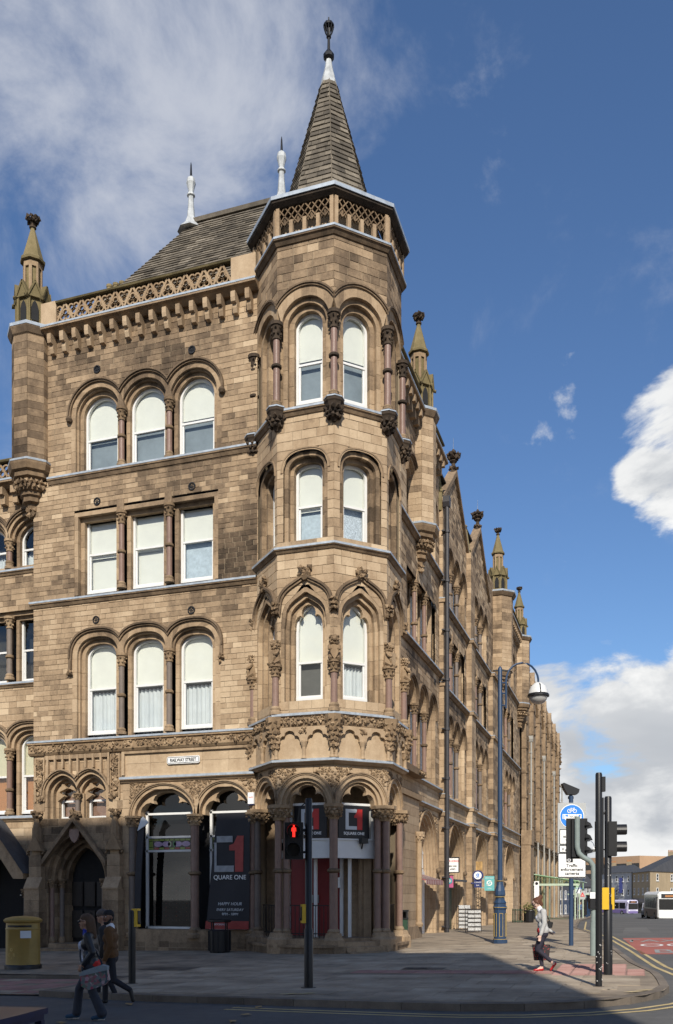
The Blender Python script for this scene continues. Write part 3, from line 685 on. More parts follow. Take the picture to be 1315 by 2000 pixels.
# shop front: two cusped arches on columns
SA = [(-5.38, .98), (-3.18, .80)]
sops = [Op(x, .25, 4.35, a + .2, 'round', .80 + .2) for x, a in SA]
ashlar(wallL, FL, -6.9, XR, .25, 5.5, sops, .30, .75, 'L', base=.70, amt=.10, jit=.07)
for x, a in SA:
    lo, hi = (-9, 1.13) if x < -4 else (-.9, 9)
    for o0, o1, df, db in ((0, .1, -.2, -.6), (.1, .2, .0, -.4)):
        order(FL, x, .25, 4.35, 'trefoil' if o0 < .3 and False else 'round', a, .80, o0, o1, df, db, 'L', lo, hi, base=.68, amt=.12, jit=.06, jl=False, jr=False)
    q = MB(); hood(q, FL, x, 4.35, 'round', a, .80, .2, .28, .10, lo, hi, 0, .6)
    tp = [(x + u, 4.35 + z) for u, z in head('trefoil', a * .98, .80)]; op_ = resample([(x + u, 4.35 + z) for u, z in head('round', a + .02, .82)], len(tp) - 1)
    q.band(FL, tp, op_, -.42, -.2, .65); q.build('cusped_arch', M_['stone'], B)
    # timber shop window with transoms
    w = MB(); zt = 4.35
    for u in (x - a + .02, x + a - .10): w.box(FL, u, u + .08, .62, zt + .2, -.62, -.52)
    for z in (.62, 3.18, 3.64, 4.42): w.box(FL, x - a, x + a, z, z + .07, -.62, -.52)
    so = w.build('shop_window', M_['white'], B)
    p = MB(); p.add([FL.P(x - a, .65, -.58), FL.P(x + a, .65, -.58), FL.P(x + a, 3.2, -.58), FL.P(x - a, 3.2, -.58)], [(0, 1, 2, 3)]); p.add([FL.P(x - a, 3.66, -.58), FL.P(x + a, 3.66, -.58), FL.P(x + a, 5.2, -.58), FL.P(x - a, 5.2, -.58)], [(0, 1, 2, 3)]); p.build('pane', M_['shopglass'], so)
    # stained glass strip: coloured pieces in lead
    u0, u1 = x - a + .1, x + a - .1; p = MB(); p.box(FL, u0, u1, 3.25, 3.64, -.60, -.585); p.build('lead_panel', M_['leadlight'], so)
    rnd = random.Random(5)
    for k_, c_ in enumerate(((.22, .30, .06), (.42, .30, .44), (.45, .45, .30), (.30, .05, .04), (.05, .20, .07))):
        if 'sg%d' % k_ not in M_: M_['sg%d' % k_] = simple('stained glass %d' % k_, c_, .3)
    def sgp(pts, k_): p = MB(); p.add([FL.P(u, z, -.575) for u, z in pts], [list(range(len(pts)))]); p.build('glass_piece', M_['sg%d' % k_], so)
    nb = 9
    for i in range(nb):
        a0, a1 = u0 + (u1 - u0) * i / nb + .01, u0 + (u1 - u0) * (i + 1) / nb - .01
        sgp([(a0, 3.27), (a1, 3.27), (a1, 3.33), (a0, 3.33)], 3 if i % 2 else 0); sgp([(a0, 3.56), (a1, 3.56), (a1, 3.62), (a0, 3.62)], 0)
    cxm = (u0 + u1) / 2
    for s_ in (-1, 1):
        for t_ in (.22, .52): sgp([(cxm + s_ * (t_ + .16 * math.cos(q_ * math.pi / 5)), 3.445 + .09 * math.sin(q_ * math.pi / 5)) for q_ in range(10)][::s_], 1)
        sgp([(cxm + s_ * .72, 3.35), (u1 - .02 if s_ > 0 else u0 + .02, 3.35), (u1 - .02 if s_ > 0 else u0 + .02, 3.54), (cxm + s_ * .72, 3.54)][::s_], 0)
    for t_ in (-.09, .09): sgp([(cxm + t_ + .07 * math.cos(q_ * math.pi / 4), 3.445 + .1 * math.sin(q_ * math.pi / 4)) for q_ in range(8)], 2 if t_ < 0 else 4)
def spandrel(F, u0, u1, z0, z1, ells, n, size, seed, tone=.55):
    c_ = MB(); rnd = random.Random(seed)
    k_ = 0
    while k_ < n:
        u, z = rnd.uniform(u0, u1), rnd.uniform(z0, z1)
        if all(((u - e[0]) / e[2]) ** 2 + ((z - e[1]) / e[3]) ** 2 > 1.03 for e in ells): c_.blob(F.P(u, z, .012), size * rnd.uniform(.7, 1.2), tone + rnd.uniform(-.3, .2), 0, rnd); k_ += 1
    return c_.build('carved_spandrel', M_['carved'], B)
EL = [(x, 4.35, a + .32, 1.12) for x, a in SA]
spandrel(FL, -6.62, -5.75, 4.7, 5.44, EL[:1], 60, .05, 1); spandrel(FL, -4.9, -3.6, 4.75, 5.44, EL, 110, .05, 2); spandrel(FL, -2.75, -2.15, 4.75, 5.44, EL[1:], 40, .05, 3)
string_course(B, [(-6.95, -1), (XR - .05, -1)], 5.62, .16, .16, tone=.6)
q = MB(); q.box(FL, -6.9, XR, 5.66, 5.72, -.01, .02, .8)
for z0, z1, n_ in ((5.72, 6.5, 5),):
    for j in range(2):
        for i in range(5): sbox(FL, -6.8 + i * .945, -6.8 + (i + 1) * .945 - .008, 5.72 + j * .38, 5.72 + (j + 1) * .38 - .008, -.02, .012, .78 + random.uniform(-.06, .06), 'L')
q.box(FL, -6.9, -6.8, 5.72, 6.5, 0, .09, .7); q.box(FL, XR - .25, XR, 5.72, 6.5, 0, .06, .7); q.box(FL, -6.8, XR - .25, 6.42, 6.5, 0, .09, .55); q.build('name_panel', M_['stone'], B)
for u in (-6.55, -4.26, -2.22): column(B, FL.P(u, 0, -.05), .35, 4.36, .14, 'granite' if u > -6 else 'greycol', cap=.36, base=.35, ring=2.45, captone=.6)
q = MB(); q.box(FL, -6.9, XR, .2, .62, -.6, .06, .45); q.build('shop_sill', M_['stone'], B)
ashlar(wallL, FL, -6.9, XR, -.4, .25, [], .21, .42, 'L', base=.42, amt=.3, d=.05)
M_['beads'] = simple('bead curtain', (.05, .10, .13), .5)
for i in range(13):         # bead curtain inside the shop
    u = -6.15 + i * .13; b_ = MB()
    for z in range(16): b_.blob(FL.P(u, .9 + z * .14, -.85), .018 + .012 * ((z * 7 + i * 3) % 5 == 0), .5)
    b_.build('bead_string', M_['beads' if i % 3 else 'sg3'], B)
# ---- street plate, alarm box
def plate(F, u, z, w, h, d, txt, name, label, cat, bg='signwhite', fg='black', size=None, border=True, bold=.0, xs=1.):
    o = root(name, label, cat, F.P(u, z - h / 2, d)); m = MB(); e = h * .18
    m.prism(F, [(u - w / 2 + e, z - h / 2), (u + w / 2 - e, z - h / 2), (u + w / 2, z - h / 2 + e), (u + w / 2, z + h / 2 - e), (u + w / 2 - e, z + h / 2), (u - w / 2 + e, z + h / 2), (u - w / 2, z + h / 2 - e), (u - w / 2, z - h / 2 + e)], d - .02, d + .02, .6); m.build('plate', M_[bg], o)
    if border:
        b = MB(); t = .015
        for a, c in (((u - w / 2 + .04, z - h / 2 + .03), (u + w / 2 - .04, z - h / 2 + .03)), ((u - w / 2 + .04, z + h / 2 - .03), (u + w / 2 - .04, z + h / 2 - .03)), ((u - w / 2 + .03, z - h / 2 + .04), (u - w / 2 + .03, z + h / 2 - .04)), ((u + w / 2 - .03, z - h / 2 + .04), (u + w / 2 - .03, z + h / 2 - .04))): b.bar(F, a, c, t, d + .02, d + .026)
        b.build('border', M_[fg], o)
    s_ = size or h * .62
    text_mesh(txt, F, u, z - s_ * .35, d + .024, s_, M_[fg], o, bold=bold, xs=xs); return o
plate(FL, -4.62, 6.13, 1.18, .24, .06, 'RAILWAY STREET', 'street_sign', 'white cast street name plate reading RAILWAY STREET high on the wall', 'street sign', size=.15, bold=.004, xs=.80)
o = root('alarm_box', 'small white alarm box with red print between shop arch and turret', 'alarm', FL.P(-2.2, 4.62, .05)); m = MB(); m.box(FL, -2.31, -2.11, 4.62, 4.98, .04, .14); m.build('case', M_['signwhite'], o); text_mesh('SAFE', FL, -2.21, 4.80, .142, .07, M_['sredsign'], o); m = MB(); m.box(FL, -2.31, -2.11, 4.58, 4.62, .04, .13); m.build('base', M_['navy'], o)
# ---- the octagonal corner turret
for phi in (-45, 0, 45, 90):
    F = face(phi); w = 'T'
    ashlar(wallT, F, -HW, HW, 16.1, 21.25, [Op(0, 16.2, 18.78, .45 + .58)], .235, .46, w, base=.47, amt=.36, jit=.13, pale=.1, seed=9.)
    for o0, o1, df, db in ((0, .16, -.26, -.55), (.16, .30, -.12, -.35), (.30, .58, .01, -.25)): order(F, 0, 16.2, 18.78, 'round', .45, .45, o0, o1, df, db, w, -HW, HW, base=.46, jl=o0 < .3, jr=o0 < .3)
    h_ = MB(); hood(h_, F, 0, 18.78, 'round', .45, .45, .58, .68, .10, -HW, HW, 0, .3); h_.build('hood_mould', M_['stone'], B)
    window(B, F, 0, 16.55, 18.78, 'round', .45, .45, -.42, blind=.42, low='grey_int', rail=17.75)
    ashlar(wallT, F, -HW, HW, 12.02, 16.1, [Op(0, 12.2, 14.35, .45 + .25, 'super', .35 + .25)], .27, .44, w, base=.70, amt=.22, jit=.13, pale=.1, seed=9.)
    for o0, o1, df, db in ((0, .12, -.24, -.5), (.12, .25, -.08, -.35)): order(F, 0, 12.2, 14.35, 'super', .45, .35, o0, o1, df, db, w, base=.42, jit=.2)
    h_ = MB(); hood(h_, F, 0, 14.35, 'super', .45, .35, .25, .33, .05, -HW, HW, 0, .6); h_.build('hood_mould', M_['stone'], B)
    window(B, F, 0, 12.28, 14.35, 'super', .45, .35, -.42, blind=.55 if phi != 45 else .5, low='net' if phi != 45 else 'lace', rail=13.45)
    ashlar(wallT, F, -HW, HW, 7.0, 12.0, [Op(0, 7.5, 9.72, .45 + .33, 'ogee', .78 + .40)], .26, .46, w, base=.73, amt=.16, jit=.11, pale=.1, seed=9.)
    for o0, o1, df, db in ((0, .11, -.28, -.55), (.11, .22, -.14, -.38), (.22, .33, .0, -.28)): order(F, 0, 7.5, 9.72, 'ogee', .45, .78, o0, o1, df, db, w, base=.55, nv=9, rr=1.25)
    h_ = MB(); hood(h_, F, 0, 10.05, 'ogee', .45, .68, .34, .47, .13, -HW, HW, 0, .35, 1.15)
    tp = [(u, 9.72 + z) for u, z in head('trefoil', .44, .74)]; op_ = resample([(u, 9.72 + z) for u, z in head('ogee', .46, .80)], len(tp) - 1); h_.band(F, tp, op_, -.42, -.28, .65)
    h_.build('ogee_hood', M_['stone'], B)
    h_ = MB(); carve(h_, F, -.16, .16, 11.12, 11.46, .08, .085, 26, .35); h_.build('hood_finial', M_['carved'], B)
    window(B, F, 0, 7.62, 9.72, 'ogee', .45, .78, -.42, blind=.5 if phi else .5, low='slatdark' if phi == 0 else 'curtain', rail=8.75, bmat='blind')
    # corbel table under the first floor: blind arcade
    q = MB(); q.box(F, -HW - .05, HW + .05, 5.7, 6.72, -.15, .06, .72); o = q.build('corbel_table', M_['stone'], B)
    q = MB()
    for i in range(2):
        uc = -.44 + .88 * i
        hp = resample([(uc + u, 6.28 + z) for u, z in head('trefoil', .32, .34)], 20); q.band(F, hp, resample([(uc - .44, 6.28), (uc - .44, 6.72), (uc + .44, 6.72), (uc + .44, 6.28)], 20), .06, .17, .62)
    for i in range(3): u = -.88 + .88 * i; q.lathe(F.P(u, 0, .13), [(.09, 5.78), (.06, 5.86), (.06, 6.12), (.075, 6.16), (.11, 6.26), (.11, 6.3)], 8, .6)
    q.build('blind_arcade', M_['stone'], o)
    q = MB(); carve(q, F, -HW, HW, 6.8, 7.0, .17, .055, 85, .45)
    for i in range(3): carve(q, F, -.88 + .88 * i - .1, -.88 + .88 * i + .1, 6.5, 6.72, .15, .06, 10, .4)
    q.build('frieze_carving', M_['carved'], B)
    # porch arch
    for o0, o1, df, db in ((0, .1, -.2, -.45), (.1, .2, -.08, -.35), (.2, .30, .02, -.3)): order(F, 0, 4.4, 4.4, 'round', .56, .62, o0, o1, df, db, w, -HW, HW, base=.66, amt=.15, jit=.06, jl=False, jr=False)
    ashlar(wallT, F, -HW, HW, 4.4, 5.68, [Op(0, 4.3, 4.4, .56 + .3, 'round', .62 + .3)], .32, .6, w, base=.7, amt=.12, jit=.06)
    q = MB(); tp = [(u, 4.4 + z) for u, z in head('trefoil', .55, .66)]; op_ = resample([(u, 4.4 + z) for u, z in head('round', .58, .64)], len(tp) - 1); q.band(F, tp, op_, -.35, -.15, .62); hood(q, F, 0, 4.4, 'round', .56, .62, .3, .38, .08, -HW, HW, 0, .6); q.build('cusped_arch', M_['stone'], B)
    EL = [(0, 4.4, .56 + .40, .62 + .40)]
    for s_ in (-1, 1): spandrel(F, min(s_ * .28, s_ * .87), max(s_ * .28, s_ * .87), 4.75, 5.52, EL, 55, .048, phi + s_)
    # gallery under the eaves: lattice tracery in front of an arcade
    q = MB(); q.box(F, -.82, .82, 21.35, 22.25, -.5, -.4, .75); o = q.build('gallery_wall', M_['stone'], B)
    for i in range(5): q = MB(); u = -.85 + 1.7 * i / 4; q.box(F, u - .055, u + .055, 21.38, 21.82 if i not in (0, 4) else 22.28, -.02, .1, .6); q.build('gallery_post', M_['stone'], o)
    for i in range(4):
        q = MB(); u = -.85 + 1.7 * (i + .5) / 4; v = .2125
        q.bar(F, (u - v, 21.72), (u + v, 22.25), .035, .02, .07, .3); q.bar(F, (u + v, 21.72), (u - v, 22.25), .035, .02, .07, .3)
        q.bar(F, (u - v, 21.98), (u, 22.25), .03, .02, .06, .3); q.bar(F, (u + v, 21.98), (u, 22.25), .03, .02, .06, .3); q.bar(F, (u - v, 21.98), (u, 21.72), .03, .0, .06, .3); q.bar(F, (u + v, 21.98), (u, 21.72), .03, .0, .06, .3)
        for x in (-.11, 0, .11): q.prism(F, [(u + x - .06, 21.95 - abs(x)), (u + x + .06, 21.95 - abs(x)), (u + x, 21.68 + abs(x) * .3)], -.02, .04, .2)
        q.build('lattice', M_['carved'], o)
for phi in (-90, 135):
    F = face(phi); wallT.box(F, -HW, HW, 0, 22.3, -.1, -.001, .5)
oc = octo(AP)
string_course(B, oc, 21.36, .22, .16, tone=.2, lmat='lead'); string_course(B, oc, 16.2, .2, .14); string_course(B, oc, 12.1, .16, .13)
string_course(B, octo(AP + .1), 7.1, .14, .12, tone=.4); string_course(B, octo(AP + .06), 5.74, .14, .16, tone=.65)
q = MB(); moulding(q, octo(AP), [(0, 6.72), (.14, 6.74), (.16, 6.8), (.16, 7.0)], .45); q.build('frieze', M_['stone'], B)
oc8 = octo(AP, -67.5, 8)
q = MB(); moulding(q, oc8, [(-.3, 22.22), (.1, 22.24), (.22, 22.34), (.22, 22.42)], .15, 0, True); o = q.build('eaves_cornice', M_['sooty'], B)
q = MB(); moulding(q, oc8, [(.215, 22.42), (.26, 22.41), (.26, 22.52), (-.55, 22.72)], .6, 0, True); q.build('lead_gutter', M_['lead'], o)
# spire
sp_back = MB(); z0, z1 = 22.62, 27.75
def spr(z): return 1.1 + (24.27 - z) * .262
for k_ in range(8):
    phi = -90 + 45 * k_; a0, a1 = spr(z0), spr(z1); F = face(phi, a0); V = (Vector((-F.N.x * (a0 - a1), -F.N.y * (a0 - a1), z1 - z0))); Ls = V.length; V.normalize()
    t = math.tan(R(22.5))
    fn = lambda v, a0=a0, a1=a1, Ls=Ls: (-(a0 + (a1 - a0) * v / Ls) * t, (a0 + (a1 - a0) * v / Ls) * t)
    slate_plane(F.P(0, z0), F.U, V, fn, Ls, .19, .40, .5, random.Random(k_), sp_back)
spire = sp_back.build('spire', M_['slate'], B)
q = MB(); q.lathe((0, 0, 0), [(.27, 27.55), (.235, 27.75), (.13, 28.15), (.09, 28.42)], 8, .6, 0, R(22.5)); q.build('lead_cap', M_['whitelead'], spire)
q = MB(); q.lathe((0, 0, 0), [(.09, 28.40), (.17, 28.47), (.18, 28.56), (.10, 28.68), (.05, 28.70), (.04, 29.12), (.08, 29.14), (.05, 29.18)], 10, .4)
for i in range(10):
    a = i * 2 * math.pi / 10; q.tube([(math.cos(a) * r_, math.sin(a) * r_, z) for r_, z in ((.04, 29.16), (.11, 29.3), (.155, 29.45), (.15, 29.55), (.08, 29.62))], .014, 5)
q.lathe((0, 0, 0), [(.17, 29.47), (.18, 29.5), (.17, 29.53)], 12); q.lathe((0, 0, 0), [(.10, 29.58), (.03, 29.66), (.02, 29.78)], 8); q.lathe((0, 0, 0), [(.05, 29.16), (.07, 29.4), (.03, 29.6)], 8)
q.build('finial', M_['iron'], spire)
q = MB()
for k_ in range(8): a = R(22.5 + 45 * k_); q.tube([(math.cos(a) * spr(z) / math.cos(R(22.5)), math.sin(a) * spr(z) / math.cos(R(22.5)), z) for z in (z0, z1)], .018, 5)
q.build('hip_roll', M_['slate'], spire)
# columns and carvings at the angles of the turret
def vert(i, ap): p = octo(ap)[i]; return p
def lion(c, z, ang, name='lion_with_shield'):
    m = MB(); d = Vector((math.sin(ang), -math.cos(ang), 0)); sdv = Vector((d.y, -d.x, 0)); P = lambda a, b, zz: Vector((c[0], c[1], z)) + d * a + sdv * b + Vector((0, 0, zz))
    m.lathe(P(-.02, 0, 0), [(.14, 0), (.16, .12), (.14, .32), (.10, .48), (.09, .55)], 9, .45); m.ball(P(.05, 0, .63), .12, 8, .5); m.ball(P(.15, 0, .59), .06, 6, .5)
    leafy(m, P(0, 0, .46), .10, .12, .0, .26, .4, 9, 3, .055)
    F2 = Fr(P(.15, 0, 0), (-sdv.x * -1, -sdv.y * -1)); F2 = Fr(P(.14, 0, 0), (math.cos(ang), math.sin(ang)))
    m.prism(F2, [(-.12, .40), (.12, .40), (.12, .2), (.06, .06), (0, .0), (-.06, .06), (-.12, .2)], -.02, .05, .6)
    for x in (-1, 1): m.tube([P(.02, x * .14, .42), P(.12, x * .15, .3), P(.2, x * .1, .27)], [.05, .045, .04], 6, .45); m.tube([P(.0, x * .12, .12), P(.14, x * .11, .04), P(.2, x * .11, 0)], [.07, .05, .05], 6, .4)
    m.build(name, M_['carved'], B)
for i in range(5):
    an = R(-67.5 + 45 * i)
    if i == 0: c4 = vert(0, AP + .02)
    c = vert(i, AP + .04)
    column(B, c, 16.32, 18.85, .105, ring=17.55, cap=.5, capmat='sooty', captone=.35, base=.2)
    q = MB(); q.lathe((c[0], c[1], 0), [(.06, 15.62), (.15, 15.78), (.22, 15.98), (.27, 16.12), (.30, 16.16), (.30, 16.26), (.2, 16.36)], 8, .3, 0, an); leafy(q, (c[0], c[1], 0), .16, .26, 15.7, 16.05, .3, 9, 3, .075); o = q.build('column_corbel', M_['sooty'], B)
    q = MB(); q.lathe((c[0], c[1], 0), [(.315, 16.24), (.315, 16.275), (.14, 16.38)], 8, .6, 0, an); q.build('lead_flashing', M_['lead'], o)
    c2 = vert(i, AP + .08); column(B, c2, 7.12, 8.62, .105, cap=.36, base=.26, captone=.4); lion(c2, 8.62, an)
    q = MB(); b_ = vert(i, AP + .08); leafy(q, (b_[0], b_[1], 0), .07, .1, 10.1, 10.5, .35, 6, 3, .07); q.build('hood_boss', M_['carved'], B)
    q = MB(); b_ = vert(i, AP + .12); q.lathe((b_[0], b_[1], 0), [(.05, 5.95), (.13, 6.2), (.17, 6.5), (.25, 6.85), (.27, 7.02)], 8, .45, 0, an); leafy(q, (b_[0], b_[1], 0), .09, .25, 6.05, 6.95, .42, 9, 6, .07); q.build('angle_corbel', M_['carved'], B)
# porch columns, plinth, steps
for i in range(5):
    an = R(-67.5 + 45 * i); d = Vector((math.sin(an), -math.cos(an))); t = Vector((math.cos(an), math.sin(an)))
    offs = [(0, 0)] if i == 2 else [(.04, -.14), (.04, .14)] if i in (0, 4) else [(.08, 0), (-.10, -.17), (-.10, .17)]
    b_ = Vector(vert(i, AP - .10))
    for a_, s_ in offs: p = b_ + d * a_ + t * s_; column(B, p, .45, 4.12, .13 if len(offs) == 1 else .105, 'granite' if i in (1, 2, 3, 4) else 'greycol', cap=.02, base=.3, ring=2.47)
    q = MB(); rr = .27 if len(offs) == 1 else .36
    q.lathe((b_.x, b_.y, 0), [(rr * .55, 3.98), (rr * .62, 4.05), (rr * .9, 4.3), (rr * 1.08, 4.34), (rr * 1.08, 4.44)], 8, .6, 0, an); leafy(q, (b_.x, b_.y, 0), rr * .66, rr * .92, 4.05, 4.32, .5, 11, 3, .065); q.build('capital', M_['carved'], B)
    q = MB(); q.lathe((b_.x, b_.y, 0), [(rr * 1.2, -.1), (rr * 1.2, .42), (rr * 1.0, .5), (rr * .9, .62)], 8, .5, 0, an + R(22.5)); q.build('column_plinth', M_['stone'], B)
def octa_slab(name, ap, z0, z1, faces, tone=.45):
    q = MB(); p = octo(ap, -112.5, 8); q.add([(x, y, z0) for x, y in p] + [(x, y, z1) for x, y in p], [list(range(8))[::-1], list(range(8, 16))] + [(i, (i + 1) % 8, (i + 1) % 8 + 8, i + 8) for i in range(8)], tone); return q.build(name, M_['stone'], B)
octa_slab('porch_floor', 2.02, .2, .46, None, .4)
for phi in (-45, 0, 90):
    F = face(phi, 2.42); q = MB()
    for j in range(3): sbox(F, -1.0 + .667 * j + .004, -1.0 + .667 * (j + 1) - .004, -.2, .20, -.8, .0, .36 + random.uniform(-.08, .08), 'T')
    q.box(F, -1.03, 1.03, .20, .28, -.6, .035, .4); q.box(F, -.9, .9, .28, .44, -.6, -.14, .45); q.build('plinth', M_['stone'], B)
F = face(45, 2.42)
for j in range(3): q = MB(); q.box(F, -.62, .66, -.1, .08 + .14 * j, -.6, .26 - .22 * j, .5); q.build('step', M_['stone'], B)
for s_ in (-1, 1): q = MB(); q.box(F, s_ * .83 - .2, s_ * .83 + .2, -.2, .24, -.6, .02, .38); q.build('plinth', M_['stone'], B)
for phi in (-45, 0, 90):
    F = face(phi, 1.98); q = MB(); q.box(F, -.68, .68, 1.42, 1.45, -.015, .015); q.box(F, -.68, .68, .58, .61, -.015, .015); o = q.build('railing', M_['iron'], B)
    for i in range(11): q = MB(); q.box(F, -.65 + .13 * i - .009, -.65 + .13 * i + .009, .46, 1.44, -.009, .009); q.build('bar', M_['iron'], o)
# inside the porch: door wall, red doors, posts, ceiling
q = MB(); FP = Fr((0, -.35), (1, 0)); q.box(FP, -2.0, 2.05, .4, 5.4, -.25, 0, .45); q.build('porch_wall', M_['stone'], B)
q = MB(); q.box(FP, 1.35, 1.6, .4, 4.3, 0, .3, .55); q.lathe(FP.P(1.25, 0, .2), [(.1, .45), (.1, 4.2)], 10, .5); q.lathe(FP.P(1.75, 0, .2), [(.1, .45), (.1, 4.2)], 10, .5); q.build('porch_pier', M_['stone'], B)
for u0 in (-1.12, -.28):
    q = MB(); q.box(FP, u0, u0 + .82, .47, 2.95, .02, .08); 
    for z in (.6, 1.8): q.box(FP, u0 + .12, u0 + .7, z, z + 1.0, .08, .1)
    o = q.build('door', M_['reddoor'], B); q = MB(); q.box(FP, u0 + (.72 if u0 < -1 else .06), u0 + (.76 if u0 < -1 else .10), 1.5, 1.75, .08, .13); q.build('handle', M_['greymetal'], o)
for u in (-1.2, .58): q = MB(); q.box(FP, u - .05, u + .05, .47, 3.0, .02, .14); q.build('door_post', M_['white'], B)
for p in ((.02, -1.30), (1.02, -1.00)): q = MB(); q.bx(p[0] - .045, p[0] + .045, p[1] - .045, p[1] + .045, .46, 2.9); q.build('canopy_post', M_['white'], B)
octa_slab('porch_ceiling', 2.0, 5.1, 5.3, None, .3)
q = MB(); p = octo(1.2, -67.5, 8); moulding(q, p, [(0, 5.6), (0, 22.2)], .5, 0, True); q.build('inner_core', M_['dark'], B)
# sign canopy: white fascia with two black signs
for phi, nm in ((0, 'left'), (45, 'right')):
    F = face(phi, 1.72); hw = 1.72 * math.tan(R(22.5))
    q = MB(); q.box(F, -hw - (.35 if phi == 0 else 0), hw + (.0 if phi == 0 else .10), 2.86, 3.40, -.3, 0, .6); q.box(F, -hw - (.35 if phi == 0 else 0), hw + (0 if phi == 0 else .1), 3.40, 3.45, -.3, .03, .6); q.box(F, -hw, hw, 4.45, 4.52, -.2, .02, .6)
    for x in (-hw, hw - .1): q.box(F, x, x + .1, 3.45, 4.45, -.2, -.02, .6)
    q.build('sign_fascia', M_['white'], B)
    r_ = root('shop_sign', 'black SQUARE ONE sign, red numeral, on %s' % ('turret face left of the middle column' if phi == 0 else 'turret face right of the middle column'), 'sign', F.P(0, 3.46, 0))
    q = MB(); q.box(F, -.52, .52, 3.47, 4.44, -.04, .01); q.build('board', M_['sblack'], r_)
    def logo(F, u, z, h, d, par):
        a = MB(); t = h * .17
        a.box(F, u - h * .5, u - h * .5 + t, z, z + h, d, d + .006); a.box(F, u - h * .5, u + h * .12, z + h - t, z + h, d, d + .005); a.box(F, u - h * .5, u + h * .12, z, z + t, d, d + .005); a.build('logo_square', M_['sgrey'], par)
        a = MB(); a.prism(F, [(u + h * .14, z), (u + h * .42, z), (u + h * .42, z + h), (u + h * .16, z + h), (u + h * .06, z + h * .76), (u - h * .02, z + h * .70), (u - h * .02, z + h * .58), (u + h * .14, z + h * .58)], d, d + .007); a.build('logo_numeral', M_['sredsign'], par)
    logo(F, .02, 3.72, .62, .012, r_); text_mesh('SQUARE ONE', F, 0, 3.57, .014, .115, M_['signwhite'], r_, bold=.003)
q = MB(); F = face(45, 1.72); q.box(F, .15, .38, 3.3, 3.46, .05, .22, .2); q.tube([F.P(.26, 3.4, .1), F.P(.26, 3.15, .02)], .02); q.build('floodlight', M_['black'], B)
q = MB(); F = face(0, 1.72); q.box(F, -.95, -.82, 3.1, 3.32, .0, .12, .2); q.build('floodlight', M_['black'], B)
q = MB(); q.prism(Fr((.5, -.72), (1, .1)), [(-.13, 1.95), (.12, 1.98), (.11, 2.3), (-.12, 2.26)], -.01, .0); q.build('notice', M_['signwhite'], B)
# ---- slate roof behind the balustrade
rb = MB(); V = Vector((0, 2.5 + .6, 26.4 - 21.8)); Ls = V.length; V.normalize()
slate_plane(Vector((0, -.6, 21.8)), Vector((1, 0, 0)), V, lambda v: (-8.30 + 2.15 * v / Ls, -1.9), Ls, .20, .40, .52, random.Random(40), rb, 'roof')
rb.add([(-8.3, -.6, 21.8), (-6.15, 2.5, 26.4), (-6.15, 3.4, 26.4), (-8.3, 6.4, 21.8)], [(0, 1, 2, 3)], .4); rb.add([(-1, -.6, 21.8), (-8.3, 6.4, 21.8), (-6.15, 3.4, 26.4), (-1., 3.4, 26.4)], [(1, 2, 3)], .4); rb.add([(-6.15, 2.5, 26.4), (-1, 2.5, 26.4), (-1, 3.4, 26.4), (-6.15, 3.4, 26.4)], [(0, 1, 2, 3)], .4)
rb.add([(-1.9, -.6, 21.8), (-1.9, 2.5, 26.4), (-1.9, 6.4, 21.8)], [(0, 1, 2)], .4)
roof = rb.build('roof', M_['slate'], B)
q = MB(); q.bx(-6.2, -1.9, 2.38, 2.62, 26.36, 26.52, .4); q.build('ridge', M_['slate'], roof)
for x, s_ in ((-6.2, 1.), (-2.62, .95)):
    q = MB(); q.lathe((x, 2.5, 26.25), [(.50, -.15), (.26, .12), (.15, .4), (.105, .95), (.10, 1.15)], 8, .6, 0, R(22.5)); q.lathe((x, 2.5, 26.25), [(.10, 1.15), (.15, 1.18), (.15, 1.23), (.09, 1.30), (.13, 1.48), (.175, 1.64), (.15, 1.80), (.05, 1.9)], 10, .6); o = q.build('roof_finial', M_['whitelead'], roof); q = MB(); q.lathe((x, 2.5, 26.25), [(.05, 1.88), (.03, 2.3), (.01, 2.42)], 6); q.build('spike', M_['iron'], o)
q = MB(); q.bx(-10.1, -8.7, 2.6, 3.4, 20, 24.85, .5); ch = q.build('chimney', M_['stone'], B)
for i in range(5): q = MB(); q.lathe((-9.96 + i * .28, 3, 24.85), [(.13, 0), (.12, .1), (.10, .3), (.125, .34), (.125, .42), (.09, .44)], 10, .55); q.build('chimney_pot', M_['mossy'], ch)
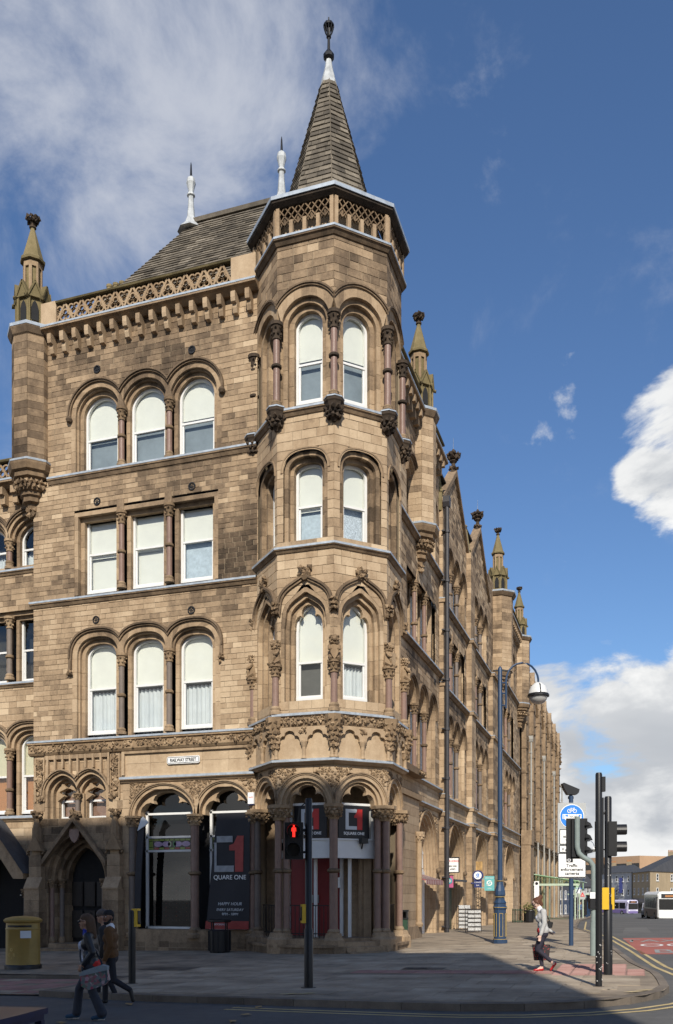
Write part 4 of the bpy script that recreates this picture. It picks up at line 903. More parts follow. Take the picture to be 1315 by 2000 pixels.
# ---- hanging angle turrets with pinnacles
def pinnacle(cx, cy, zb, sc_=1., par=None):
    P = par or B; c = (cx, cy, zb); q = MB()
    q.lathe(c, [(.62 * sc_, 0), (.62 * sc_, .05), (.5 * sc_, .1), (.5 * sc_, .95 * sc_), (.4 * sc_, 1.3 * sc_)], 8, .5, 0, R(22.5)); o = q.build('pinnacle', M_['mossy'], P)
    for k_ in range(8):
        F = Fr((cx + .50 * sc_ * math.sin(R(45 * k_)), cy - .5 * sc_ * math.cos(R(45 * k_))), (math.cos(R(45 * k_)), math.sin(R(45 * k_)))); F.o.z = zb; s_ = sc_
        q = MB(); q.prism(F, [(-.24 * s_, .98 * s_), (.24 * s_, .98 * s_), (0, 1.5 * s_)], -.15 * s_, .06 * s_, .45); q.bar(F, (-.26 * s_, .95 * s_), (0, 1.52 * s_), .06 * s_, -.1 * s_, .1 * s_, .4); q.bar(F, (.26 * s_, .95 * s_), (0, 1.52 * s_), .06 * s_, -.1 * s_, .1 * s_, .4)
        for x in (-.2, .2): q.box(F, (x - .04) * s_, (x + .04) * s_, .1 * s_, .95 * s_, -.02, .05 * s_, .55)
        q.blob(F.P(.21 * s_, .95 * s_, .12 * s_), .09 * s_, .3); q.build('gablet', M_['mossy'], o)
        q = MB(); hp = [(u * .12 * s_, z) for u, z in ((-1, .2 * s_), (1, .2 * s_), (1, .62 * s_), (.6, .78 * s_), (0, .88 * s_), (-.6, .78 * s_), (-1, .62 * s_))]; q.add([F.P(u, z, -.012 + .02) for u, z in hp], [list(range(7))], .1); q.build('opening', M_['dark'], o)  # flat dark sheet on the solid face, painting the shade of an opening
        q = MB(); F2 = Fr((cx + .26 * s_ * math.sin(R(45 * k_)), cy - .26 * s_ * math.cos(R(45 * k_))), (math.cos(R(45 * k_)), math.sin(R(45 * k_)))); F2.o.z = zb
        for x in (-.10, .10): q.box(F2, (x - .028) * s_, (x + .028) * s_, 1.3 * s_, 2.35 * s_, 0, .05, .6)
        q.box(F2, -.12 * s_, .12 * s_, 2.2 * s_, 2.38 * s_, 0, .045, .6); q.build('drum_panel', M_['carved'], o)
    q = MB(); q.lathe(c, [(.27 * sc_, 1.25 * sc_), (.27 * sc_, 2.4 * sc_), (.42 * sc_, 2.42 * sc_), (.43 * sc_, 2.5 * sc_), (.36 * sc_, 2.58 * sc_), (.08 * sc_, 3.6 * sc_), (.08 * sc_, 3.7 * sc_)], 8, .5, 0, R(22.5)); q.build('spirelet', M_['mossy'], o)
    q = MB(); q.lathe(c, [(.12 * sc_, 3.66 * sc_), (.12 * sc_, 3.72 * sc_), (.06 * sc_, 3.76 * sc_), (.12 * sc_, 3.95 * sc_), (.05 * sc_, 4.1 * sc_)], 8, .4); leafy(q, c, .13 * sc_, .2 * sc_, 3.85 * sc_, 4.05 * sc_, .35, 8, 2, .09 * sc_); q.build('finial', M_['sooty'], o)
def hang_turret(cx, cy, z_low, z_hi, wall, r=.70, base=.42, back=None):
    ap = r * math.cos(R(22.5)); hw = r * math.sin(R(22.5)); n_ = round((z_hi - z_low - .3) / .235)
    q = MB(); q.lathe((cx, cy, 0), [(r - .01, z_low), (r - .01, z_hi)], 8, .4, 0, R(22.5)); o = q.build('angle_turret', M_['mortar'], B)
    for k_ in range(8):
        phi = 45 * k_; F = Fr((cx + ap * math.sin(R(phi)), cy - ap * math.cos(R(phi))), (math.cos(R(phi)), math.sin(R(phi))))
        h = (z_hi - z_low) / n_
        for j in range(n_):
            off = hw * (.15 if (j + k_) % 2 else -.2); t0 = max(.05, min(.95, soot(F, 0, z_low + j * h, base, .3) + random.uniform(-.16, .22)))
            if (j + k_) % 3 == 0: sbox(F, -hw + .003, off - .004, z_low + j * h + .005, z_low + (j + 1) * h - .005, -.02, .012, t0, wall); sbox(F, off + .004, hw - .003, z_low + j * h + .005, z_low + (j + 1) * h - .005, -.02, .012, t0 + random.uniform(-.12, .12), wall)
            else: sbox(F, -hw + .003, hw - .003, z_low + j * h + .005, z_low + (j + 1) * h - .005, -.02, .012, t0, wall)
    q = MB(); q.lathe((cx, cy, 0), [(r, z_hi - .25), (r * 1.08, z_hi - .2), (r * 1.2, z_hi - .02), (r * 1.22, z_hi + .1)], 8, .25, 0, R(22.5)); q.build('turret_cornice', M_['stone'], o)
    q = MB(); q.lathe((cx, cy, 0), [(r * 1.225, z_hi + .02), (r * 1.24, z_hi + .12), (r * .9, z_hi + .2)], 8, .6, 0, R(22.5)); q.build('lead_flashing', M_['lead'], o)
    q = MB(); zz = z_low
    q.lathe((cx, cy, 0), [(.05, zz - 1.75), (.16, zz - 1.6), (.2, zz - 1.3), (.34, zz - 1.25), (.34, zz - 1.1), (.42, zz - 1.05), (.42, zz - .92), (.5, zz - .9), (.56, zz - .55), (.68, zz - .5), (.68, zz - .35), (.78, zz - .3), (.84, zz - .12), (.84, zz)], 8, .3, 0, R(22.5)); leafy(q, (cx, cy, 0), .53, .60, zz - .88, zz - .58, .4, 22, 2, .085); leafy(q, (cx, cy, 0), .12, .18, zz - 1.75, zz - 1.4, .4, 7, 2, .1); o2 = q.build('turret_corbel', M_['carved'], B)
    q = MB(); q.lathe((cx, cy, 0), [(.85, zz - .04), (.86, zz + .02), (.7, zz + .1)], 8, .6, 0, R(22.5)); q.build('lead_flashing', M_['lead'], o2)
hang_turret(-10.5, -.95, 16.5, 21.0, 'L'); pinnacle(-10.5, -.95, 21.15)
hang_turret(1.0, 8.35, 16.5, 21.0, 'R', base=.5); pinnacle(1.0, 8.35, 21.15)
# ---- the long side front
SEC = {'A': (2.0, 12.35, [7.1, 8.9, 10.7]), 'B': (12.35, 19.6, [14.5, 16.2, 17.9]), 'C': (19.6, 26.7, [21.7, 23.4, 25.1]), 'D': (30.8, 41.5, [34.2, 36.0, 37.8])}
GA = {'A': (9.75, 1.95), 'B': (16.2, 2.05), 'C': (23.7, 2.0), 'D': (36.0, 2.3)}
for key, (u0, u1, ws) in SEC.items():
    F = FRt; gab = key in 'BC'; lvl = 0 if key == 'A' else -.2
    zs_f = 6.42 + lvl; z2 = 11.6 + lvl * 2; z3 = (16.0 if not gab else 15.0)
    gc, ga = GA[key]
    # ground arch
    ashlar(wallR, F, u0, u1, -.8, 5.5 + lvl, [Op(gc, -.9, 2.85, ga + .1, 'round', 2.25 + .1)], .33, .7, 'R', base=.62, amt=.2, jit=.1)
    for j in range(5): order(F, gc, -.6, 2.85, 'round', ga, 2.25, -.40 + .1 * j, -.30 + .1 * j, -.48 + .12 * j, -.66, 'R', base=.68, amt=.12, jit=.05, nv=9)
    hood(None, F, gc, 2.85, 'round', ga, 2.25, .1, .2, .1, -9, 9, 0, .6)
    for s_ in (-1, 1): q = MB(); q.ball(F.P(gc + s_ * (ga + .15), 2.8, .08), .13, 8, .3); q.build('label_stop', M_['stone'], B)
    EL = [(gc, 2.85, ga + .25, 2.5)]; spandrel(F, gc + ga * .55, gc + ga + .15, 4.3, 5.2, EL, 60, .06, 5); spandrel(F, gc - ga - .15, gc - ga * .55, 4.3, 5.2, EL, 40, .06, 6)
    ashlar(wallR, F, u0, u1, 5.5 + lvl, zs_f, [], .3, .8, 'R', base=.66, amt=.15, jit=.07)
    string_course(B, [(1, u0), (1, u1)], 5.52 + lvl, .14, .18, tone=.6); string_course(B, [(1, u0), (1, u1)], zs_f, .14, .18, tone=.55)
    # first floor
    ashlar(wallR, F, u0, u1, zs_f, z2, [Op(w, zs_f, 9.35 + lvl, .58 + .3, 'round', .62 + .3) for w in ws], .23, .5, 'R', base=.52, amt=.3, jit=.22, pale=.16, seed=5.)
    zt3 = 14.3 if not gab else 13.7
    ashlar(wallR, F, u0, u1, z2, z3, [Op(w, z2, zt3 - .1, .58 + .27, 'rect', .27) for w in ws], .23, .5, 'R', base=.50, amt=.3, jit=.22, pale=.16, seed=5.)
    ztop = 20.95 if not gab else 19.3
    zs3 = 17.95 if not gab else 17.0
    ashlar(wallR, F, u0, u1, z3, ztop, [Op(w, z3, zs3, .58 + .3, 'round', .58 + .3) for w in ws], .23, .5, 'R', base=.50, amt=.3, jit=.24, seed=5., pale=.22)
    hd = MB()
    for i, w in enumerate(ws):
        sp = (ws[1] - ws[0]) / 2; l, h = (-9 if i == 0 else -sp), (9 if i == 2 else sp)
        for o0, o1, df, db in ((0, .13, -.34, -.62), (.13, .22, -.16, -.45), (.22, .30, .006, -.35)):
            order(F, w, zs_f, 9.35 + lvl, 'round', .58, .62, o0, o1, df, db, 'R', l, h, base=.58, nv=6, jl=i == 0 or o0 == 0, jr=i == 2 or o0 == 0)
            order(F, w, z3, zs3, 'round', .58, .58, o0, o1, df, db, 'R', l, h, base=.55, nv=6, jl=i == 0 or o0 == 0, jr=i == 2 or o0 == 0)
            if o0 < .2: order(F, w, z2, zt3 - .1, 'rect', .58, 0, o0, o1 if o0 < .1 else .27, df, db, 'R', l, h, base=.5, jl=i == 0 or o0 == 0, jr=i == 2 or o0 == 0)
        hood(None, F, w, 9.35 + lvl, 'round', .58, .62, .3, .42, .13, l, h, 0, .3); hood(None, F, w, zs3, 'round', .58, .58, .3, .42, .13, l, h, 0, .3)
        window(B, F, w, zs_f + .1, 9.35 + lvl, 'round', .58, .62, -.5, blind=.5, low='curtain' if key == 'A' else 'net', rail=8.3)
        window(B, F, w, z2 + .1, zt3 - .1, 'rect', .58, 0, -.5, blind=.4, low='grey_int')
        window(B, F, w, z3 + .1, zs3, 'round', .58, .58, -.5, blind=.3, low='grey_int')
    for j in (0, 1):
        u = (ws[j] + ws[j + 1]) / 2; c = F.P(u, 0, -.10)
        sh = 'granite' if key == 'A' or j == 0 else 'greycol'
        column(B, c, zs_f + .05, 9.4 + lvl, .1, sh, ring=8.0, n=10); column(B, c, z2 + .05, zt3, .1, sh, ring=12.6, n=10); column(B, c, z3 + .05, zs3 + .05, .1, 'greycol', ring=z3 + 1.1, n=10)
        q = MB(); q.prism(F, [(u - .15, zt3), (u + .15, zt3), (u, zt3 + .5)], -.3, .04, .5); q.build('springer', M_['stone'], B); q = MB(); q.box(F, u - .1, u + .1, 9.4 + lvl, 9.9, -.4, -.02, .55); q.build('springer', M_['stone'], B); q = MB(); q.box(F, u - .1, u + .1, zs3 + .05, zs3 + .4, -.4, -.02, .5); q.build('springer', M_['stone'], B)
    string_course(B, [(1, u0), (1, u1)], z2, .18, .2, tone=.4); string_course(B, [(1, u0), (1, u1)], z3, .18, .2, tone=.35)
    for u in (u0 + 1.2, u1 - 1.0):
        if key != 'A' or u > 7: vent(B, F, u, z2 - .6, .13); vent(B, F, u, z2 - .6 + 3.3, .13)
    if gab:
        mid = (u0 + u1) / 2; hwid = (u1 - u0) / 2 - .15; n_ = 13; zg = 21.9
        for j in range(n_):
            za, zb = 19.3 + (zg - 19.3) * j / n_, 19.3 + (zg - 19.3) * (j + 1) / n_; wa = hwid * (1 - (j + .5) / n_)
            ashlar(wallR, F, mid - wa, mid + wa, za, zb, [], .2, .45, 'R', base=.50, amt=.25, jit=.26, pale=.2)
        q = MB(); q.prism(F, [(mid - hwid - .15, 19.2), (mid, zg + .15), (mid + hwid + .15, 19.2), (mid + hwid + .15, 19.45), (mid, zg + .42), (mid - hwid - .15, 19.45)], -.3, .14, .4); q.build('gable_coping', M_['stone'], B)
        q = MB(); c = F.P(mid, 0, -.05); q.lathe(c, [(.2, zg + .25), (.12, zg + .5), (.09, zg + .75), (.2, zg + .85), (.13, zg + .95), (.17, zg + 1.2), (.05, zg + 1.45)], 8, .35); leafy(q, c, .2, .28, zg + .95, zg + 1.25, .35, 8, 2, .12); leafy(q, c, .15, .2, zg + .4, zg + .6, .35, 6, 1, .1); o = q.build('gable_finial', M_['sooty'], B); q = MB(); q.lathe(c, [(.012, zg + 1.4), (.006, zg + 2.0)], 5); q.build('lightning_rod', M_['greymetal'], o)
        q = MB(); c = F.P(u0 + .1, 0, -.1); q.lathe(c, [(.26, 18.9), (.26, 19.7), (.3, 19.75), (.22, 19.9), (.05, 21.0), (.09, 21.05), (.03, 21.15)], 8, .5, 0, R(22.5)); q.build('gable_pinnacle', M_['mossy'], B)
        q = MB(); q.add([F.P(mid - hwid, 19.3, -.2), F.P(mid, zg + .1, -.2), F.P(mid + hwid, 19.3, -.2), F.P(mid - hwid, 19.3, -6), F.P(mid, zg + .1, -6), F.P(mid + hwid, 19.3, -6)], [(0, 1, 4, 3), (1, 2, 5, 4), (0, 1, 2)], .4); q.build('gable_roof', M_['slate'], B)
    else:
        string_course(B, [(1, u0), (1, u1)], 21.02, .25, .42, 'cornice', tone=.45)
        for i in range(int((u1 - u0 - .4) / .55)):
            u = u0 + .4 + i * .55
            if key == 'A' and u < 5: continue
            m = MB(); m.box(F, u - .1, u + .1, 20.52, 20.76, 0, .38, .5); m.box(F, u - .1, u + .1, 20.2, 20.52, 0, .24, .5); m.build('bracket', M_['stone'], B)
        balustrade(F, max(u0, 4.5) , u1, 21.1, 21.72, .2, int((u1 - max(u0, 4.5)) / .65))
# buttresses between the bays
for ua, ub, dd in ((12.35, 13.15, .22), (19.25, 20.45, .3), (26.7, 30.8, .30)):
    for z0, z1, k_ in ((-.9, 5.3, 0.), (5.42, 6.1, .02), (6.22, 11.1, .0), (11.22, 14.85, -.02), (14.97, 19.5, -.05)):
        if dd == .30 and ub > 30 and z0 > 14: continue
        n_ = max(1, round((z1 - z0) / .3))
        for j in range(n_):
            za, zb = z0 + (z1 - z0) * j / n_ + .004, z0 + (z1 - z0) * (j + 1) / n_ - .004; nu = max(1, round((ub - ua) / .75)); sh = .12 * (j % 2)
            for i in range(nu): sbox(FRt, ua + (ub - ua) * i / nu + (sh if i else 0) + .003, ua + (ub - ua) * (i + 1) / nu + (sh if i < nu - 1 else 0) - .003, za, zb, -.3, dd + k_, max(.1, min(.95, soot(FRt, ua, za, .52, .2) + random.uniform(-.14, .2))), 'R')
    for z in (5.36, 6.16, 11.16, 14.9):
        q = MB(); q.box(FRt, ua - .05, ub + .05, z - .1, z + .06, 0, dd + .10, .5); o = q.build('offset_course', M_['stone'], B); q = MB(); q.box(FRt, ua - .06, ub + .06, z + .062, z + .09, 0, dd + .115, .5); q.build('lead_flashing', M_['lead'], o)
ashlar(wallR, FRt, 26.7, 30.8, 14.9, 21.0, [], .25, .55, 'R', base=.52, amt=.25); ashlar(wallR, FRt, 41.5, 42.6, -.9, 21.0, [], .28, .5, 'R', base=.5, amt=.25)
hang_turret(1.2, 29.4, 15.6, 20.4, 'R', r=.95, base=.6); pinnacle(1.2, 29.4, 20.6, 1.0)
hang_turret(1.1, 41.3, 16.0, 20.9, 'R', r=.80, base=.55); pinnacle(1.1, 41.3, 21.0, .95)
# side entrance pier next to the turret, down pipes
for j in range(17): sbox(FRt, 4.2, 7.3, -.2 + .33 * j, -.2 + .33 * (j + 1) - .008, 0, .26, .62 + random.uniform(-.08, .08), 'R')
q = MB(); q.box(FRt, 4.1, 7.4, -.4, .55, 0, .36, .5); q.build('pier_plinth', M_['stone'], B)
q = MB(); q.box(FRt, 4.1, 7.4, 5.42, 5.62, 0, .36, .5); q.box(FRt, 4.1, 7.4, 6.3, 6.55, 0, .5, .35); carve(q, FRt, 6.2, 7.4, 6.35, 6.5, .5, .06, 40, .35); q.build('pier_cornice', M_['carved'], B)
q = MB(); q.lathe(FRt.P(6.9, 0, .36), [(.13, .5), (.16, .6), (.11, .7), (.11, 3.75), (.13, 3.8), (.22, 4.1), (.22, 4.18)], 10, .6); leafy(q, FRt.P(6.9, 0, .36), .15, .2, 3.85, 4.08, .55, 8, 2, .06); q.build('pilaster_shaft', M_['stone'], B)
def pipe(F, u, z0, z1, d, r=.07, mat='pipe', par=None, hopper=True, step=2.2):
    q = MB(); q.tube([F.P(u, z0, d), F.P(u, z1, d)], r, 8); o = q.build('down_pipe', M_[mat], par or B, True); z = z0 + .3
    while z < z1: q = MB(); q.tube([F.P(u, z - .06, d), F.P(u, z + .06, d)], r * 1.35, 8); q.box(F, u - r * 2, u + r * 2, z - .03, z + .03, d - r * 2, d - r * .5); q.build('pipe_collar', M_[mat], o); z += step
    if hopper: q = MB(); q.prism(F, [(u - .1, z1), (u + .1, z1), (u + .17, z1 + .2), (u + .17, z1 + .45), (u - .17, z1 + .45), (u - .17, z1 + .2)], d - .16, d + .14); q.build('pipe_hopper', M_[mat], o)
pipe(FRt, 12.35, .02, 19.0, .36, .10)
# ground-floor infills of the side arches
def infill(key, mat_low, win=True):
    gc, ga = GA[key]; F = FRt; a = ga - .38
    q = MB(); q.add([F.P(gc - a, -.6, -.64), F.P(gc + a, -.6, -.64), F.P(gc + a, 5, -.64), F.P(gc - a, 5, -.64)], [(0, 1, 2, 3)]); q.build('shop_interior', M_['dark'], B)
gcA = GA['A'][0]
for key in 'ABCD': infill(key, None)
F = FRt
q = MB()      # fanlight over the awning, red door beneath
q.band(F, [(gcA + u * .9, 2.9 + z * .94) for u, z in head('round', 1.54, 1.84)], [(gcA + u, 2.9 + z) for u, z in head('round', 1.54, 1.84)], -.6, -.48)
for x in (-.9, -.3, .3, .9): q.box(F, gcA + x - .04, gcA + x + .04, 2.75, 4.2, -.6, -.50)
for z in (2.75, 3.5): q.box(F, gcA - 1.54, gcA + 1.54, z, z + .12, -.6, -.47)
o = q.build('fanlight', M_['white'], B); p = MB(); p.add([F.P(gcA + u * 1.5, 2.8 + z, -.55) for u, z in ((-1, 0), (1, 0), (1, .1), (.7, 1.3), (0, 1.85), (-.7, 1.3), (-1, .1))], [list(range(7))]); p.build('pane', M_['glass'], o)
q = MB(); q.box(F, gcA - 1.54, gcA - .2, -.3, 2.75, -.62, -.5); q.box(F, gcA - .2, gcA - .05, .0, 2.6, -.62, -.45); q.box(F, gcA + .95, gcA + 1.54, -.1, 2.75, -.62, -.42); q.box(F, gcA - .05, gcA + .95, 2.45, 2.75, -.62, -.45); o = q.build('door_frame', M_['white'], B)
q = MB(); q.box(F, gcA - .05, gcA + .95, .05, 2.45, -.6, -.52); q.box(F, gcA + .1, gcA + .8, .3, 1.1, -.52, -.5); q.box(F, gcA + .1, gcA + .8, 1.3, 2.2, -.52, -.5); q.build('door', M_['doorred2'], B)
q = MB(); q.box(F, gcA - 1.54, gcA + 1.54, -.5, .05, -.66, .02, .6); q.build('doorstep', M_['stone'], B)
# striped awning
M_['awnr'] = simple('awning red', (.27, .085, .08), .8); M_['awnw'] = simple('awning pink', (.45, .33, .30), .8)
aw = root('awning', 'faded red and pink striped shop awning beside the turret', 'awning', F.P(9.2, 2.2, .2))
q = MB(); q.prism(Fr(F.P(7.6, 0), (1, 0)), [(-.45, 2.62), (.46, 2.34), (.46, 2.30), (-.45, 2.56)], -3.4, 0, .5); q.build('canopy', M_['awnr'], aw)
for i in range(20):
    q = MB(); u = 7.6 + i * .17; q.prism(F, [(u, 2.33), (u, 2.20), (u + .042, 2.16), (u + .085, 2.14), (u + .128, 2.16), (u + .17, 2.20), (u + .17, 2.33)], .455, .468); q.build('scallop', M_['awnr' if i % 2 else 'awnw'], aw)
for i in range(10): q = MB(); u = 7.6 + i * .34; q.add([F.P(u + .17, 2.626, -.45), F.P(u + .34, 2.626, -.45), F.P(u + .34, 2.348, .462), F.P(u + .17, 2.348, .462)], [(0, 1, 2, 3)]); q.build('stripe', M_['awnw'], aw)
# shop B: off-licence
q = MB(); q.box(F, 14.6, 14.85, 0, 2.3, -.6, -.45); q.box(F, 16.5, 16.75, 0, 2.3, -.6, -.42); q.box(F, 14.6, 17.85, 2.3, 2.5, -.6, -.3)
o = q.build('shop_front', M_['green'], B); q = MB(); q.box(F, 16.75, 17.75, .02, 2.25, -.6, -.48); q.box(F, 16.9, 17.6, .2, .9, -.48, -.45); q.box(F, 16.9, 17.6, 1.0, 2.0, -.48, -.45); q.build('door', M_['green'], B)
for i in range(4): q = MB(); q.box(F, 14.75 + i * .8, 14.83 + i * .8, 2.6, 4.6, -.58, -.5); q.build('glazing_bar', M_['greypipe'], B)
q = MB(); q.prism(Fr(F.P(14.4, 0), (1, 0)), [(-.45, 2.52), (.30, 2.46), (.30, 2.36), (-.45, 2.4)], -3.4, 0, .3); q.build('canopy_box', M_['black'], B)
M_['pink'] = simple('pink sign', (.42, .09, .19), .5); M_['teal'] = simple('turquoise sign', (.13, .40, .40), .5, 0, .12, 5.); M_['palebrass'] = simple('aged board', (.36, .22, .08), .6, 0, .6, 4.); M_['tealdk'] = simple('teal roundel', (.03, .25, .30), .5)
F2 = Fr((0, 13.75), (1, 0))
o = root('shop_sign', 'white OFF-LICENCE board with red letters beside the black down pipe', 'sign', F2.P(1.35, 2.75, 0)); q = MB(); q.box(F2, 1.06, 1.64, 2.76, 3.45, -.04, 0); q.build('board', M_['signwhite'], o)
q = MB()
for a, c in (((1.06, 2.76), (1.64, 2.76)), ((1.06, 3.45), (1.64, 3.45)), ((1.06, 2.76), (1.06, 3.45)), ((1.64, 2.76), (1.64, 3.45))): q.bar(F2, a, c, .04, -.05, .02)
q.box(F2, .95, 1.06, 3.2, 3.25, -.03, 0); q.build('frame', M_['black'], o)
for t_, z, s_, m_ in (('OFF-LICENCE', 3.24, .135, 'sredsign'), ('BEERS, WINES', 3.02, .085, 'black'), ('& SPIRITS', 2.88, .09, 'black')): text_mesh(t_, F2, 1.35, z, .004, s_, M_[m_], o, bold=.002, xs=.68)
F3 = Fr((0, 13.2), (1, 0))
o = root('hanging_sign', 'small pink hanging sign with a teal roundel by the off-licence', 'sign', F3.P(1.3, 2.08, 0)); q = MB(); q.box(F3, 1.12, 1.48, 2.06, 2.60, -.05, 0); q.build('board', M_['pink'], o); q = MB(); q.box(F3, .95, 1.12, 2.5, 2.54, -.03, 0); q.box(F3, 1.09, 1.51, 2.6, 2.63, -.06, .01); q.box(F3, 1.09, 1.51, 2.03, 2.06, -.06, .01); q.build('bracket', M_['iron'], o)
q = MB(); q.disc(F3, (1.3, 2.36), .14, .0, .012, 20); q.build('roundel', M_['tealdk'], o); q = MB(); q.ringuz(F3, (1.28, 2.36), .04, .07, .012, .02, 16); q.bar(F3, (1.33, 2.41), (1.38, 2.31), .03, .012, .02); q.bar(F3, (1.33, 2.31), (1.38, 2.41), .03, .012, .02); q.build('emblem', M_['signwhite'], o)
F4 = Fr((0, 19.2), (1, 0)); M_['bluebk'] = simple('dark blue sign', (.02, .03, .13), .5)
o = root('hanging_sign', 'dark blue hanging sign with a white roundel above the newspaper racks', 'sign', F4.P(1.6, 2.1, 0)); q = MB(); q.disc(F4, (1.61, 2.72), .27, -.16, .0, 20); q.box(F4, 1.42, 1.80, 2.1, 2.5, -.12, 0); q.box(F4, 1.25, 1.42, 2.3, 2.36, -.08, -.02); q.build('case', M_['bluebk'], o); q = MB(); q.disc(F4, (1.61, 2.72), .20, 0, .02, 20); q.build('roundel', M_['signwhite'], o); q = MB(); q.ringuz(F4, (1.61, 2.75), .035, .08, .02, .03, 12); q.bar(F4, (1.51, 2.62), (1.71, 2.65), .025, .02, .03); q.build('emblem', M_['signblue'], o)
text_mesh('LOUNGE', F4, 1.61, 2.34, .004, .09, M_['signwhite'], o); text_mesh('BAR', F4, 1.61, 2.18, .004, .09, M_['signwhite'], o)
F5 = Fr((0, 24.0), (1, 0)); o = root('banner_sign', 'pale turquoise poster board hung out from the buttress behind the lamp post', 'sign', F5.P(1.45, 1.95, 0)); q = MB(); q.box(F5, 1.2, 1.76, 1.95, 2.78, -.04, 0); q.box(F5, .95, 1.2, 2.1, 2.14, -.05, -.02); q.box(F5, .95, 1.2, 2.6, 2.64, -.05, -.02); q.build('board', M_['teal'], o); q = MB(); q.ringuz(F5, (1.48, 2.38), .10, .16, 0, .008, 18); q.bar(F5, (1.34, 2.26), (1.62, 2.5), .03, 0, .008); q.build('emblem', M_['signwhite'], o); text_mesh('WEDNESDAY', F5, 1.48, 2.64, .004, .08, M_['signwhite'], o); text_mesh('OPEN', F5, 1.48, 2.05, .004, .08, M_['signwhite'], o)
F6 = Fr((0, 21.9), (1, 0)); q = MB(); q.box(F6, .94, 1.42, 2.98, 3.54, -.05, 0); o = q.build('wall_board', M_['palebrass'], None); tag(o, 'weathered ochre board above the newspaper racks under the third arch', 'sign')
for key in 'CD':
    gc, ga = GA[key]; q = MB()
    for x in (-.9, -.2, .5, 1.2): q.box(F, gc + x - .05, gc + x + .05, -.3, 4.4, -.58, -.5)
    q.box(F, gc - 1.6, gc + 1.6, 2.7, 2.85, -.58, -.3); o = q.build('shop_window', M_['black' if key == 'D' else 'greypipe'], B); p = MB(); p.add([F.P(gc + u, z, -.54) for u, z in ((-1.5, -.3), (1.5, -.3), (1.5, 3.2), (.9, 4.4), (0, 4.8), (-.9, 4.4), (-1.5, 3.2))], [list(range(7))]); p.build('pane', M_['shopglass'], o)
# walls out, stones and slates out
wl = wallL.build('front_wall', M_['mortar'], B); wt = wallT.build('turret_wall', M_['mortar'], B); wr = wallR.build('side_wall', M_['mortar'], B)
q = MB()      # floors, back of rooms and roofs that close the shell
q.bx(-10.4, 0, -.1, 0.1, -.4, 20.9); q.bx(-.2, .0, -.1, 42.5, -.4, 20.9); q.bx(-10.4, .95, -.6, 42.5, 20.9, 20.98); q.bx(-10.4, 0, 14, 14.2, -.4, 20.9); q.bx(-10.4, -10.2, -.9, 14, -.4, 20.9); q.bx(-6., .9, 42.4, 42.58, -1, 20.9); q.build('interior_wall', M_['dark'], B)
flush(STONES, 300, 'stone', 'stonework', M_['stone'], {'L': wl, 'T': wt, 'R': wr}, B)
flush(SLATES, 300, 'slate', 'slating', M_['slate'], {'spire': spire, 'roof': roof}, B)
# ------------------------------------------------------------ lower wing on the left, with its gated archway
STONES.clear(); BM = B
B = root('adjoining_building', 'lower sandstone wing at the left edge with gated pointed archway and balustrade', 'building', (-14, -.5, -.35))
FN = Fr((0, -.5), (1, 0)); wn = MB(); wx = [-11.0, -12.75, -14.5]
ashlar(wn, FN, -20, -10.42, 12.6, 16.1, [Op(w, 13.3, 14.35, .58 + .35, 'round') for w in wx], .2, .45, 'N', base=.6, amt=.25)
ashlar(wn, FN, -20, -10.42, 8.6, 12.6, [Op(w, 9.3, 11.55, .6 + .3, 'rect', .3) for w in wx], .2, .45, 'N', base=.6, amt=.2)
ashlar(wn, FN, -20, -10.42, 4.1, 8.6, [Op(w, 4.55, 6.9, .6 + .35, 'super', .55 + .35) for w in wx], .22, .5, 'N', base=.66, amt=.2)
ashlar(wn, FN, -20, -10.42, -1., 4.1, [Op(-12.1, -1, 1.9, 1.3, 'point', 1.75)], .28, .6, 'N', base=.5, amt=.2)
hd = MB()
for w in wx:
    for o0, o1, df, db in ((0, .13, -.26, -.5), (.13, .24, -.12, -.35), (.24, .35, .005, -.3)):
        order(FN, w, 13.3, 14.35, 'round', .58, .58, o0, o1, df, db, 'N', -.875, .875, base=.6, jl=o0 < .1, jr=o0 < .1); order(FN, w, 4.55, 6.9, 'super', .6, .55, o0, o1, df, db, 'N', -.875, .875, base=.62, jl=o0 < .1, jr=o0 < .1)
        if o0 < .2: order(FN, w, 9.3, 11.55, 'rect', .6, 0, o0, .13 if o0 == 0 else .3, df, db, 'N', -.875, .875, base=.55, jl=o0 < .1, jr=o0 < .1)
    hood(None, FN, w, 14.35, 'round', .58, .58, .35, .47, .12, -.875, .875, 0, .35); hood(None, FN, w, 6.9, 'super', .6, .55, .35, .46, .12, -.875, .875, 0, .4)
    window(B, FN, w, 13.35, 14.35, 'round', .58, .58, -.4, blind=0, low='curtain', rail=14.1); window(B, FN, w, 9.35, 11.55, 'rect', .6, 0, -.4, blind=0, low=None, rail=10.5)
    window(B, FN, w, 4.65, 6.9, 'super', .6, .55, -.4, blind=.5, low='board', rail=6.0, bmat='slat')
for j in (0, 1):
    for z0, z1 in ((13.35, 14.4), (9.4, 11.65), (4.6, 6.95)): column(B, FN.P((wx[j] + wx[j + 1]) / 2, 0, -.08), z0, z1, .1, 'greycol' if z0 < 12 and z0 > 8 else 'granite', ring=(z0 + z1) / 2 - .3, captone=.55)
for z in (13.25, 9.25, 4.5): string_course(B, [(-20, -.5), (-10.42, -.5)], z, .16, .13, tone=.5)
string_course(B, [(-20, -.5), (-10.9, -.5)], 16.35, .25, .42, 'cornice', tone=.45)
for i in range(16): m = MB(); m.box(FN, -11.5 - i * .53, -11.3 - i * .53, 15.85, 16.1, 0, .38, .55); m.box(FN, -11.5 - i * .53, -11.3 - i * .53, 15.55, 15.85, 0, .24, .55); m.build('bracket', M_['stone'], B)
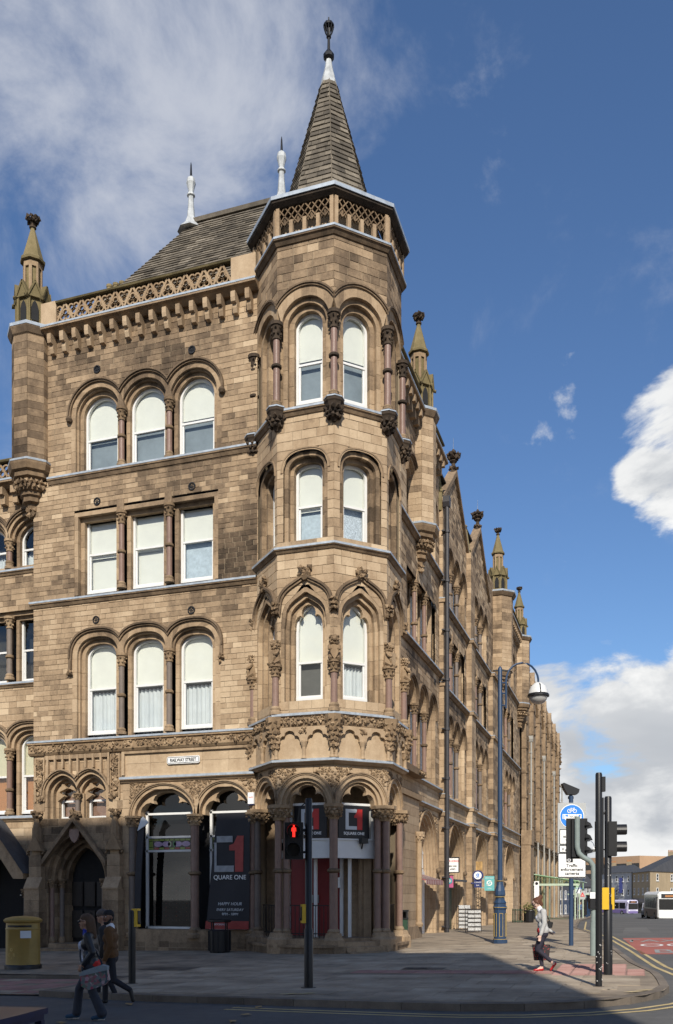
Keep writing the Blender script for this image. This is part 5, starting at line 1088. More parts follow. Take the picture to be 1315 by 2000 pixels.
balustrade(FN, -20, -11.0, 16.42, 17.05, .2, 12)
for o0, o1, df, db in ((0, .15, -.35, -.8), (.15, .3, -.1, -.5)): order(FN, -12.1, -1, 1.9, 'point', 1.0, 1.45, o0, o1, df, db, 'N', base=.5)
g = MB(); g.prism(FN, [(-13.6, 2.5), (-12.1, 4.35), (-10.6, 2.5), (-10.6, 2.3), (-11.0, 2.3), (-12.1, 3.75), (-13.2, 2.3), (-13.6, 2.3)], 0, .85, .55); g.build('porch_gable', M_['stone'], B)
g = MB(); g.add([FN.P(-10.52, 2.48, .95), FN.P(-10.52, 2.48, 0), FN.P(-12.1, 4.46, 0), FN.P(-12.1, 4.46, .95), FN.P(-13.68, 2.48, .95), FN.P(-13.68, 2.48, 0)], [(0, 1, 2, 3), (3, 2, 5, 4)]); g.build('lead_roof', M_['slate2'], B)
g = MB(); g.prism(FN, [(-12.28, 3.95), (-11.92, 3.95), (-11.92, 3.72), (-12.1, 3.45), (-12.28, 3.72)], .85, .92, .7); g.build('shield', M_['carved'], B)
for u in (-13.25, -10.95): column(B, FN.P(u, 0, .2), -.3, 1.95, .1, 'greycol', cap=.3, base=.4)
g = MB()
for i in range(14): u = -13.05 + i * .145; g.box(FN, u - .012, u + .012, -.3, 1.75 + .25 * math.sin(math.pi * i / 13), -.55, -.52); g.lathe(FN.P(u, 0, -.535), [(.03, 1.75 + .25 * math.sin(math.pi * i / 13)), (.005, 1.95 + .25 * math.sin(math.pi * i / 13))], 5)
for z in (.1, .9, 1.6): g.box(FN, -13.1, -11.1, z, z + .04, -.56, -.51)
for i in range(13):
    for z in (.5, 1.25): g.ringuz(FN, (-12.98 + i * .145, z), .045, .065, -.55, -.52, 8)
g.build('iron_gate', M_['iron'], B); g = MB(); g.box(FN, -11.75, -11.4, 1.72, 1.75, -.5, -.48); g.build('gate_plate', M_['signwhite'], B)
g = MB(); g.bx(-20, -10.42, .4, .6, -1, 16.3); g.bx(-20, -10.42, -.3, 5, 16.2, 16.3); g.bx(-20, -10.42, .0, .1, -1., 4); g.build('interior_wall', M_['dark'], B)
wno = wn.build('front_wall', M_['mortar'], B); flush(STONES, 60, 'stone', 'stonework', M_['stone'], {'N': wno}, B); STONES.clear()

# ------------------------------------------------------------ long neighbour down the street
B = root('long_building', 'long sandstone range beyond the corner building with crocketed gables and grey down pipes', 'building', (1, 60, gz(1, 60)))
FB = Fr((1.15, 0), (0, 1)); wb = MB(); NB = 7; y0 = 42.8; bwid = 5.3
for i in range(NB):
    a, b = y0 + i * bwid, y0 + (i + 1) * bwid; zb = gz(1, a) - .5; hgt = 17.4 - .1 * i; mid = (a + b) / 2
    ashlar(wb, FB, a, b, zb, 5.6, [Op(mid, zb - .1, 3.1, 1.75, 'rect', .6)], .5, 1.0, 'F', base=.52, amt=.25)
    ashlar(wb, FB, a, b, 6.1, hgt, [Op(mid - .9, 7., 9.6, .55, 'point', .8), Op(mid + .9, 7., 9.6, .55, 'point', .8), Op(mid - .9, 11.4, 13.6, .55, 'point', .8), Op(mid + .9, 11.4, 13.6, .55, 'point', .8)], .42, .8, 'F', base=.42, amt=.3)
    hw_ = bwid / 2 - .4; q = MB(); q.prism(FB, [(mid - hw_, hgt), (mid + hw_, hgt), (mid, hgt + 2.3)], -.4, .05, .55); q.build('gable', M_['stone'], B)
    q = MB(); q.bar(FB, (mid - hw_ - .1, hgt - .1), (mid, hgt + 2.5), .22, -.3, .2, .5); q.bar(FB, (mid + hw_ + .1, hgt - .1), (mid, hgt + 2.5), .22, -.3, .2, .5)
    for t_ in range(6):
        for s_ in (-1, 1): q.blob(FB.P(mid + s_ * hw_ * (1 - t_ / 6), hgt + 2.4 * t_ / 6 + .2, .15), .2, .4)
    q.build('crocketed_coping', M_['carved'], B)
    q = MB(); q.add([FB.P(mid - hw_, hgt, -.2), FB.P(mid, hgt + 2.3, -.2), FB.P(mid + hw_, hgt, -.2), FB.P(mid - hw_, hgt, -5), FB.P(mid, hgt + 2.3, -5), FB.P(mid + hw_, hgt, -5)], [(0, 1, 4, 3), (1, 2, 5, 4)], .5); q.build('gable_roof', M_['slate'], B)
    q = MB()          # pier with stepped crocket pinnacle
    q.box(FB, a - .4, a + .4, 6.1, hgt + .6, 0, .35, .42); q.box(FB, a - .3, a + .3, hgt + .6, hgt + 1.6, -.1, .4, .55); q.prism(FB, [(a - .35, hgt + 1.6), (a + .35, hgt + 1.6), (a, hgt + 2.7)], -.1, .4, .5)
    for z in range(6): q.box(FB, a - .45, a + .45, 7.2 + z * 1.9, 7.35 + z * 1.9, 0, .42, .35); q.blob(FB.P(a + .38, 8. + z * 1.9, .4), .16, .3)
    q.build('pier', M_['stone'], B)
    for x in (mid - .9, mid + .9):
        for z0, zs_ in ((7., 9.6), (11.4, 13.6)): order(FB, x, z0, zs_, 'point', .4, .65, 0, .15, -.05, -.5, 'F', base=.6, nv=4, jh=1.); window(B, FB, x, z0, zs_, 'point', .4, .65, -.4, blind=0, low='grey_int', sash=False)
    q = MB()          # ground-floor pilaster, bracket frieze
    q.box(FB, a - .3, a + .3, zb, 5.6, 0, .3, .55); q.build('pilaster', M_['stone'], B)
    q = MB(); q.box(FB, a, b, 5.6, 5.75, 0, .25, .5); q.box(FB, a, b, 6.0, 6.15, 0, .45, .4)
    for j in range(5): q.box(FB, a + .5 + j * 1.05, a + .75 + j * 1.05, 5.75, 6.0, 0, .36, .45)
    q.build('bracket_frieze', M_['carved'], B)
    q = MB(); q.box(FB, mid - 1.75, mid + 1.75, zb, 3.7, -.5, -.4, .3); q.build('shop_interior', M_['dark'], B)
    q = MB()
    for j in range(4): q.box(FB, mid - 1.75 + 1.13 * j, mid - 1.65 + 1.13 * j, zb, 3.7, -.4, -.3, .5)
    q.box(FB, mid - 1.75, mid + 1.75, 3.1, 3.25, -.4, -.28, .5); o = q.build('shop_window', M_['greypipe'], B)
    pipe(FB, a + .55, zb + .4, 6.0 if i % 2 else 13.5, .62, .07, 'greypipe', B, i % 2 == 0, 3.2)
q = MB(); q.bx(-9, 1.1, y0, y0 + NB * bwid, -1.5, -1.4); q.bx(-.2, 0, y0, y0 + NB * bwid, -1.5, 17.3); q.bx(-9, 1.0, y0, y0 + NB * bwid, 17.0, 17.1); q.bx(-9, 1, y0 + NB * bwid - .2, y0 + NB * bwid, -2, 17); q.build('interior_wall', M_['dark'], B)
q = MB(); q.box(FB, y0 - .6, y0 + 1.1, -1, 6.5, 0, .7, .5); q.box(FB, y0 - .65, y0 + 1.15, 5.5, 6.6, 0, .78, .5); q.build('end_pier', M_['stone'], B)
wbo = wb.build('front_wall', M_['mortar'], B); flush(STONES, 120, 'stone', 'stonework', M_['stone'], {'F': wbo}, B); STONES.clear()
B = BM
# ------------------------------------------------------------ ground
M_['asphalt'] = toned('asphalt', [(0., (.048, .047, .047)), (.5, (.105, .102, .097)), (1., (.18, .172, .16))], stain=.5, streak=(.3, .3, .3), fine=90.)
M_['flag'] = toned('stone flags', [(0., (.12, .095, .070)), (.5, (.32, .26, .19)), (1., (.50, .42, .315))], stain=.75, streak=(.9, .9, .9), fine=40.)
M_['kerb'] = toned('kerb stone', [(0., (.06, .05, .04)), (.5, (.17, .14, .11)), (1., (.3, .25, .19))], stain=.4, fine=40.)
M_['tactile'] = toned('red blister paving', [(0., (.16, .085, .070)), (.5, (.33, .185, .155)), (1., (.45, .29, .245))], stain=.35, streak=(.8, .8, .8), fine=40.)
M_['yline'] = toned('worn yellow line', [(0., (.20, .155, .08)), (.5, (.48, .37, .18)), (1., (.60, .50, .30))], stain=.5, streak=(1, 1, 1))
M_['wline'] = toned('worn white line', [(0., (.25, .25, .24)), (.5, (.62, .61, .58)), (1., (.8, .79, .76))], stain=.4, streak=(1, 1, 1))
M_['redlane'] = toned('red lane surface', [(0., (.16, .055, .045)), (.5, (.34, .115, .090)), (1., (.45, .21, .17))], stain=.3, streak=(.5, .5, .5), fine=60.)
RD = -.11
def sheet(name, polys, dz, mat, tone=.5, kind='structure'):
    m = MB()
    for p in polys: m.add([(x, y, gz(x, y) + dz) for x, y in p], [list(range(len(p)))], tone)
    o = m.build(name, mat)
    if kind: o['kind'] = kind
    return o
gx = [-700, -40, 14, 700]; gy = [-300, 10, 40, 220, 1500]
sheet('road', [[(gx[i], gy[j]), (gx[i + 1], gy[j]), (gx[i + 1], gy[j + 1]), (gx[i], gy[j + 1])] for i in range(3) for j in range(4)], RD, M_['asphalt'])
corner = [(-1.38, -12.85), (.81, -13.3), (4.28, -13.72), (6.5, -13.98)] + [(6.9 + 2.9 * math.sin(R(a)), -11.0 - 3.0 * math.cos(R(a))) for a in (0, 15, 30, 45, 60, 75, 90)] + [(9.72, -8.6), (9.27, -5.66), (8.71, .52), (7.75, 10)]
side = [(7.75, 10), (6.48, 20), (5.6, 40)]; far = [(5.6, 40), (5.0, 80), (4.8, 220)]
front = [(-60, -9.6), (-1.38, -9.6)] + corner
pv = sheet('pavement', [front + [(-60, 10)], [(-60, 10)] + side + [(-60, 40)], [(-60, 40)] + far + [(-60, 220)]], 0., M_['flag'], .32)
opp = [(19, -16), (20, -12), (19.2, 10), (18.5, 40), (19.5, 220)]
sheet('far_pavement', [[(60, -16)] + opp[:2] + [opp[2], (60, 10)], [(60, 10), opp[2], opp[3], (60, 40)], [(60, 40), opp[3], opp[4], (60, 220)]], 0., M_['flag'], .5)
def kerbline(path, parent, own=True):
    pts = [Vector(p) for p in path]; L = [0]
    for i in range(1, len(pts)): L.append(L[-1] + (pts[i] - pts[i - 1]).length)
    def at(s):
        for i in range(1, len(pts)):
            if s <= L[i] or i == len(pts) - 1: f = (s - L[i - 1]) / (L[i] - L[i - 1]); t = (pts[i] - pts[i - 1]).normalized(); return pts[i - 1].lerp(pts[i], f), Vector((t.y, -t.x))
    s = 0.
    while s < L[-1] - .05:
        e = min(s + .92, L[-1]); (a, na), (b, nb) = at(s + .004), at(e - .004); m = MB(); z = [gz(a.x, a.y), gz(b.x, b.y)]; o1 = .012
        A0, A1, B0, B1 = a - na * .14, a + na * o1, b - nb * .14, b + nb * o1
        m.hexa([(A0.x, A0.y, z[0] - .2), (A1.x, A1.y, z[0] - .2), (B1.x, B1.y, z[1] - .2), (B0.x, B0.y, z[1] - .2), (A0.x, A0.y, z[0] + .012), (A1.x, A1.y, z[0] + .004), (B1.x, B1.y, z[1] + .004), (B0.x, B0.y, z[1] + .012)], .5 + random.uniform(-.15, .15))
        m.build('kerb_stone', M_['kerb'], parent); s = e
kerbline([(-14, -9.6), (-1.38, -9.6), (-1.38, -12.85)], pv); kerbline(corner, pv); kerbline([(7.75, 10), (6.48, 20), (5.6, 40)], pv); kerbline(far[:2], pv)
def inside(p, poly):
    c = False; n = len(poly)
    for i in range(n):
        (x0, y0), (x1, y1) = poly[i], poly[i - 1]
        if (y0 > p[1]) != (y1 > p[1]) and p[0] < (x1 - x0) * (p[1] - y0) / (y1 - y0) + x0: c = not c
    return c
area = front + [(7.0, 20), (-60, 20)]
T1 = (3.45, 7.7, -8.75, -8.10); T2 = (7.7, 9.45, -9.1, -6.3)
FL_ = []; rnd = random.Random(11); y = -13.6; row = 0
while y < 14:
    h = rnd.uniform(.52, .74); x = -13 + rnd.random()
    while x < 9.8:
        w = rnd.uniform(.6, 1.15); g = .006; q = [(x + g, y + g), (x + w - g, y + g), (x + w - g, y + h - g), (x + g, y + h - g)]
        okk = all(inside((px + sx * .17, py + sy * .17), area) for (px, py), sx, sy in zip(q, (-1, 1, 1, -1), (-1, -1, 1, 1)))
        cxm, cym = x + w / 2, y + h / 2
        if any(a - w / 2 < cxm < b + w / 2 and c - h / 2 < cym < d + h / 2 for a, b, c, d in (T1, T2)): okk = False
        if cym > -1.3 and cxm < 1.4 or (abs(cxm) < 2.7 and cym > -3.2): okk = False
        if okk:
            z = [gz(px, py) for px, py in q]; e = .006 + rnd.uniform(-.003, .003)
            FL_.append(([(q[i][0], q[i][1], z[i] + e) for i in range(4)] + [(q[i][0], q[i][1], z[i] - .01) for i in range(4)], HX, .5 + rnd.uniform(-.13, .13), 'P'))
        x += w
    y += h; row += 1
flush(FL_, 260, 'flagstone', 'paving', M_['flag'], {'P': pv}, pv)
for (a, b, c, d), tn in ((T1, .5), (T2, .55)):
    nx, ny = round((b - a) / .36), round((d - c) / .36)
    for i in range(nx):
        for j in range(ny):
            m = MB(); x0, x1, y0, y1 = a + (b - a) * i / nx + .005, a + (b - a) * (i + 1) / nx - .005, c + (d - c) * j / ny + .005, c + (d - c) * (j + 1) / ny - .005; t_ = tn + random.uniform(-.12, .12)
            if not inside((x1 + .15, (y0 + y1) / 2), area): continue
            m.add([(x, y, gz(x, y) + .008) for x, y in ((x0, y0), (x1, y0), (x1, y1), (x0, y1))] + [(x, y, gz(x, y) - .01) for x, y in ((x0, y0), (x1, y0), (x1, y1), (x0, y1))], HX, t_)
            for k_ in range(4): yy = y0 + (y1 - y0) * (k_ + .5) / 4; m.add([(x0 + .02, yy - .018, gz(x0, yy) + .008), (x1 - .02, yy - .018, gz(x1, yy) + .008), (x1 - .02, yy, gz(x1, yy) + .014), (x0 + .02, yy, gz(x0, yy) + .014), (x0 + .02, yy + .018, gz(x0, yy) + .008), (x1 - .02, yy + .018, gz(x1, yy) + .008)], [(0, 1, 2, 3), (3, 2, 5, 4)], t_ + .06)
            m.build('tactile_tile', M_['tactile'], pv)
ap = sheet('dropped_crossing', [[(-14, -12.75), (-1.42, -12.75), (-1.42, -9.63), (-14, -9.63)]], RD + .03, M_['flag'], .35)
for i in range(14):
    for j in range(6):
        m = MB(); x0, y0 = -9.5 + i * .56, -12.6 + j * .48; q = [(x0, y0), (x0 + .54, y0), (x0 + .54, y0 + .46), (x0, y0 + .46)]; m.add([(x, y, gz(x, y) + RD + .036) for x, y in q] + [(x, y, gz(x, y) + RD) for x, y in q], HX, .38 + random.uniform(-.14, .14)); m.build('crossing_tile', M_['tactile' if (i * 5 + j * 3) % 4 else 'flag'], ap)
def offset_path(path, d):
    o = []
    for i, p in enumerate(path):
        a = Vector(path[max(i - 1, 0)]); b = Vector(path[min(i + 1, len(path) - 1)]); t = (b - a).normalized(); o.append((p[0] + t.y * d, p[1] - t.x * d))
    return o
def stripe(name, path, d0, d1, dz, mat, parent=None):
    a, b = offset_path(path, d0), offset_path(path, d1); m = MB()
    for i in range(len(path) - 1): m.add([(x, y, gz(x, y) + dz) for x, y in (a[i], a[i + 1], b[i + 1], b[i])], [(0, 1, 2, 3)], .5 + random.uniform(-.05, .05))
    o = m.build(name, mat); o['kind'] = 'structure'; return o
yl = [(3.2, -13.58)] + corner[2:]
for d in (.38, .62): stripe('yellow_line', yl, d, d + .09, RD + .005, M_['yline'])
stripe('yellow_line', [(3.2, -13.58), (3.21, -13.58)], .3, .78, RD + .006, M_['yline'])
stripe('yellow_line', side, .38, .47, RD + .005, M_['yline'])
for px, py in ((565, 1944), (600, 1943), (1240, 1940), (1262, 1937)):
    x, y = ground_at(px, py); m = MB(); m.add([(x - .18, y - .03, gz(x, y) + .018), (x - .06, y - .03, gz(x, y) + .018), (x + .14, y + .16, gz(x, y) + .018), (x + .02, y + .16, gz(x, y) + .018)], [(0, 1, 2, 3)]); m.build('kerb_mark', M_['yline'], pv)
sheet('bus_lane', [[(9.45, -1.2), (14, -1.2), (14, 8.2), (8.85, 8.2)], [(14, -1.2), (16, -1.2), (16, 8.2), (14, 8.2)]], RD + .005, M_['redlane'])
def ground_text(t, x, y, w, l, mat):
    cu = bpy.data.curves.new('t', 'FONT'); cu.body = t; cu.size = 1; cu.align_x = 'CENTER'; cu.offset = .01
    ob = bpy.data.objects.new('t', cu); col.objects.link(ob); me = bpy.data.meshes.new_from_object(ob.evaluated_get(bpy.context.evaluated_depsgraph_get())); bpy.data.objects.remove(ob)
    for v in me.vertices: xx, yy = x + v.co.x * w, y + v.co.y * l; v.co = (xx, yy, gz(xx, yy) + RD + .010)
    me.materials.append(mat); o = bpy.data.objects.new('road_lettering', me); col.objects.link(o); o['kind'] = 'structure'
ground_text('BUS', 10.7, -.7, 1.1, 2.3, M_['wline']); ground_text('TAXI', 9.95, 5.3, .95, 2.4, M_['wline'])
m = MB()
for cx_ in (9.8, 10.6):
    a = [(cx_ + .36 * math.cos(k_ * .5236), 3.3 + .75 * math.sin(k_ * .5236)) for k_ in range(12)]; b = [(cx_ + .26 * math.cos(k_ * .5236), 3.3 + .58 * math.sin(k_ * .5236)) for k_ in range(12)]
    for k_ in range(12): j = (k_ + 1) % 12; m.add([(x, y, gz(x, y) + RD + .010) for x, y in (a[k_], a[j], b[j], b[k_])], [(0, 1, 2, 3)])
o = m.build('road_cycle_symbol', M_['wline']); o['kind'] = 'structure'
for i in range(9): stripe('white_dash', [(13.0 - .07 * i, 14 + i * 6.), (12.97 - .07 * i, 17 + i * 6.)], 0, .14, RD + .006, M_['wline'])
stripe('white_line', [(9.9, -13.5), (9.85, -8.)], .9, 1.05, RD + .006, M_['yline'])
for (px, py, w, l) in ((828, 1893, .95, .5), (330, 1893, 1.3, .9), (1063, 1860, .6, .4)):
    x, y = ground_at(px, py); m = MB(); m.add([(xx, yy, gz(xx, yy) + .014) for xx, yy in ((x - w / 2, y - l / 2), (x + w / 2, y - l / 2), (x + w / 2, y + l / 2), (x - w / 2, y + l / 2))], [(0, 1, 2, 3)], .3)
    for k_ in range(5): yy = y - l / 2 + l * (k_ + .5) / 5; m.add([(x - w / 2 + .05, yy - .02, gz(x, yy) + .018), (x + w / 2 - .05, yy - .02, gz(x, yy) + .018), (x + w / 2 - .05, yy + .02, gz(x, yy) + .018), (x - w / 2 + .05, yy + .02, gz(x, yy) + .018)], [(0, 1, 2, 3)], .15)
    m.build('access_cover', M_['kerb'], pv)
M_['leaf'] = simple('dead leaf', (.34, .22, .09), .8)
for i, (px, py) in enumerate(((118, 1985), (60, 1999), (252, 1951), (482, 1970), (455, 1982), (425, 1996), (505, 1956))):
    x, y = ground_at(px, py); m = MB(); z = gz(x, y) + RD + .012; a = i * 1.3; c, s_ = math.cos(a), math.sin(a)
    m.add([(x + u * c - v * s_, y + u * s_ + v * c, z + h) for u, v, h in ((-.09, 0, 0), (-.03, .05, .015), (.06, .04, .01), (.11, 0, .02), (.05, -.04, .0), (-.04, -.05, .02))], [(0, 1, 2, 3, 4, 5)]); tag(m.build('fallen_leaf', M_['leaf']), 'dry brown leaf lying on the shaded road', 'leaf', 'dead leaves scattered on the road')

for i, (x0, y0, w, l, t_) in enumerate(((4.5, -17.6, 3.2, 1.1, .28), (-3.5, -15.6, 2.0, .7, .75), (10.2, -6.5, 1.3, 4.0, .3), (11.5, 10, 2.2, 7., .72), (8.8, 13.5, 1.2, 9., .68))): sheet('road_patch', [[(x0, y0), (x0 + w, y0 + .1), (x0 + w - .1, y0 + l), (x0 + .05, y0 + l)]] if y0 + l < 10 or y0 >= 10 else [[(x0, y0), (x0 + w, y0), (x0 + w, 10), (x0, 10)]], RD + .004, M_['asphalt'], t_)
gs = MB(); rnd = random.Random(8)
for i in range(420):
    x, y = rnd.uniform(-9, 9), rnd.uniform(-13.2, 9)
    if not inside((x, y), area) or (y > -3.4 and x < 3) or (y > -2 and x < 2): continue
    r = rnd.uniform(.012, .035); gs.add([(x + r * math.cos(a), y + r * math.sin(a), gz(x, y) + .0145) for a in [k * 1.0472 for k in range(6)]], [(0, 1, 2, 3, 4, 5)], rnd.choice((.05, .1, .9)))
o = gs.build('chewing_gum_spots', M_['kerb'], pv); o['kind'] = 'stuff'
# ------------------------------------------------------------ street furniture
def place(o, px, py, rz=18.3, dz=0., xy=None):
    x, y = xy if xy else ground_at(px, py); o.location = (x, y, gz(x, y) + dz); o.rotation_euler = (0, 0, R(rz)); return o
Z0 = Fr((0, 0), (1, 0))      # local: front is -Y
# pillar box
o = root('pillar_box', 'gold painted double pillar box with black base on the left pavement', 'post box'); q = MB()
q.lathe((0, 0, 0), [(.43, .12), (.425, .16), (.42, 1.02), (.43, 1.03), (.43, 1.05), (.415, 1.07), (.415, 1.2)], 32, .6, 0, 0, 1., .8); b_ = q.build('body', M_['gold'], o, True)
q = MB(); q.lathe((0, 0, 0), [(.46, 0), (.46, .13), (.44, .15)], 32, .6, 0, 0, 1., .8); q.build('base', M_['black'], o, True)
q = MB(); q.lathe((0, 0, 0), [(.42, 1.19), (.46, 1.21), (.475, 1.24), (.475, 1.27), (.42, 1.31), (.25, 1.35), (.02, 1.365)], 32, .6, 0, 0, 1., .8); q.build('cap', M_['gold'], o, True)
def on_box(u, z, d=.012):
    a = math.asin(max(-1, min(1, u / .42))); return (u, -.8 * .42 * math.cos(a) - d, z)
def curved(u0, u1, z0, z1, mat, name, d=.008, par=None):
    m = MB(); n = 8; pts = []
    for i in range(n + 1): u = u0 + (u1 - u0) * i / n; pts += [on_box(u, z0, d), on_box(u, z1, d)]
    m.add(pts, [(2 * i, 2 * i + 2, 2 * i + 3, 2 * i + 1) for i in range(n)]); return m.build(name, mat, par or b_)
curved(-.30, .30, 1.09, 1.14, M_['black'], 'posting_slot'); curved(.05, .29, .82, 1.0, M_['sgrey'], 'collection_plate')
for t_, u, z, s_ in (('E', -.25, .36, .12), ('R', -.11, .36, .12), ('II', -.18, .30, .06)): text_mesh(t_, Fr(on_box(u, 0, .004)[:2], (1, .35 * u / .2 * -1 if False else -.4)), 0, z, 0, s_, M_['goldline'], b_, 'cypher')
q = MB(); q.ringuz(Fr(on_box(-.18, 0, .004)[:2], (1, -.4)), (0, .53), .02, .045, 0, .01, 8); q.build('crown', M_['goldline'], b_); place(o, 45, 1895)
# helper parts for signals
def signal_head(o, x, y, z, w, h, n, face_dir=0, lit=None, colr=None, yaw=0.):
    """n-lens head; faces local -Y turned by yaw degrees"""
    F = Fr((x, y, 0), (math.cos(R(yaw)), math.sin(R(yaw)))); q = MB(); q.box(F, -w / 2, w / 2, z, z + h, -.16, 0); hd = q.build('signal_head', M_['black'], o); r = min(w * .36, h / n * .40)
    for i in range(n):
        zc = z + h * (i + .5) / n; q = MB(); m_ = 12
        for k_ in range(m_):
            a0, a1 = math.pi * (-.25 + 1.5 * k_ / m_), math.pi * (-.25 + 1.5 * (k_ + 1) / m_)
            q.hexa([F.P(rr * math.cos(a), zc + rr * math.sin(a), d) for d in (0, .19) for rr, a in ((r, a0), (r * 1.08, a0), (r * 1.08, a1), (r, a1))])
        q.build('visor', M_['black'], hd); q = MB(); q.disc(F, (0, zc), r * .97, 0, .012, 14); q.build('lens', M_[lit if (lit and i == n - 1) else 'leadlight'], hd)
    return hd, F
M_['redlamp'] = simple('lit red lamp', (.5, .01, .01), .5, emis=(1, .03, .02), es=1.3); M_['lens_dark'] = M_['leadlight']
def post(o, r0, r1, zs_, h, mat='black'):
    q = MB(); q.lathe((0, 0, 0), [(r0, 0), (r0, zs_), (r1, zs_ + .03), (r1, h - .03), (r1 * .8, h)], 16); q.build('post', M_[mat], o, True)
    q = MB(); q.lathe((0, 0, 0), [(r0 * 1.8, -.02), (r0 * 1.75, .012)], 12, .4); q.build('footing', M_['kerb'], o)
def button_box(o, x, y, z, w, h, yaw):
    F = Fr((x, y, 0), (math.cos(R(yaw)), math.sin(R(yaw)))); q = MB(); q.box(F, -w / 2, w / 2, z, z + h, -.13, 0); b = q.build('push_button_box', M_['yellow'], o); q = MB(); q.box(F, -w * .4, w * .4, z + .06, z + h - .04, 0, .012); q.disc(F, (0, z + .07), .025, 0, .03, 10); q.build('button_panel', M_['black'], b)
o = root('pedestrian_signal', 'black crossing signal pole showing a red man in front of the turret porch', 'traffic light'); post(o, .080, .064, 1.05, 3.42)
hd_, F = signal_head(o, -.26, -.12, 2.32, .33, .66, 2)
q = MB(); F = Fr((-.26, -.135, 0), (1, 0)); z = 2.815; q.disc(F, (0, z + .095), .017, 0, .012, 10); q.prism(F, [(-.022, z - .01), (.022, z - .01), (.028, z + .07), (-.028, z + .07)], 0, .01); q.box(F, -.022, -.003, z - .10, z, 0, .01); q.box(F, .003, .022, z - .10, z, 0, .01); q.bar(F, (-.038, z), (-.033, z + .065), .010, 0, .01); q.bar(F, (.038, z), (.033, z + .065), .010, 0, .01); q.build('red_man', M_['redlamp'], hd_)
q = MB()
for z in (2.45, 2.85): q.tube([(0, 0, z), (-.2, -.04, z)], .025, 6)
q.tube([(-.05, 0, 3.35), (-.16, -.02, 3.25), (-.2, -.02, 2.98)], .012, 6); q.build('bracket', M_['black'], o); button_box(o, -.13, .0, 1.17, .13, .34, -75); place(o, 603, 1930)
o = root('crossing_post', 'short black crossing post with yellow push-button box beside the shaded couple', 'post'); post(o, .072, .072, .9, 1.47); button_box(o, .14, -.02, 1.14, .12, .36, 70); place(o, 258, 1922)
o = root('signal_pole', 'tall thin black scuffed signal pole nearest the kerb corner at right', 'traffic light'); post(o, .055, .056, 1.8, 3.62); q = MB(); q.bx(.04, .10, -.05, .03, 3.3, 3.55); q.bx(.05, .08, -.02, .02, 1.9, 3.2); q.build('conduit', M_['black'], o)
M_['scuff'] = simple('flaking paint', (.45, .44, .42), .8); q = MB()
for i in range(14): a, z = random.uniform(-2.6, -.5), random.uniform(.08, .75); q.blob((.055 * math.cos(a), .055 * math.sin(a), z), .014)
q.build('paint_scuff', M_['scuff'], o); place(o, 1170, 1928)
o = root('traffic_signal', 'thick black pole with side-facing signals and yellow boxes at right', 'traffic light'); post(o, .084, .068, 1.35, 3.45); signal_head(o, .16, .0, 2.3, .30, .66, 2, yaw=78); button_box(o, -.13, -.02, 1.27, .14, .42, -100); button_box(o, .12, .02, 1.27, .14, .42, 80)
q = MB(); q.tube([(-.02, -.02, 3.25), (-.22, -.04, 2.85), (-.2, -.04, 2.5), (-.04, 0, 2.4)], .012, 6); q.bx(-.2, -.10, -.05, .2, 2.4, 2.98); q.build('cable_loop', M_['black'], o); q = MB()
for i in range(14): a, z = random.uniform(-2.4, -.7), random.choice((random.uniform(.2, .5), random.uniform(1.5, 2.3))); q.blob((.085 * math.cos(a), .085 * math.sin(a), z), .012)
q.build('paint_scuff', M_['scuff'], o); place(o, 1188, 1905)
o = root('cranked_signal', 'grey cranked signal pole with black signal head seen from behind', 'traffic light'); q = MB(); q.tube([(0, 0, -.02), (0, 0, 2.15), (-.02, 0, 2.3), (-.10, 0, 2.42), (-.28, 0, 2.52), (-.38, 0, 2.62), (-.42, 0, 2.78), (-.42, 0, 3.55)], [.075, .07] + [.068] * 6, 12); q.build('post', M_['greypaint'], o, True)
q = MB(); q.tube([(0, 0, 0), (0, 0, .85)], .09, 12); q.build('base_sleeve', M_['greypaint'], o, True); q = MB(); q.bx(-.12, .1, -.12, .1, 1.2, 1.55); q.build('control_box', M_['black'], o); q = MB(); q.bx(-.13, .0, -.14, -.12, 1.46, 1.62); q.build('notice', M_['signwhite'], o)
F = Fr((-.38, .12, 0), (1, 0)); q = MB(); q.box(F, -.27, .27, 2.48, 3.52, -.10, -.06); q.box(F, -.16, .16, 2.52, 3.48, -.06, .06); hd_ = q.build('signal_head', M_['black'], o)
for i in range(3): q = MB(); q.lathe((-.16, .22, 2.68 + .32 * i), [(.12, 0), (.13, .02)], 8); q.prism(Fr((.0, .2, 0), (1, 0)), [(-.15, 2.60 + .32 * i), (.02, 2.64 + .32 * i), (-.04, 2.76 + .32 * i), (-.15, 2.82 + .32 * i)], -.1, .05); q.build('visor', M_['black'], hd_)
place(o, 1160, 1867)
# sign post
o = root('sign_post', 'blue post carrying a round blue bus and cycle sign and enforcement camera plates', 'road sign'); q = MB(); q.lathe((0, .06, 0), [(.07, 0), (.066, 4.6)], 12); q.build('post', M_['blue'], o, True)
q = MB(); q.bx(-.43, .43, -.02, 0, 2.08, 4.38); q.build('backing', M_['signgrey'], o); F = Fr((0, -.02, 0), (1, 0)); q = MB(); q.disc(F, (0, 3.96), .375, 0, .01, 32); rr_ = q.build('roundel_border', M_['signwhite'], o); q = MB(); q.disc(F, (0, 3.96), .355, .01, .016, 32); q.build('roundel', M_['signblue'], rr_)
q = MB()
for x in (-.085, .085): q.ringuz(F, (x, 4.13), .045, .062, .017, .022, 14)
for a, b in (((-.085, 4.13), (-.03, 4.21)), ((-.03, 4.21), (.06, 4.21)), ((.06, 4.21), (0, 4.13)), ((0, 4.13), (-.085, 4.13)), ((.085, 4.13), (.06, 4.24)), ((0, 4.13), (-.035, 4.23))): q.bar(F, a, b, .014, .017, .022)
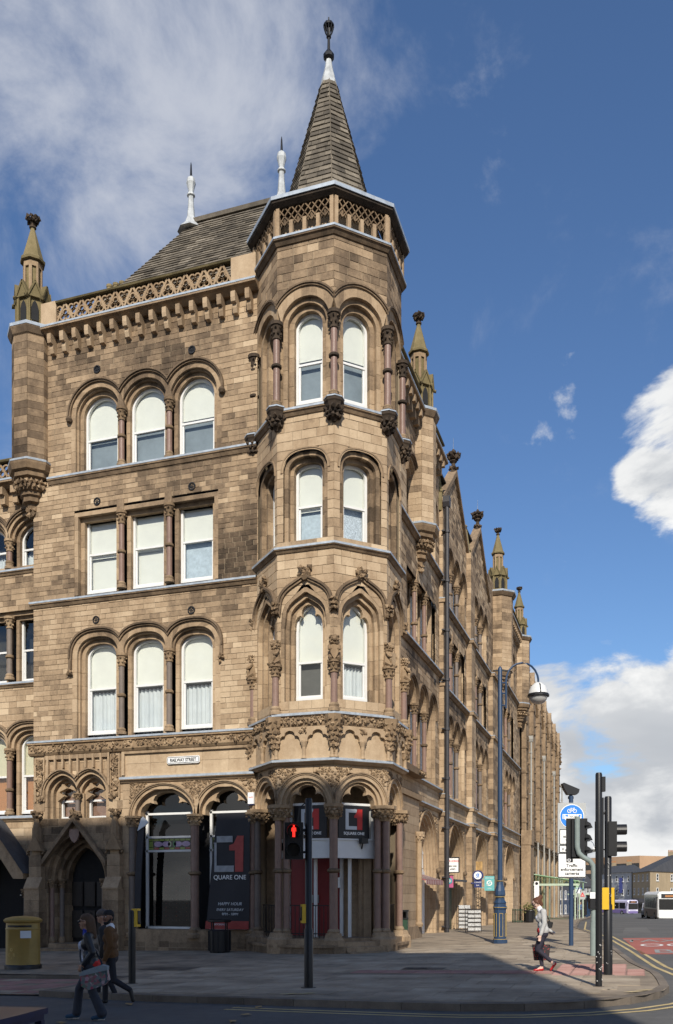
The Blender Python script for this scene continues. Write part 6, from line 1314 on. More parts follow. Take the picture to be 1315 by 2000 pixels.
q.build('cycle_symbol', M_['signwhite'], rr_); q = MB(); q.box(F, -.29, .29, 3.89, 4.03, .017, .022)
for x in (-.18, .16): q.disc(F, (x, 3.88), .035, .017, .023, 12)
q.build('bus_symbol', M_['signwhite'], rr_); q = MB(); q.box(F, -.26, -.235, 3.90, 4.01, .022, .025); q.box(F, -.2, -.12, 3.96, 4.01, .022, .025); q.box(F, .2, .26, 3.96, 4.01, .022, .025); q.build('bus_window', M_['signblue'], rr_); text_mesh('local', F, .03, 3.93, .023, .12, M_['black'], rr_); text_mesh('taxi', F, 0, 3.70, .018, .13, M_['signwhite'], rr_, bold=.003)
def sp(F, z0, z1, w, lines, size, par, shift=0.):
    q = MB(); q.box(F, -w / 2, w / 2, z0, z1, 0, .012); p = q.build('plate', M_['signwhite'], par); b = MB(); t = .012
    for a, c in (((-w / 2, z0), (w / 2, z0)), ((-w / 2, z1), (w / 2, z1)), ((-w / 2, z0), (-w / 2, z1)), ((w / 2, z0), (w / 2, z1))): b.bar(F, a, c, .022, .0, .016)
    b.build('border', M_['black'], p); n_ = len(lines)
    for i, t_ in enumerate(lines): text_mesh(t_, F, shift, z1 - .03 - (i + .85) * (z1 - z0 - .04) / n_ * (.86 if n_ > 1 else 1.) , .014, size, M_['black'], p, bold=.003)
    return p
sp(F, 3.12, 3.56, .74, ('and', 'authorised', 'vehicles'), .125, o); sp(F, 2.87, 3.07, .76, ('8 am - 6 pm',), .125, o)
p_ = sp(F, 2.11, 2.83, .84, (), .12, o)
for i, t_ in enumerate(('Traffic', 'enforcement', 'cameras')): text_mesh(t_, F, 0, 2.42 - .12 * i, .014, .135, M_['black'], p_, bold=.003)
q = MB(); q.box(F, -.17, .03, 2.56, 2.78, .013, .018); q.build('camera_symbol', M_['black'], p_); q = MB(); q.ringuz(F, (-.09, 2.63), .03, .05, .018, .022, 14); q.disc(F, (-.02, 2.74), .015, .018, .022, 8); q.bx(.05, .11, -.045, -.035, 2.6, 2.72); q.build('camera_lens', M_['signwhite'], p_); place(o, 1117, 1848)
o2 = root('traffic_camera', 'black wedge-shaped enforcement camera on top of the blue sign post', 'camera'); q = MB(); q.prism(Fr((0, .1, 0), (1, 0)), [(-.28, 4.98), (-.22, 4.80), (-.12, 4.64), (.16, 4.64), (.22, 4.70), (.24, 4.80), (-.24, 5.0)], -.12, .12); q.build('housing', M_['black'], o2); q = MB(); q.lathe((0, .1, 0), [(.06, 4.40), (.06, 4.5), (.09, 4.52), (.09, 4.58), (.05, 4.62), (.05, 4.68)], 10); q.build('mount', M_['black'], o2); o2.location = o.location; o2.rotation_euler = o.rotation_euler
# street lamps
def lamp(label):
    o = root('street_lamp', label, 'street lamp', group='blue street lamps along the kerb'); q = MB(); q.lathe((0, 0, 0), [(.25, 0), (.25, .12), (.21, .16), (.20, 1.12), (.22, 1.15), (.24, 1.22), (.20, 1.27), (.20, 1.33), (.22, 1.36), (.16, 1.45), (.15, 1.55), (.18, 1.62), (.17, 1.75), (.12, 1.95), (.10, 2.05), (.095, 2.1)], 12, .5); q.build('base', M_['blue'], o)
    q = MB(); q.lathe((0, 0, 0), [(.085, 2.05), (.078, 2.7), (.070, 9.15), (.06, 9.2), (.02, 9.25)], 12); q.build('post', M_['blue'], o, True); q = MB()
    for z in (.14, 1.2, 1.36, 1.55, 2.08): q = MB(); q.lathe((0, 0, 0), [(.13 if z > 2 else .24 if z < 1.3 else .2, z), (.13 if z > 2 else .24 if z < 1.3 else .2, z + .015)], 12); q.build('gilt_ring', M_['goldline'], o)
    for k_ in range(6): a = k_ * math.pi / 3; F = Fr((.205 * math.sin(a), -.205 * math.cos(a), 0), (math.cos(a), math.sin(a))); q = MB(); q.band(F, [(-.05, .25), (.05, .25), (.05, 1.0), (-.05, 1.0)], [(-.062, .238), (.062, .238), (.062, 1.012), (-.062, 1.012)], -.01, .004, .6, 0, True); q.build('gilt_line', M_['goldline'], o)
    q = MB(); q.tube([(.2, 0, 7.85), (.2, 0, 8.75)] + [(.2 + .54 - .54 * math.cos(a), 0, 8.75 + .62 * math.sin(a)) for a in (.3, .6, .9, 1.2, 1.57, 1.9, 2.2, 2.5, 2.8, 3.0)] + [(1.28, 0, 8.7)], .035, 8); 
    for z in (7.95, 8.35, 8.7): q.tube([(0, 0, z), (.2, 0, z)], .025, 6)
    q.build('arm', M_['blue'], o, True); q = MB(); q.lathe((1.28, 0, 8.3), [(.03, .42), (.12, .40), (.26, .27), (.32, .1), (.33, 0)], 18); q.build('lamp_shell', M_['chrome'], o, True); q = MB(); q.lathe((1.28, 0, 8.3), [(.335, .03), (.36, .0), (.36, -.06), (.30, -.08)], 18); q.tube([(1.28, -.34, 8.32), (1.28, -.25, 8.6), (1.28, 0, 8.73), (1.28, .25, 8.6), (1.28, .34, 8.32)], .02, 6); q.build('lamp_band', M_['black'], o); q = MB(); q.lathe((1.28, 0, 8.24), [(.30, 0), (.28, -.1), (.2, -.2), (.05, -.25)], 18); q.build('lamp_bowl', M_['lampbowl'], o, True); return o
M_['lampbowl'] = simple('lamp bowl', (.40, .40, .38), .15, 0, .05)
o = lamp('tall dark blue street lamp with gilt lines standing before the side front'); place(o, 977, 1843)
o = lamp('distant street lamp far down the pavement, only its globe above the signs'); place(o, 0, 0, xy=(3.4, 89))
# bins
o = root('litter_bin', 'black slatted litter bin in front of the shop banner', 'bin'); q = MB(); q.lathe((0, 0, 0), [(.30, .04), (.32, .08), (.34, .72), (.32, .74)], 12, .5); q.build('body', M_['black'], o); q = MB()
for i in range(12): a = i * math.pi / 6; q.bx(.335 * math.cos(a) - .02, .335 * math.cos(a) + .02, .335 * math.sin(a) - .02, .335 * math.sin(a) + .02, .1, .72)
for i in range(4): a = i * math.pi / 2 + .78; q.bx(.3 * math.cos(a) - .02, .3 * math.cos(a) + .02, .3 * math.sin(a) - .02, .3 * math.sin(a) + .02, .72, 1.0)
q.build('slat', M_['iron'], o); q = MB(); q.lathe((0, 0, 0), [(.34, .98), (.36, 1.0), (.36, 1.05), (.3, 1.07)], 12); q.build('lid', M_['black'], o); place(o, 0, 0, xy=(-2.95, -1.85))
o = root('litter_bin', 'dark green square bin half hidden behind the turret steps', 'bin'); q = MB(); q.bx(-.25, .25, -.22, .22, .03, .85); q.build('body', M_['green'], o); q = MB(); q.bx(-.27, .27, -.24, .24, .85, .90); q.bx(-.25, .25, .1, .22, .90, 1.12); q.bx(-.28, .28, -.25, .25, 1.12, 1.18); q.bx(-.25, -.2, -.22, .1, .9, 1.12); q.bx(.2, .25, -.22, .1, .9, 1.12); q.build('hood', M_['black'], o); place(o, 0, 0, xy=ground_at(783, 1843), rz=10)
# newspaper racks
M_['paper'] = simple('newsprint', (.36, .355, .34), .8, 0, .85, 26.)
for i, (px, py) in enumerate(((906, 1818), (925, 1823))):
    o = root('newspaper_rack', ('tiered wire newspaper rack nearer the off-licence door' if i == 0 else 'tiered wire newspaper rack standing further from the off-licence door'), 'newspaper rack', group='newspaper racks outside the off-licence'); q = MB()
    for x in (-.3, .3):
        for y in (-.18, .18): q.bx(x - .012, x + .012, y - .012, y + .012, 0, 1.22 - .12 * i)
    for j in range(6): q.bx(-.3, .3, -.19, .19, .12 + .19 * j, .13 + .19 * j)
    q.build('frame', M_['iron'], o)
    for j in range(6 - i):
        for k_ in range(2): q = MB(); F = Fr((-.15 + .3 * k_, -.2, 0), (1, 0)); q.add([F.P(-.14, .13 + .19 * j, 0), F.P(.14, .13 + .19 * j, 0), F.P(.14, .30 + .19 * j, -.12), F.P(-.14, .30 + .19 * j, -.12), F.P(-.14, .13 + .19 * j, -.06), F.P(.14, .13 + .19 * j, -.06)], [(0, 1, 2, 3), (4, 5, 2, 3), (0, 1, 5, 4)]); q.build('newspaper', M_['paper'], o)
    place(o, px, py, 25)
o = root('folding_gate', 'folded black lattice gate at the third arch of the side front', 'gate'); q = MB(); F = Fr((0, 0, 0), (1, 0))
for i in range(4): q.box(F, .12 * i, .12 * i + .02, 0, 2.2, -.02, 0)
for j in range(10):
    q.bar(F, (0, .1 + .2 * j), (.38, .3 + .2 * j), .018, 0, .012); q.bar(F, (.38, .1 + .2 * j), (0, .3 + .2 * j), .018, .012, .024)
q.build('lattice', M_['iron'], o); o.location = (1.05, 21.5, gz(1, 21.5)); o.rotation_euler = (0, 0, R(30))
# banner on the shop window
M_['banner'] = simple('black banner cloth', (.016, .016, .020), .7, 0, .2, 3.); M_['bannerred'] = simple('banner red', (.30, .045, .035), .7)
o = root('banner', 'tall black cloth banner with red numeral hanging over the right shop window', 'banner', FL.P(-3.0, .65, .15)); F = Fr((0, -1.14), (1, 0)); q = MB(); n_ = 10; pts = []
bu = lambda t, s_: (-3.37 - .42 * t) + ((-2.22 - .05 * t) - (-3.37 - .42 * t)) * s_
bw = lambda s_, z: .02 * math.sin(s_ * 7 + z * 1.2)
for i in range(n_ + 1):
    for j in range(9): t, s_ = i / n_, j / 8; pts.append(F.P(bu(t, s_), 4.34 - 3.68 * t, bw(s_, t * 4)))
m_ = len(pts); fs = [(i * 9 + j, (i + 1) * 9 + j, (i + 1) * 9 + j + 1, i * 9 + j + 1) for i in range(n_) for j in range(8)]
q.add(pts + [Vector(p) - F.N * .006 for p in pts], fs + [tuple(k_ + m_ for k_ in f)[::-1] for f in fs]); q.build('cloth', M_['banner'], o, True)
q = MB(); q.prism(F, [(bu(.93, 0), .92), (bu(.93, 1), .92), (bu(1, 1), .66), (bu(1, 0), .66)], .024, .028); q.build('red_band', M_['bannerred'], o)
G_ = simple('banner grey print', (.27, .28, .29), .7); G2 = simple('banner red print', (.33, .055, .045), .7); q = MB(); d0 = .026; q.box(F, -3.38, -2.82, 3.42, 3.62, d0, d0 + .004); q.box(F, -3.46, -2.78, 2.48, 2.68, d0, d0 + .004); q.box(F, -3.46, -3.38, 2.68, 3.42, d0, d0 + .004); q.build('logo_square', G_, o)
q = MB(); q.prism(F, [(-2.74, 2.48), (-2.46, 2.48), (-2.44, 3.62), (-2.66, 3.62), (-2.78, 3.38), (-2.94, 3.32), (-2.94, 3.16), (-2.74, 3.16)], d0, d0 + .005); q.build('logo_numeral', G2, o)
for t_, z, s_, m2 in (('QUARE ONE', 2.24, .20, M_['signwhite']), ('HAPPY HOUR', 1.42, .135, M_['sgrey']), ('EVERY SATURDAY', 1.24, .115, M_['sgrey']), ('9PM - 10PM', 1.10, .115, M_['sgrey']), ('BOOKINGS', .78, .085, M_['sgrey'])): text_mesh(t_, F, -2.92 if z > 1 else -3.25, z, d0 + .004, s_, m2, o, shear=.2 if z < 1.5 else 0)
o = root('banner', 'narrow furled black banner with pale folded top at the left shop column', 'banner', FL.P(-6.2, .65, .05)); q = MB(); q.prism(F, [(-6.25, 3.9), (-6.02, 4.05), (-6.12, 2.6), (-6.18, .7), (-6.38, .7), (-6.36, 2.4)], -.05, .0); q.build('cloth', M_['banner'], o); q = MB(); q.prism(F, [(-6.26, 3.85), (-6.0, 4.0), (-5.85, 4.12), (-6.05, 4.32), (-6.12, 4.25)], -.02, .03); q.build('folded_top', M_['sgrey'], o)
# navy metal table at the lower left
o = root('metal_table', 'navy painted metal table on the road at the lower left corner', 'table'); q = MB(); q.bx(-1.6, 0, -1.15, 0, .60, .66); q.build('table_top', M_['navy'], o); q = MB(); q.bx(-1.55, -.03, -1.12, -.03, .54, .597); q.build('rim', M_['navy'], o)
for x in (-1.52, -.06):
    for y in (-1.08, -.06): q = MB(); q.bx(x - .035, x + .035, y - .035, y + .035, 0, .54); q.build('leg', M_['navy'], o)
q = MB(); q.tube([(-.06, -1.05, .1), (-.06, -.1, .5)], .012, 6); q.build('brace', M_['iron'], o); q = MB(); q.bx(-1.5, -.9, -1.0, -.5, .662, .668); q.bx(-.75, -.7, -.4, -.36, .662, .67); q.build('paper', M_['leaf'], o)
k = 9.1; x, y = CAM.x + FW.x * 9.1 - RT.x * 2.93, CAM.y + FW.y * 9.1 - RT.y * 2.93; o.location = (x, y, gz(x, y) + RD); o.rotation_euler = (0, 0, R(18.3 - 10))
# ------------------------------------------------------------ tall block across the street: it shades the road and the ground floor
B = root('office_block', 'tall stone block across the street behind the viewpoint', 'building', (0, -40, gz(0, -40)))
M_['plainstone'] = toned('plain stone', [(0., (.30, .25, .19)), (1., (.50, .43, .34))], stain=.5)
def shell(poly, z0, z1, name):
    m = MB(); n = len(poly); m.add([(x, y, z0) for x, y in poly] + [(x, y, z1) for x, y in poly], [list(range(n))[::-1], [i + n for i in range(n)]] + [(i, (i + 1) % n, (i + 1) % n + n, i + n) for i in range(n)], .5); return m.build(name, M_['plainstone'], B)
shell([(-6, -34), (-6, -47.7), (18.3, -47.7), (15.35, -34)], -1.5, 24.5, 'wall'); shell([(-6, -34.02), (-6, -44), (13.0, -44), (13.0, -34.02)], 24.5, 29.4, 'attic')
FO = Fr((0, -34), (-1, 0))
for i in range(6):
    for j in range(5): m = MB(); u = -13.5 + i * 3.2; z = 2.5 + j * 4.3; m.box(FO, u, u + 1.4, z, z + 2.3, -.05, .02); m.build('window', M_['leadlight'], B)
# ------------------------------------------------------------ far end of the street
def rv(px, d): k = (px - CX) / FPX; return CAM.x + d * (FW.x + k * RT.x), CAM.y + d * (FW.y + k * RT.y)
def zz(py, d): return CAM.z + d * (YH - py) / FPX
M_['render'] = simple('grey render', (.36, .37, .38), .8, 0, .15, 1.); M_['farstone'] = toned('far stone', [(0., (.18, .14, .09)), (1., (.46, .36, .23))], stain=.4); M_['officebrick'] = simple('orange concrete bands', (.42, .27, .16), .8, 0, .12, .5)
def house(name, label, p0, p1, p2, z0, z1, mat, rows, colsA, colsB, roofh=3., dep=9., shop=None, roof='slate2', wsize=(.9, 1.4)):
    """street corner house: corner at p1, one front towards p0, another towards p2"""
    B = root(name, label, 'building', (p1[0], p1[1], z0)); m = MB(); p0, p1, p2 = Vector(p0), Vector(p1), Vector(p2); p3 = p0 + (p2 - p1); c4 = [p0, p1, p2, p3]
    m.add([(p.x, p.y, z0 - 1) for p in c4] + [(p.x, p.y, z1) for p in c4], [(i, (i + 1) % 4, (i + 1) % 4 + 4, i + 4) for i in range(4)], .6); wl_ = m.build('wall', M_[mat], B)
    ctr = (p0 + p1 + p2 + p3) / 4; e = [ctr + (p - ctr) * 1.04 for p in c4]; r0 = (e[0] + e[3]) / 2; r1 = (e[1] + e[2]) / 2; ra = r0.lerp(r1, .15) ; rb_ = r0.lerp(r1, .80)
    m = MB(); m.add([(p.x, p.y, z1) for p in e] + [(ra.x, ra.y, z1 + roofh), (rb_.x, rb_.y, z1 + roofh)], [(0, 1, 5, 4), (1, 2, 5), (2, 3, 4, 5), (3, 0, 4), (0, 3, 2, 1)], .5); rf = m.build('roof', M_[roof], B)
    for f in (.2, .82): m = MB(); q = ra.lerp(rb_, f); m.bx(q.x - .6, q.x + .6, q.y - .4, q.y + .4, z1 + roofh - 1.5, z1 + roofh + .8, .2); ch = m.build('chimney', M_['farstone'], rf); m = MB(); [m.lathe((q.x - .45 + .3 * i, q.y, z1 + roofh + .8), [(.12, 0), (.1, .4)], 8) for i in range(4)]; m.build('chimney_pot', M_['board'], ch)
    for a, b, nc in ((p0, p1, colsA), (p1, p2, colsB)):
        L_ = (b - a).length; F = Fr(a, (b - a)); 
        for r_ in range(rows):
            zc = z0 + (z1 - z0) * (r_ + .35) / rows
            if r_ == 0 and shop: continue
            for c_ in range(nc):
                u = L_ * (c_ + .5) / nc; w, h = wsize; m = MB(); m.band(F, [(u - w / 2 + .1, zc + .1), (u + w / 2 - .1, zc + .1), (u + w / 2 - .1, zc + h - .1), (u - w / 2 + .1, zc + h - .1)], [(u - w / 2, zc), (u + w / 2, zc), (u + w / 2, zc + h), (u - w / 2, zc + h)], -.02, .06, .6, 0, True); m.box(F, u - w / 2, u + w / 2, zc + h * .47, zc + h * .53, .0, .05); m.box(F, u - w / 2 - .1, u + w / 2 + .1, zc - .15, zc, 0, .15); wo = m.build('window', M_['white'], B); m = MB(); m.box(F, u - w / 2 + .05, u + w / 2 - .05, zc + .05, zc + h - .05, -.01, .02); m.build('pane', M_['leadlight'], wo)
        if shop: m = MB(); m.box(F, .3, L_ - .3, z0 + 2.3, z0 + 3.0, 0, .3); m.build('shop_fascia', M_[shop], B); m = MB(); m.box(F, .5, L_ - .5, z0 - .5, z0 + 2.3, 0, .04); m.build('shop_window', M_['leadlight'], B)
    return B, Fr(p0, (p1 - p0)), (p1 - p0).length
d = 185.; zg = zz(1784, d)
h1, F, Lh = house('stone_house', 'three storey stone corner building with dark hipped slate roof at the far right', rv(1236, d + 12), rv(1270, d - 4), rv(1400, d + 18), zg, zz(1703, d), 'farstone', 3, 4, 5, 4.2, shop='navy')
h2, F2_, Lh2 = house('rendered_house', 'pale grey rendered shop building with blue vertical signs behind the bus', rv(1158, d + 30), rv(1234, d + 12), rv(1270, d + 40), zz(1786, d + 14), zz(1704, d + 14), 'render', 3, 7, 3, 2.2, shop='navy')
for u in (Lh2 * .42, Lh2 * .78):
    m = MB(); m.box(F2_, u - .08, u + .08, zg + 4.2, zg + 7.6, 0, .9); m.build('projecting_sign', M_['bluebk'], h2)
    Fs = Fr(F2_.P(u - .09, 0, 0), (F2_.N.x, F2_.N.y)); 
    for i, c_ in enumerate('CORAL'): text_mesh(c_, F2_, u, zg + 7.0 - .62 * i, .905, .6, M_['signwhite'], h2)
text_mesh('CORAL', F2_, Lh2 * .62, zg + 2.45, .32, .95, M_['goldline'], h2)
house('dark_terrace', 'dark gabled terrace house beyond the bus shelters', rv(1098, 240), rv(1120, 205), rv(1165, 212), zz(1790, 205), zz(1732, 205), 'render', 3, 3, 4, 4.0, shop='black')
house('shop_building', 'low dark blue fronted building at the end of the shelters', rv(1085, 160), rv(1092, 140), rv(1125, 150), zz(1795, 140), zz(1738, 140), 'blue', 2, 2, 4, 1.5)
# banded office building behind
p0, p1 = Vector(rv(1100, 300)), Vector(rv(1250, 270)); F = Fr(p0, p1 - p0); L_ = (p1 - p0).length; ob = root('banded_office', 'flat roofed orange banded office building above the far roofs', 'building', (p0.x, p0.y, -4))
m = MB(); m.box(F, 0, L_, -4, zz(1674, 280), -15, 0); m.build('wall', M_['officebrick'], ob)
for i in range(4):
    z = zz(1674, 280) - 1.0 - 2.9 * (i + 1)
    for j in range(7): m = MB(); m.box(F, L_ * j / 7 + .2, L_ * (j + 1) / 7 - .2, z, z + 1.7, -.1, .04); m.build('window_band', M_['leadlight'], ob)
# closing row so the street does not end in open ground
for i, (a, b, lab) in enumerate(((1250, 1420, 'distant stone terrace at the right end of the street'), (960, 1100, 'distant stone terrace closing the street behind the shelters'))): house('stone_terrace', lab, rv(a, 330), rv(b, 330), rv(b, 350), -4, zz(1708, 330), 'farstone', 3, 10, 2, 4.)
# ------------------------------------------------------------ buses, car
M_['buswhite'] = simple('bus white', (.70, .70, .69), .35, 0, .05, 2., coat=.3); M_['busviolet'] = simple('bus violet', (.17, .13, .30), .35, 0, .05, 2.); M_['buslilac'] = simple('bus lilac', (.50, .47, .60), .35, 0, .05, 2.); M_['silver'] = simple('car silver', (.40, .40, .41), .3, .5, .05); M_['maroon'] = simple('bus maroon', (.13, .06, .05), .4, 0, .2); M_['headlight'] = simple('headlight', (.8, .8, .8), .1)
def bus(name, label, low, high, L_, H, W, side=None):
    o = root(name, label, 'bus'); F = Fr((0, 0, 0), (1, 0))      # front at -Y
    prof = [(-W / 2 + .06, .32), (W / 2 - .06, .32), (W / 2, .45), (W / 2, H - .25), (W / 2 - .15, H - .05), (W / 2 - .4, H), (-W / 2 + .4, H), (-W / 2 + .15, H - .05), (-W / 2, H - .25), (-W / 2, .45)]
    q = MB(); n = len(prof); lay = [(.10, .86), (0., .96), (-.0, 1.)]; pts = []
    for d_, s_ in ((.0, .93), (-.12, 1.), (-L_ + .1, 1.), (-L_, .95)): pts += [F.P(u * s_, .32 + (z - .32) * (s_ if z > 1 else 1), d_) for u, z in prof]
    fs = [list(range(n)), [3 * n + i for i in range(n - 1, -1, -1)]] + [(j * n + i, j * n + (i + 1) % n, (j + 1) * n + (i + 1) % n, (j + 1) * n + i) for j in range(3) for i in range(n)]
    q.add(pts, fs); q.build('body', M_[high], o)
    q = MB(); q.box(F, -W / 2 + .12, W / 2 - .12, 1.05, H - .62, -.02, .03); q.build('windscreen', M_['leadlight'], o); q = MB(); q.box(F, -W / 2 + .3, W / 2 - .3, H - .55, H - .2, -.02, .02); bl = q.build('destination_blind', M_['sblack'], o); q = MB(); q.box(F, -.5, .5, H - .46, H - .3, .02, .03); q.build('destination_text', M_['board'], bl)
    q = MB(); q.box(F, -W / 2 + .1, W / 2 - .1, .36, .75, -.02, .035); q.build('bumper', M_[low], o)
    for x in (-W / 2 + .3, W / 2 - .3): q = MB(); q.disc(F, (x, .85), .12, 0, .05, 12); q.build('headlight', M_['headlight'], o)
    for s_ in (-1, 1):
        Fs = Fr((s_ * W / 2, 0, 0), (0, s_)); q = MB(); u = (lambda y: y * s_)
        for i in range(5):
            a, b = .7 + (L_ - 1.4) * i / 5, .7 + (L_ - 1.4) * (i + 1) / 5 - .12; q = MB(); q.box(Fs, min(u(a), u(b)), max(u(a), u(b)), 1.15, H - .5, -.02, .012); q.build('side_window', M_['leadlight'], o)
        q = MB(); q.box(Fs, min(u(.4), u(L_ - .3)), max(u(.4), u(L_ - .3)), .4, 1.05, -.01, .01); q.build('side_panel', M_[side or low], o)
        for y in (1.6, L_ - 1.9):
            q = MB(); q.disc(Fs, (u(y), .42), .42, -.25, .02, 18); wh = q.build('wheel', M_['rubber'], o); q = MB(); q.disc(Fs, (u(y), .42), .22, .02, .04, 14); q.build('rim', M_['greymetal'], wh)
        q = MB(); q.tube([(s_ * W / 2, .05, H - .5), (s_ * (W / 2 + .25), -.1, H - .55), (s_ * (W / 2 + .28), -.12, H - 1.0)], .05, 6); q.build('mirror', M_['black'], o)
    return o
o = bus('minibus', 'white single deck bus waiting at the right edge of the street', 'buswhite', 'buswhite', 8., 2.55, 2.2, 'maroon'); x, y = rv(1312, 74); o.location = (x, y, gz(x, y) + RD - .3); o.rotation_euler = (0, 0, R(7))
o = bus('city_bus', 'lilac and white city bus turning in the distance before the grey shop', 'busviolet', 'buslilac', 10., 2.75, 2.3); x, y = rv(1237, 160); o.location = (x, y, zz(1788, 160)); o.rotation_euler = (0, 0, R(40))
o = root('parked_car', 'silver car beside the white bus', 'car'); q = MB(); F = Fr((-.8, 0, 0), (0, -1)); q.prism(F, [(-3.6, .3), (0, .3), (.05, .75), (-.9, .88), (-1.5, 1.35), (-2.9, 1.38), (-3.5, .95), (-3.65, .7)], -1.6, 0); q.build('body', M_['silver'], o); q = MB(); q.prism(Fr((-.7, -.02, 0), (0, -1)), [(-1.0, .9), (-1.55, 1.3), (-1.5, 1.25), (-.92, .9)], -1.4, .05); q.build('windscreen', M_['leadlight'], o)
for x in (-.8, .8):
    for y in (.6, 2.9): q = MB(); q.disc(Fr((x, 0, 0), (0, 1 if x > 0 else -1)), (y if x > 0 else -y, .3), .3, -.15, .03, 16); wh = q.build('wheel', M_['rubber'], o); q = MB(); q.disc(Fr((x, 0, 0), (0, 1 if x > 0 else -1)), (y if x > 0 else -y, .3), .17, .03, .05, 12); q.build('rim', M_['greymetal'], wh)
for x in (-.6, .6): q = MB(); q.box(Fr((0, 0, 0), (1, 0)), x - .14, x + .14, .6, .74, 0, .06); q.build('headlight', M_['headlight'], o)
x, y = rv(1271, 84); o.location = (x, y, gz(x, y) + RD); o.rotation_euler = (0, 0, R(-4))
# ------------------------------------------------------------ canopy and shelters on the side pavement
M_['glassgreen'] = glass_mat('green canopy glass', (.62, .78, .62), .12, .8); M_['palegreen'] = simple('pale green paint', (.40, .48, .36), .5)
o = root('glass_canopy', 'pale green glazed canopy on the long side front', 'canopy', (3, 47, gz(3, 47)))
q = MB(); zc = 2.55
for y in (46, 52, 58): q.tube([(1.7, y, zc + .75), (5.2, y, zc + .2)], .06, 6); q.tube([(4.9, y, gz(4.9, y)), (4.9, y, zc + .2)], .06, 6)
for x, z in ((1.8, zc + .75), (3.4, zc + .5), (5.2, zc + .2)): q.tube([(x, 45.8, z), (x, 58.2, z)], .06, 6)
q.build('frame', M_['palegreen'], o); q = MB(); q.add([(1.7, 45.8, zc + .8), (5.2, 45.8, zc + .25), (5.2, 58.2, zc + .25), (1.7, 58.2, zc + .8)], [(0, 1, 2, 3)]); q.add([(1.7, 45.8, zc), (5.2, 45.8, zc - .3), (5.2, 45.8, zc + .2), (1.7, 45.8, zc + .75)], [(0, 1, 2, 3)]); q.build('glazing', M_['glassgreen'], o); q = MB(); q.bx(1.7, 5.2, 45.75, 45.85, zc - .15, zc + .02); q.build('fascia', M_['palegreen'], o)
for i, (y, lab) in enumerate(((66, 'nearest blue framed bus shelter on the side pavement'), (78, 'middle blue framed bus shelter on the side pavement'), (92, 'furthest blue framed bus shelter on the side pavement'))):
    o = root('bus_shelter', lab, 'bus shelter', group='bus shelters down the side street'); q = MB()
    for yy in (0, 2.5, 5., 7.5):
        for x in (0, 1.5): q.tube([(x, yy, 0), (x, yy, 2.3)], .06, 6)
    q.build('frame', M_['blue'], o); q = MB(); q.bx(-.3, 1.8, -.2, 7.7, 2.3, 2.42); q.build('roof', M_['palegreen'], o); q = MB(); q.bx(-.02, .02, .1, 7.4, .3, 2.1); q.build('glazing', M_['glassgreen'], o); q = MB(); q.bx(-.05, 1.55, -.06, -.0, .3, 2.0); q.build('end_panel', M_['leadlight'], o); x = 3.3; o.location = (x, y, gz(x, y))
def small_sign(name, label, px, py_top, py_bot, d, kind):
    x, y = rv(px, d); o = root(name, label, 'road sign', (x, y, gz(x, y))); F = Fr((x, y), (RT.x, RT.y)); w = 22 / FPX * d / 2; z0, z1 = zz(py_bot, d), zz(py_top, d); q = MB(); q.tube([F.P(0, gz(x, y), -.05), F.P(0, z1, -.05)], .04, 6); q.build('post', M_['greymetal'], o)
    if kind == 'tri':
        q = MB(); q.box(F, -w / 2, w / 2, z0, z1, 0, .02); q.build('backing', M_['signgrey'], o); q = MB(); m_ = (z0 + z1) / 2; q.prism(F, [(-w * .4, z0 + .25), (w * .4, z0 + .25), (0, z1 - .1)], .02, .03); q.build('triangle', M_['sredsign'], o); q = MB(); q.prism(F, [(-w * .25, z0 + .35), (w * .25, z0 + .35), (0, z1 - .35)], .03, .04); q.build('triangle_field', M_['signwhite'], o)
    elif kind == 'white': q = MB(); q.box(F, -w * .4, w * .4, z0, z1, 0, .02); q.build('plate', M_['signwhite'], o); text_mesh('Bus stop', F, 0, z1 - .4, .03, .2, M_['signblue'], o)
    else: q = MB(); q.box(F, -w * .4, w * .4, z0, z1, 0, .02); q.build('plate', M_['signblue'], o); q = MB(); q.box(F, -w * .3, w * .3, z0, z0 + (z1 - z0) * .55, .02, .03); q.build('panel', M_['signwhite'], o)
small_sign('warning_sign', 'red triangle warning sign beyond the blue sign post', 1138, 1740, 1757, 78, 'tri'); small_sign('bus_stop_sign', 'white bus stop plate beside the red triangle sign', 1129, 1727, 1745, 74, 'white'); small_sign('blue_sign', 'small blue information sign behind the signal poles', 1180, 1737, 1760, 90, 'blue')
x, y = rv(1158, 95); o = root('far_signal', 'distant traffic light showing red beyond the cranked pole', 'traffic light', (x, y, gz(x, y))); F = Fr((x, y), (RT.x, RT.y)); q = MB(); q.tube([F.P(0, gz(x, y), -.1), F.P(0, 2.2, -.1)], .06, 6); q.build('post', M_['black'], o); q = MB(); q.box(F, -.2, .2, 1.15, 2.2, -.1, 0); hd_ = q.build('signal_head', M_['black'], o); q = MB(); q.disc(F, (0, 1.98), .14, 0, .03, 12); q.build('red_lens', M_['redlamp'], hd_)
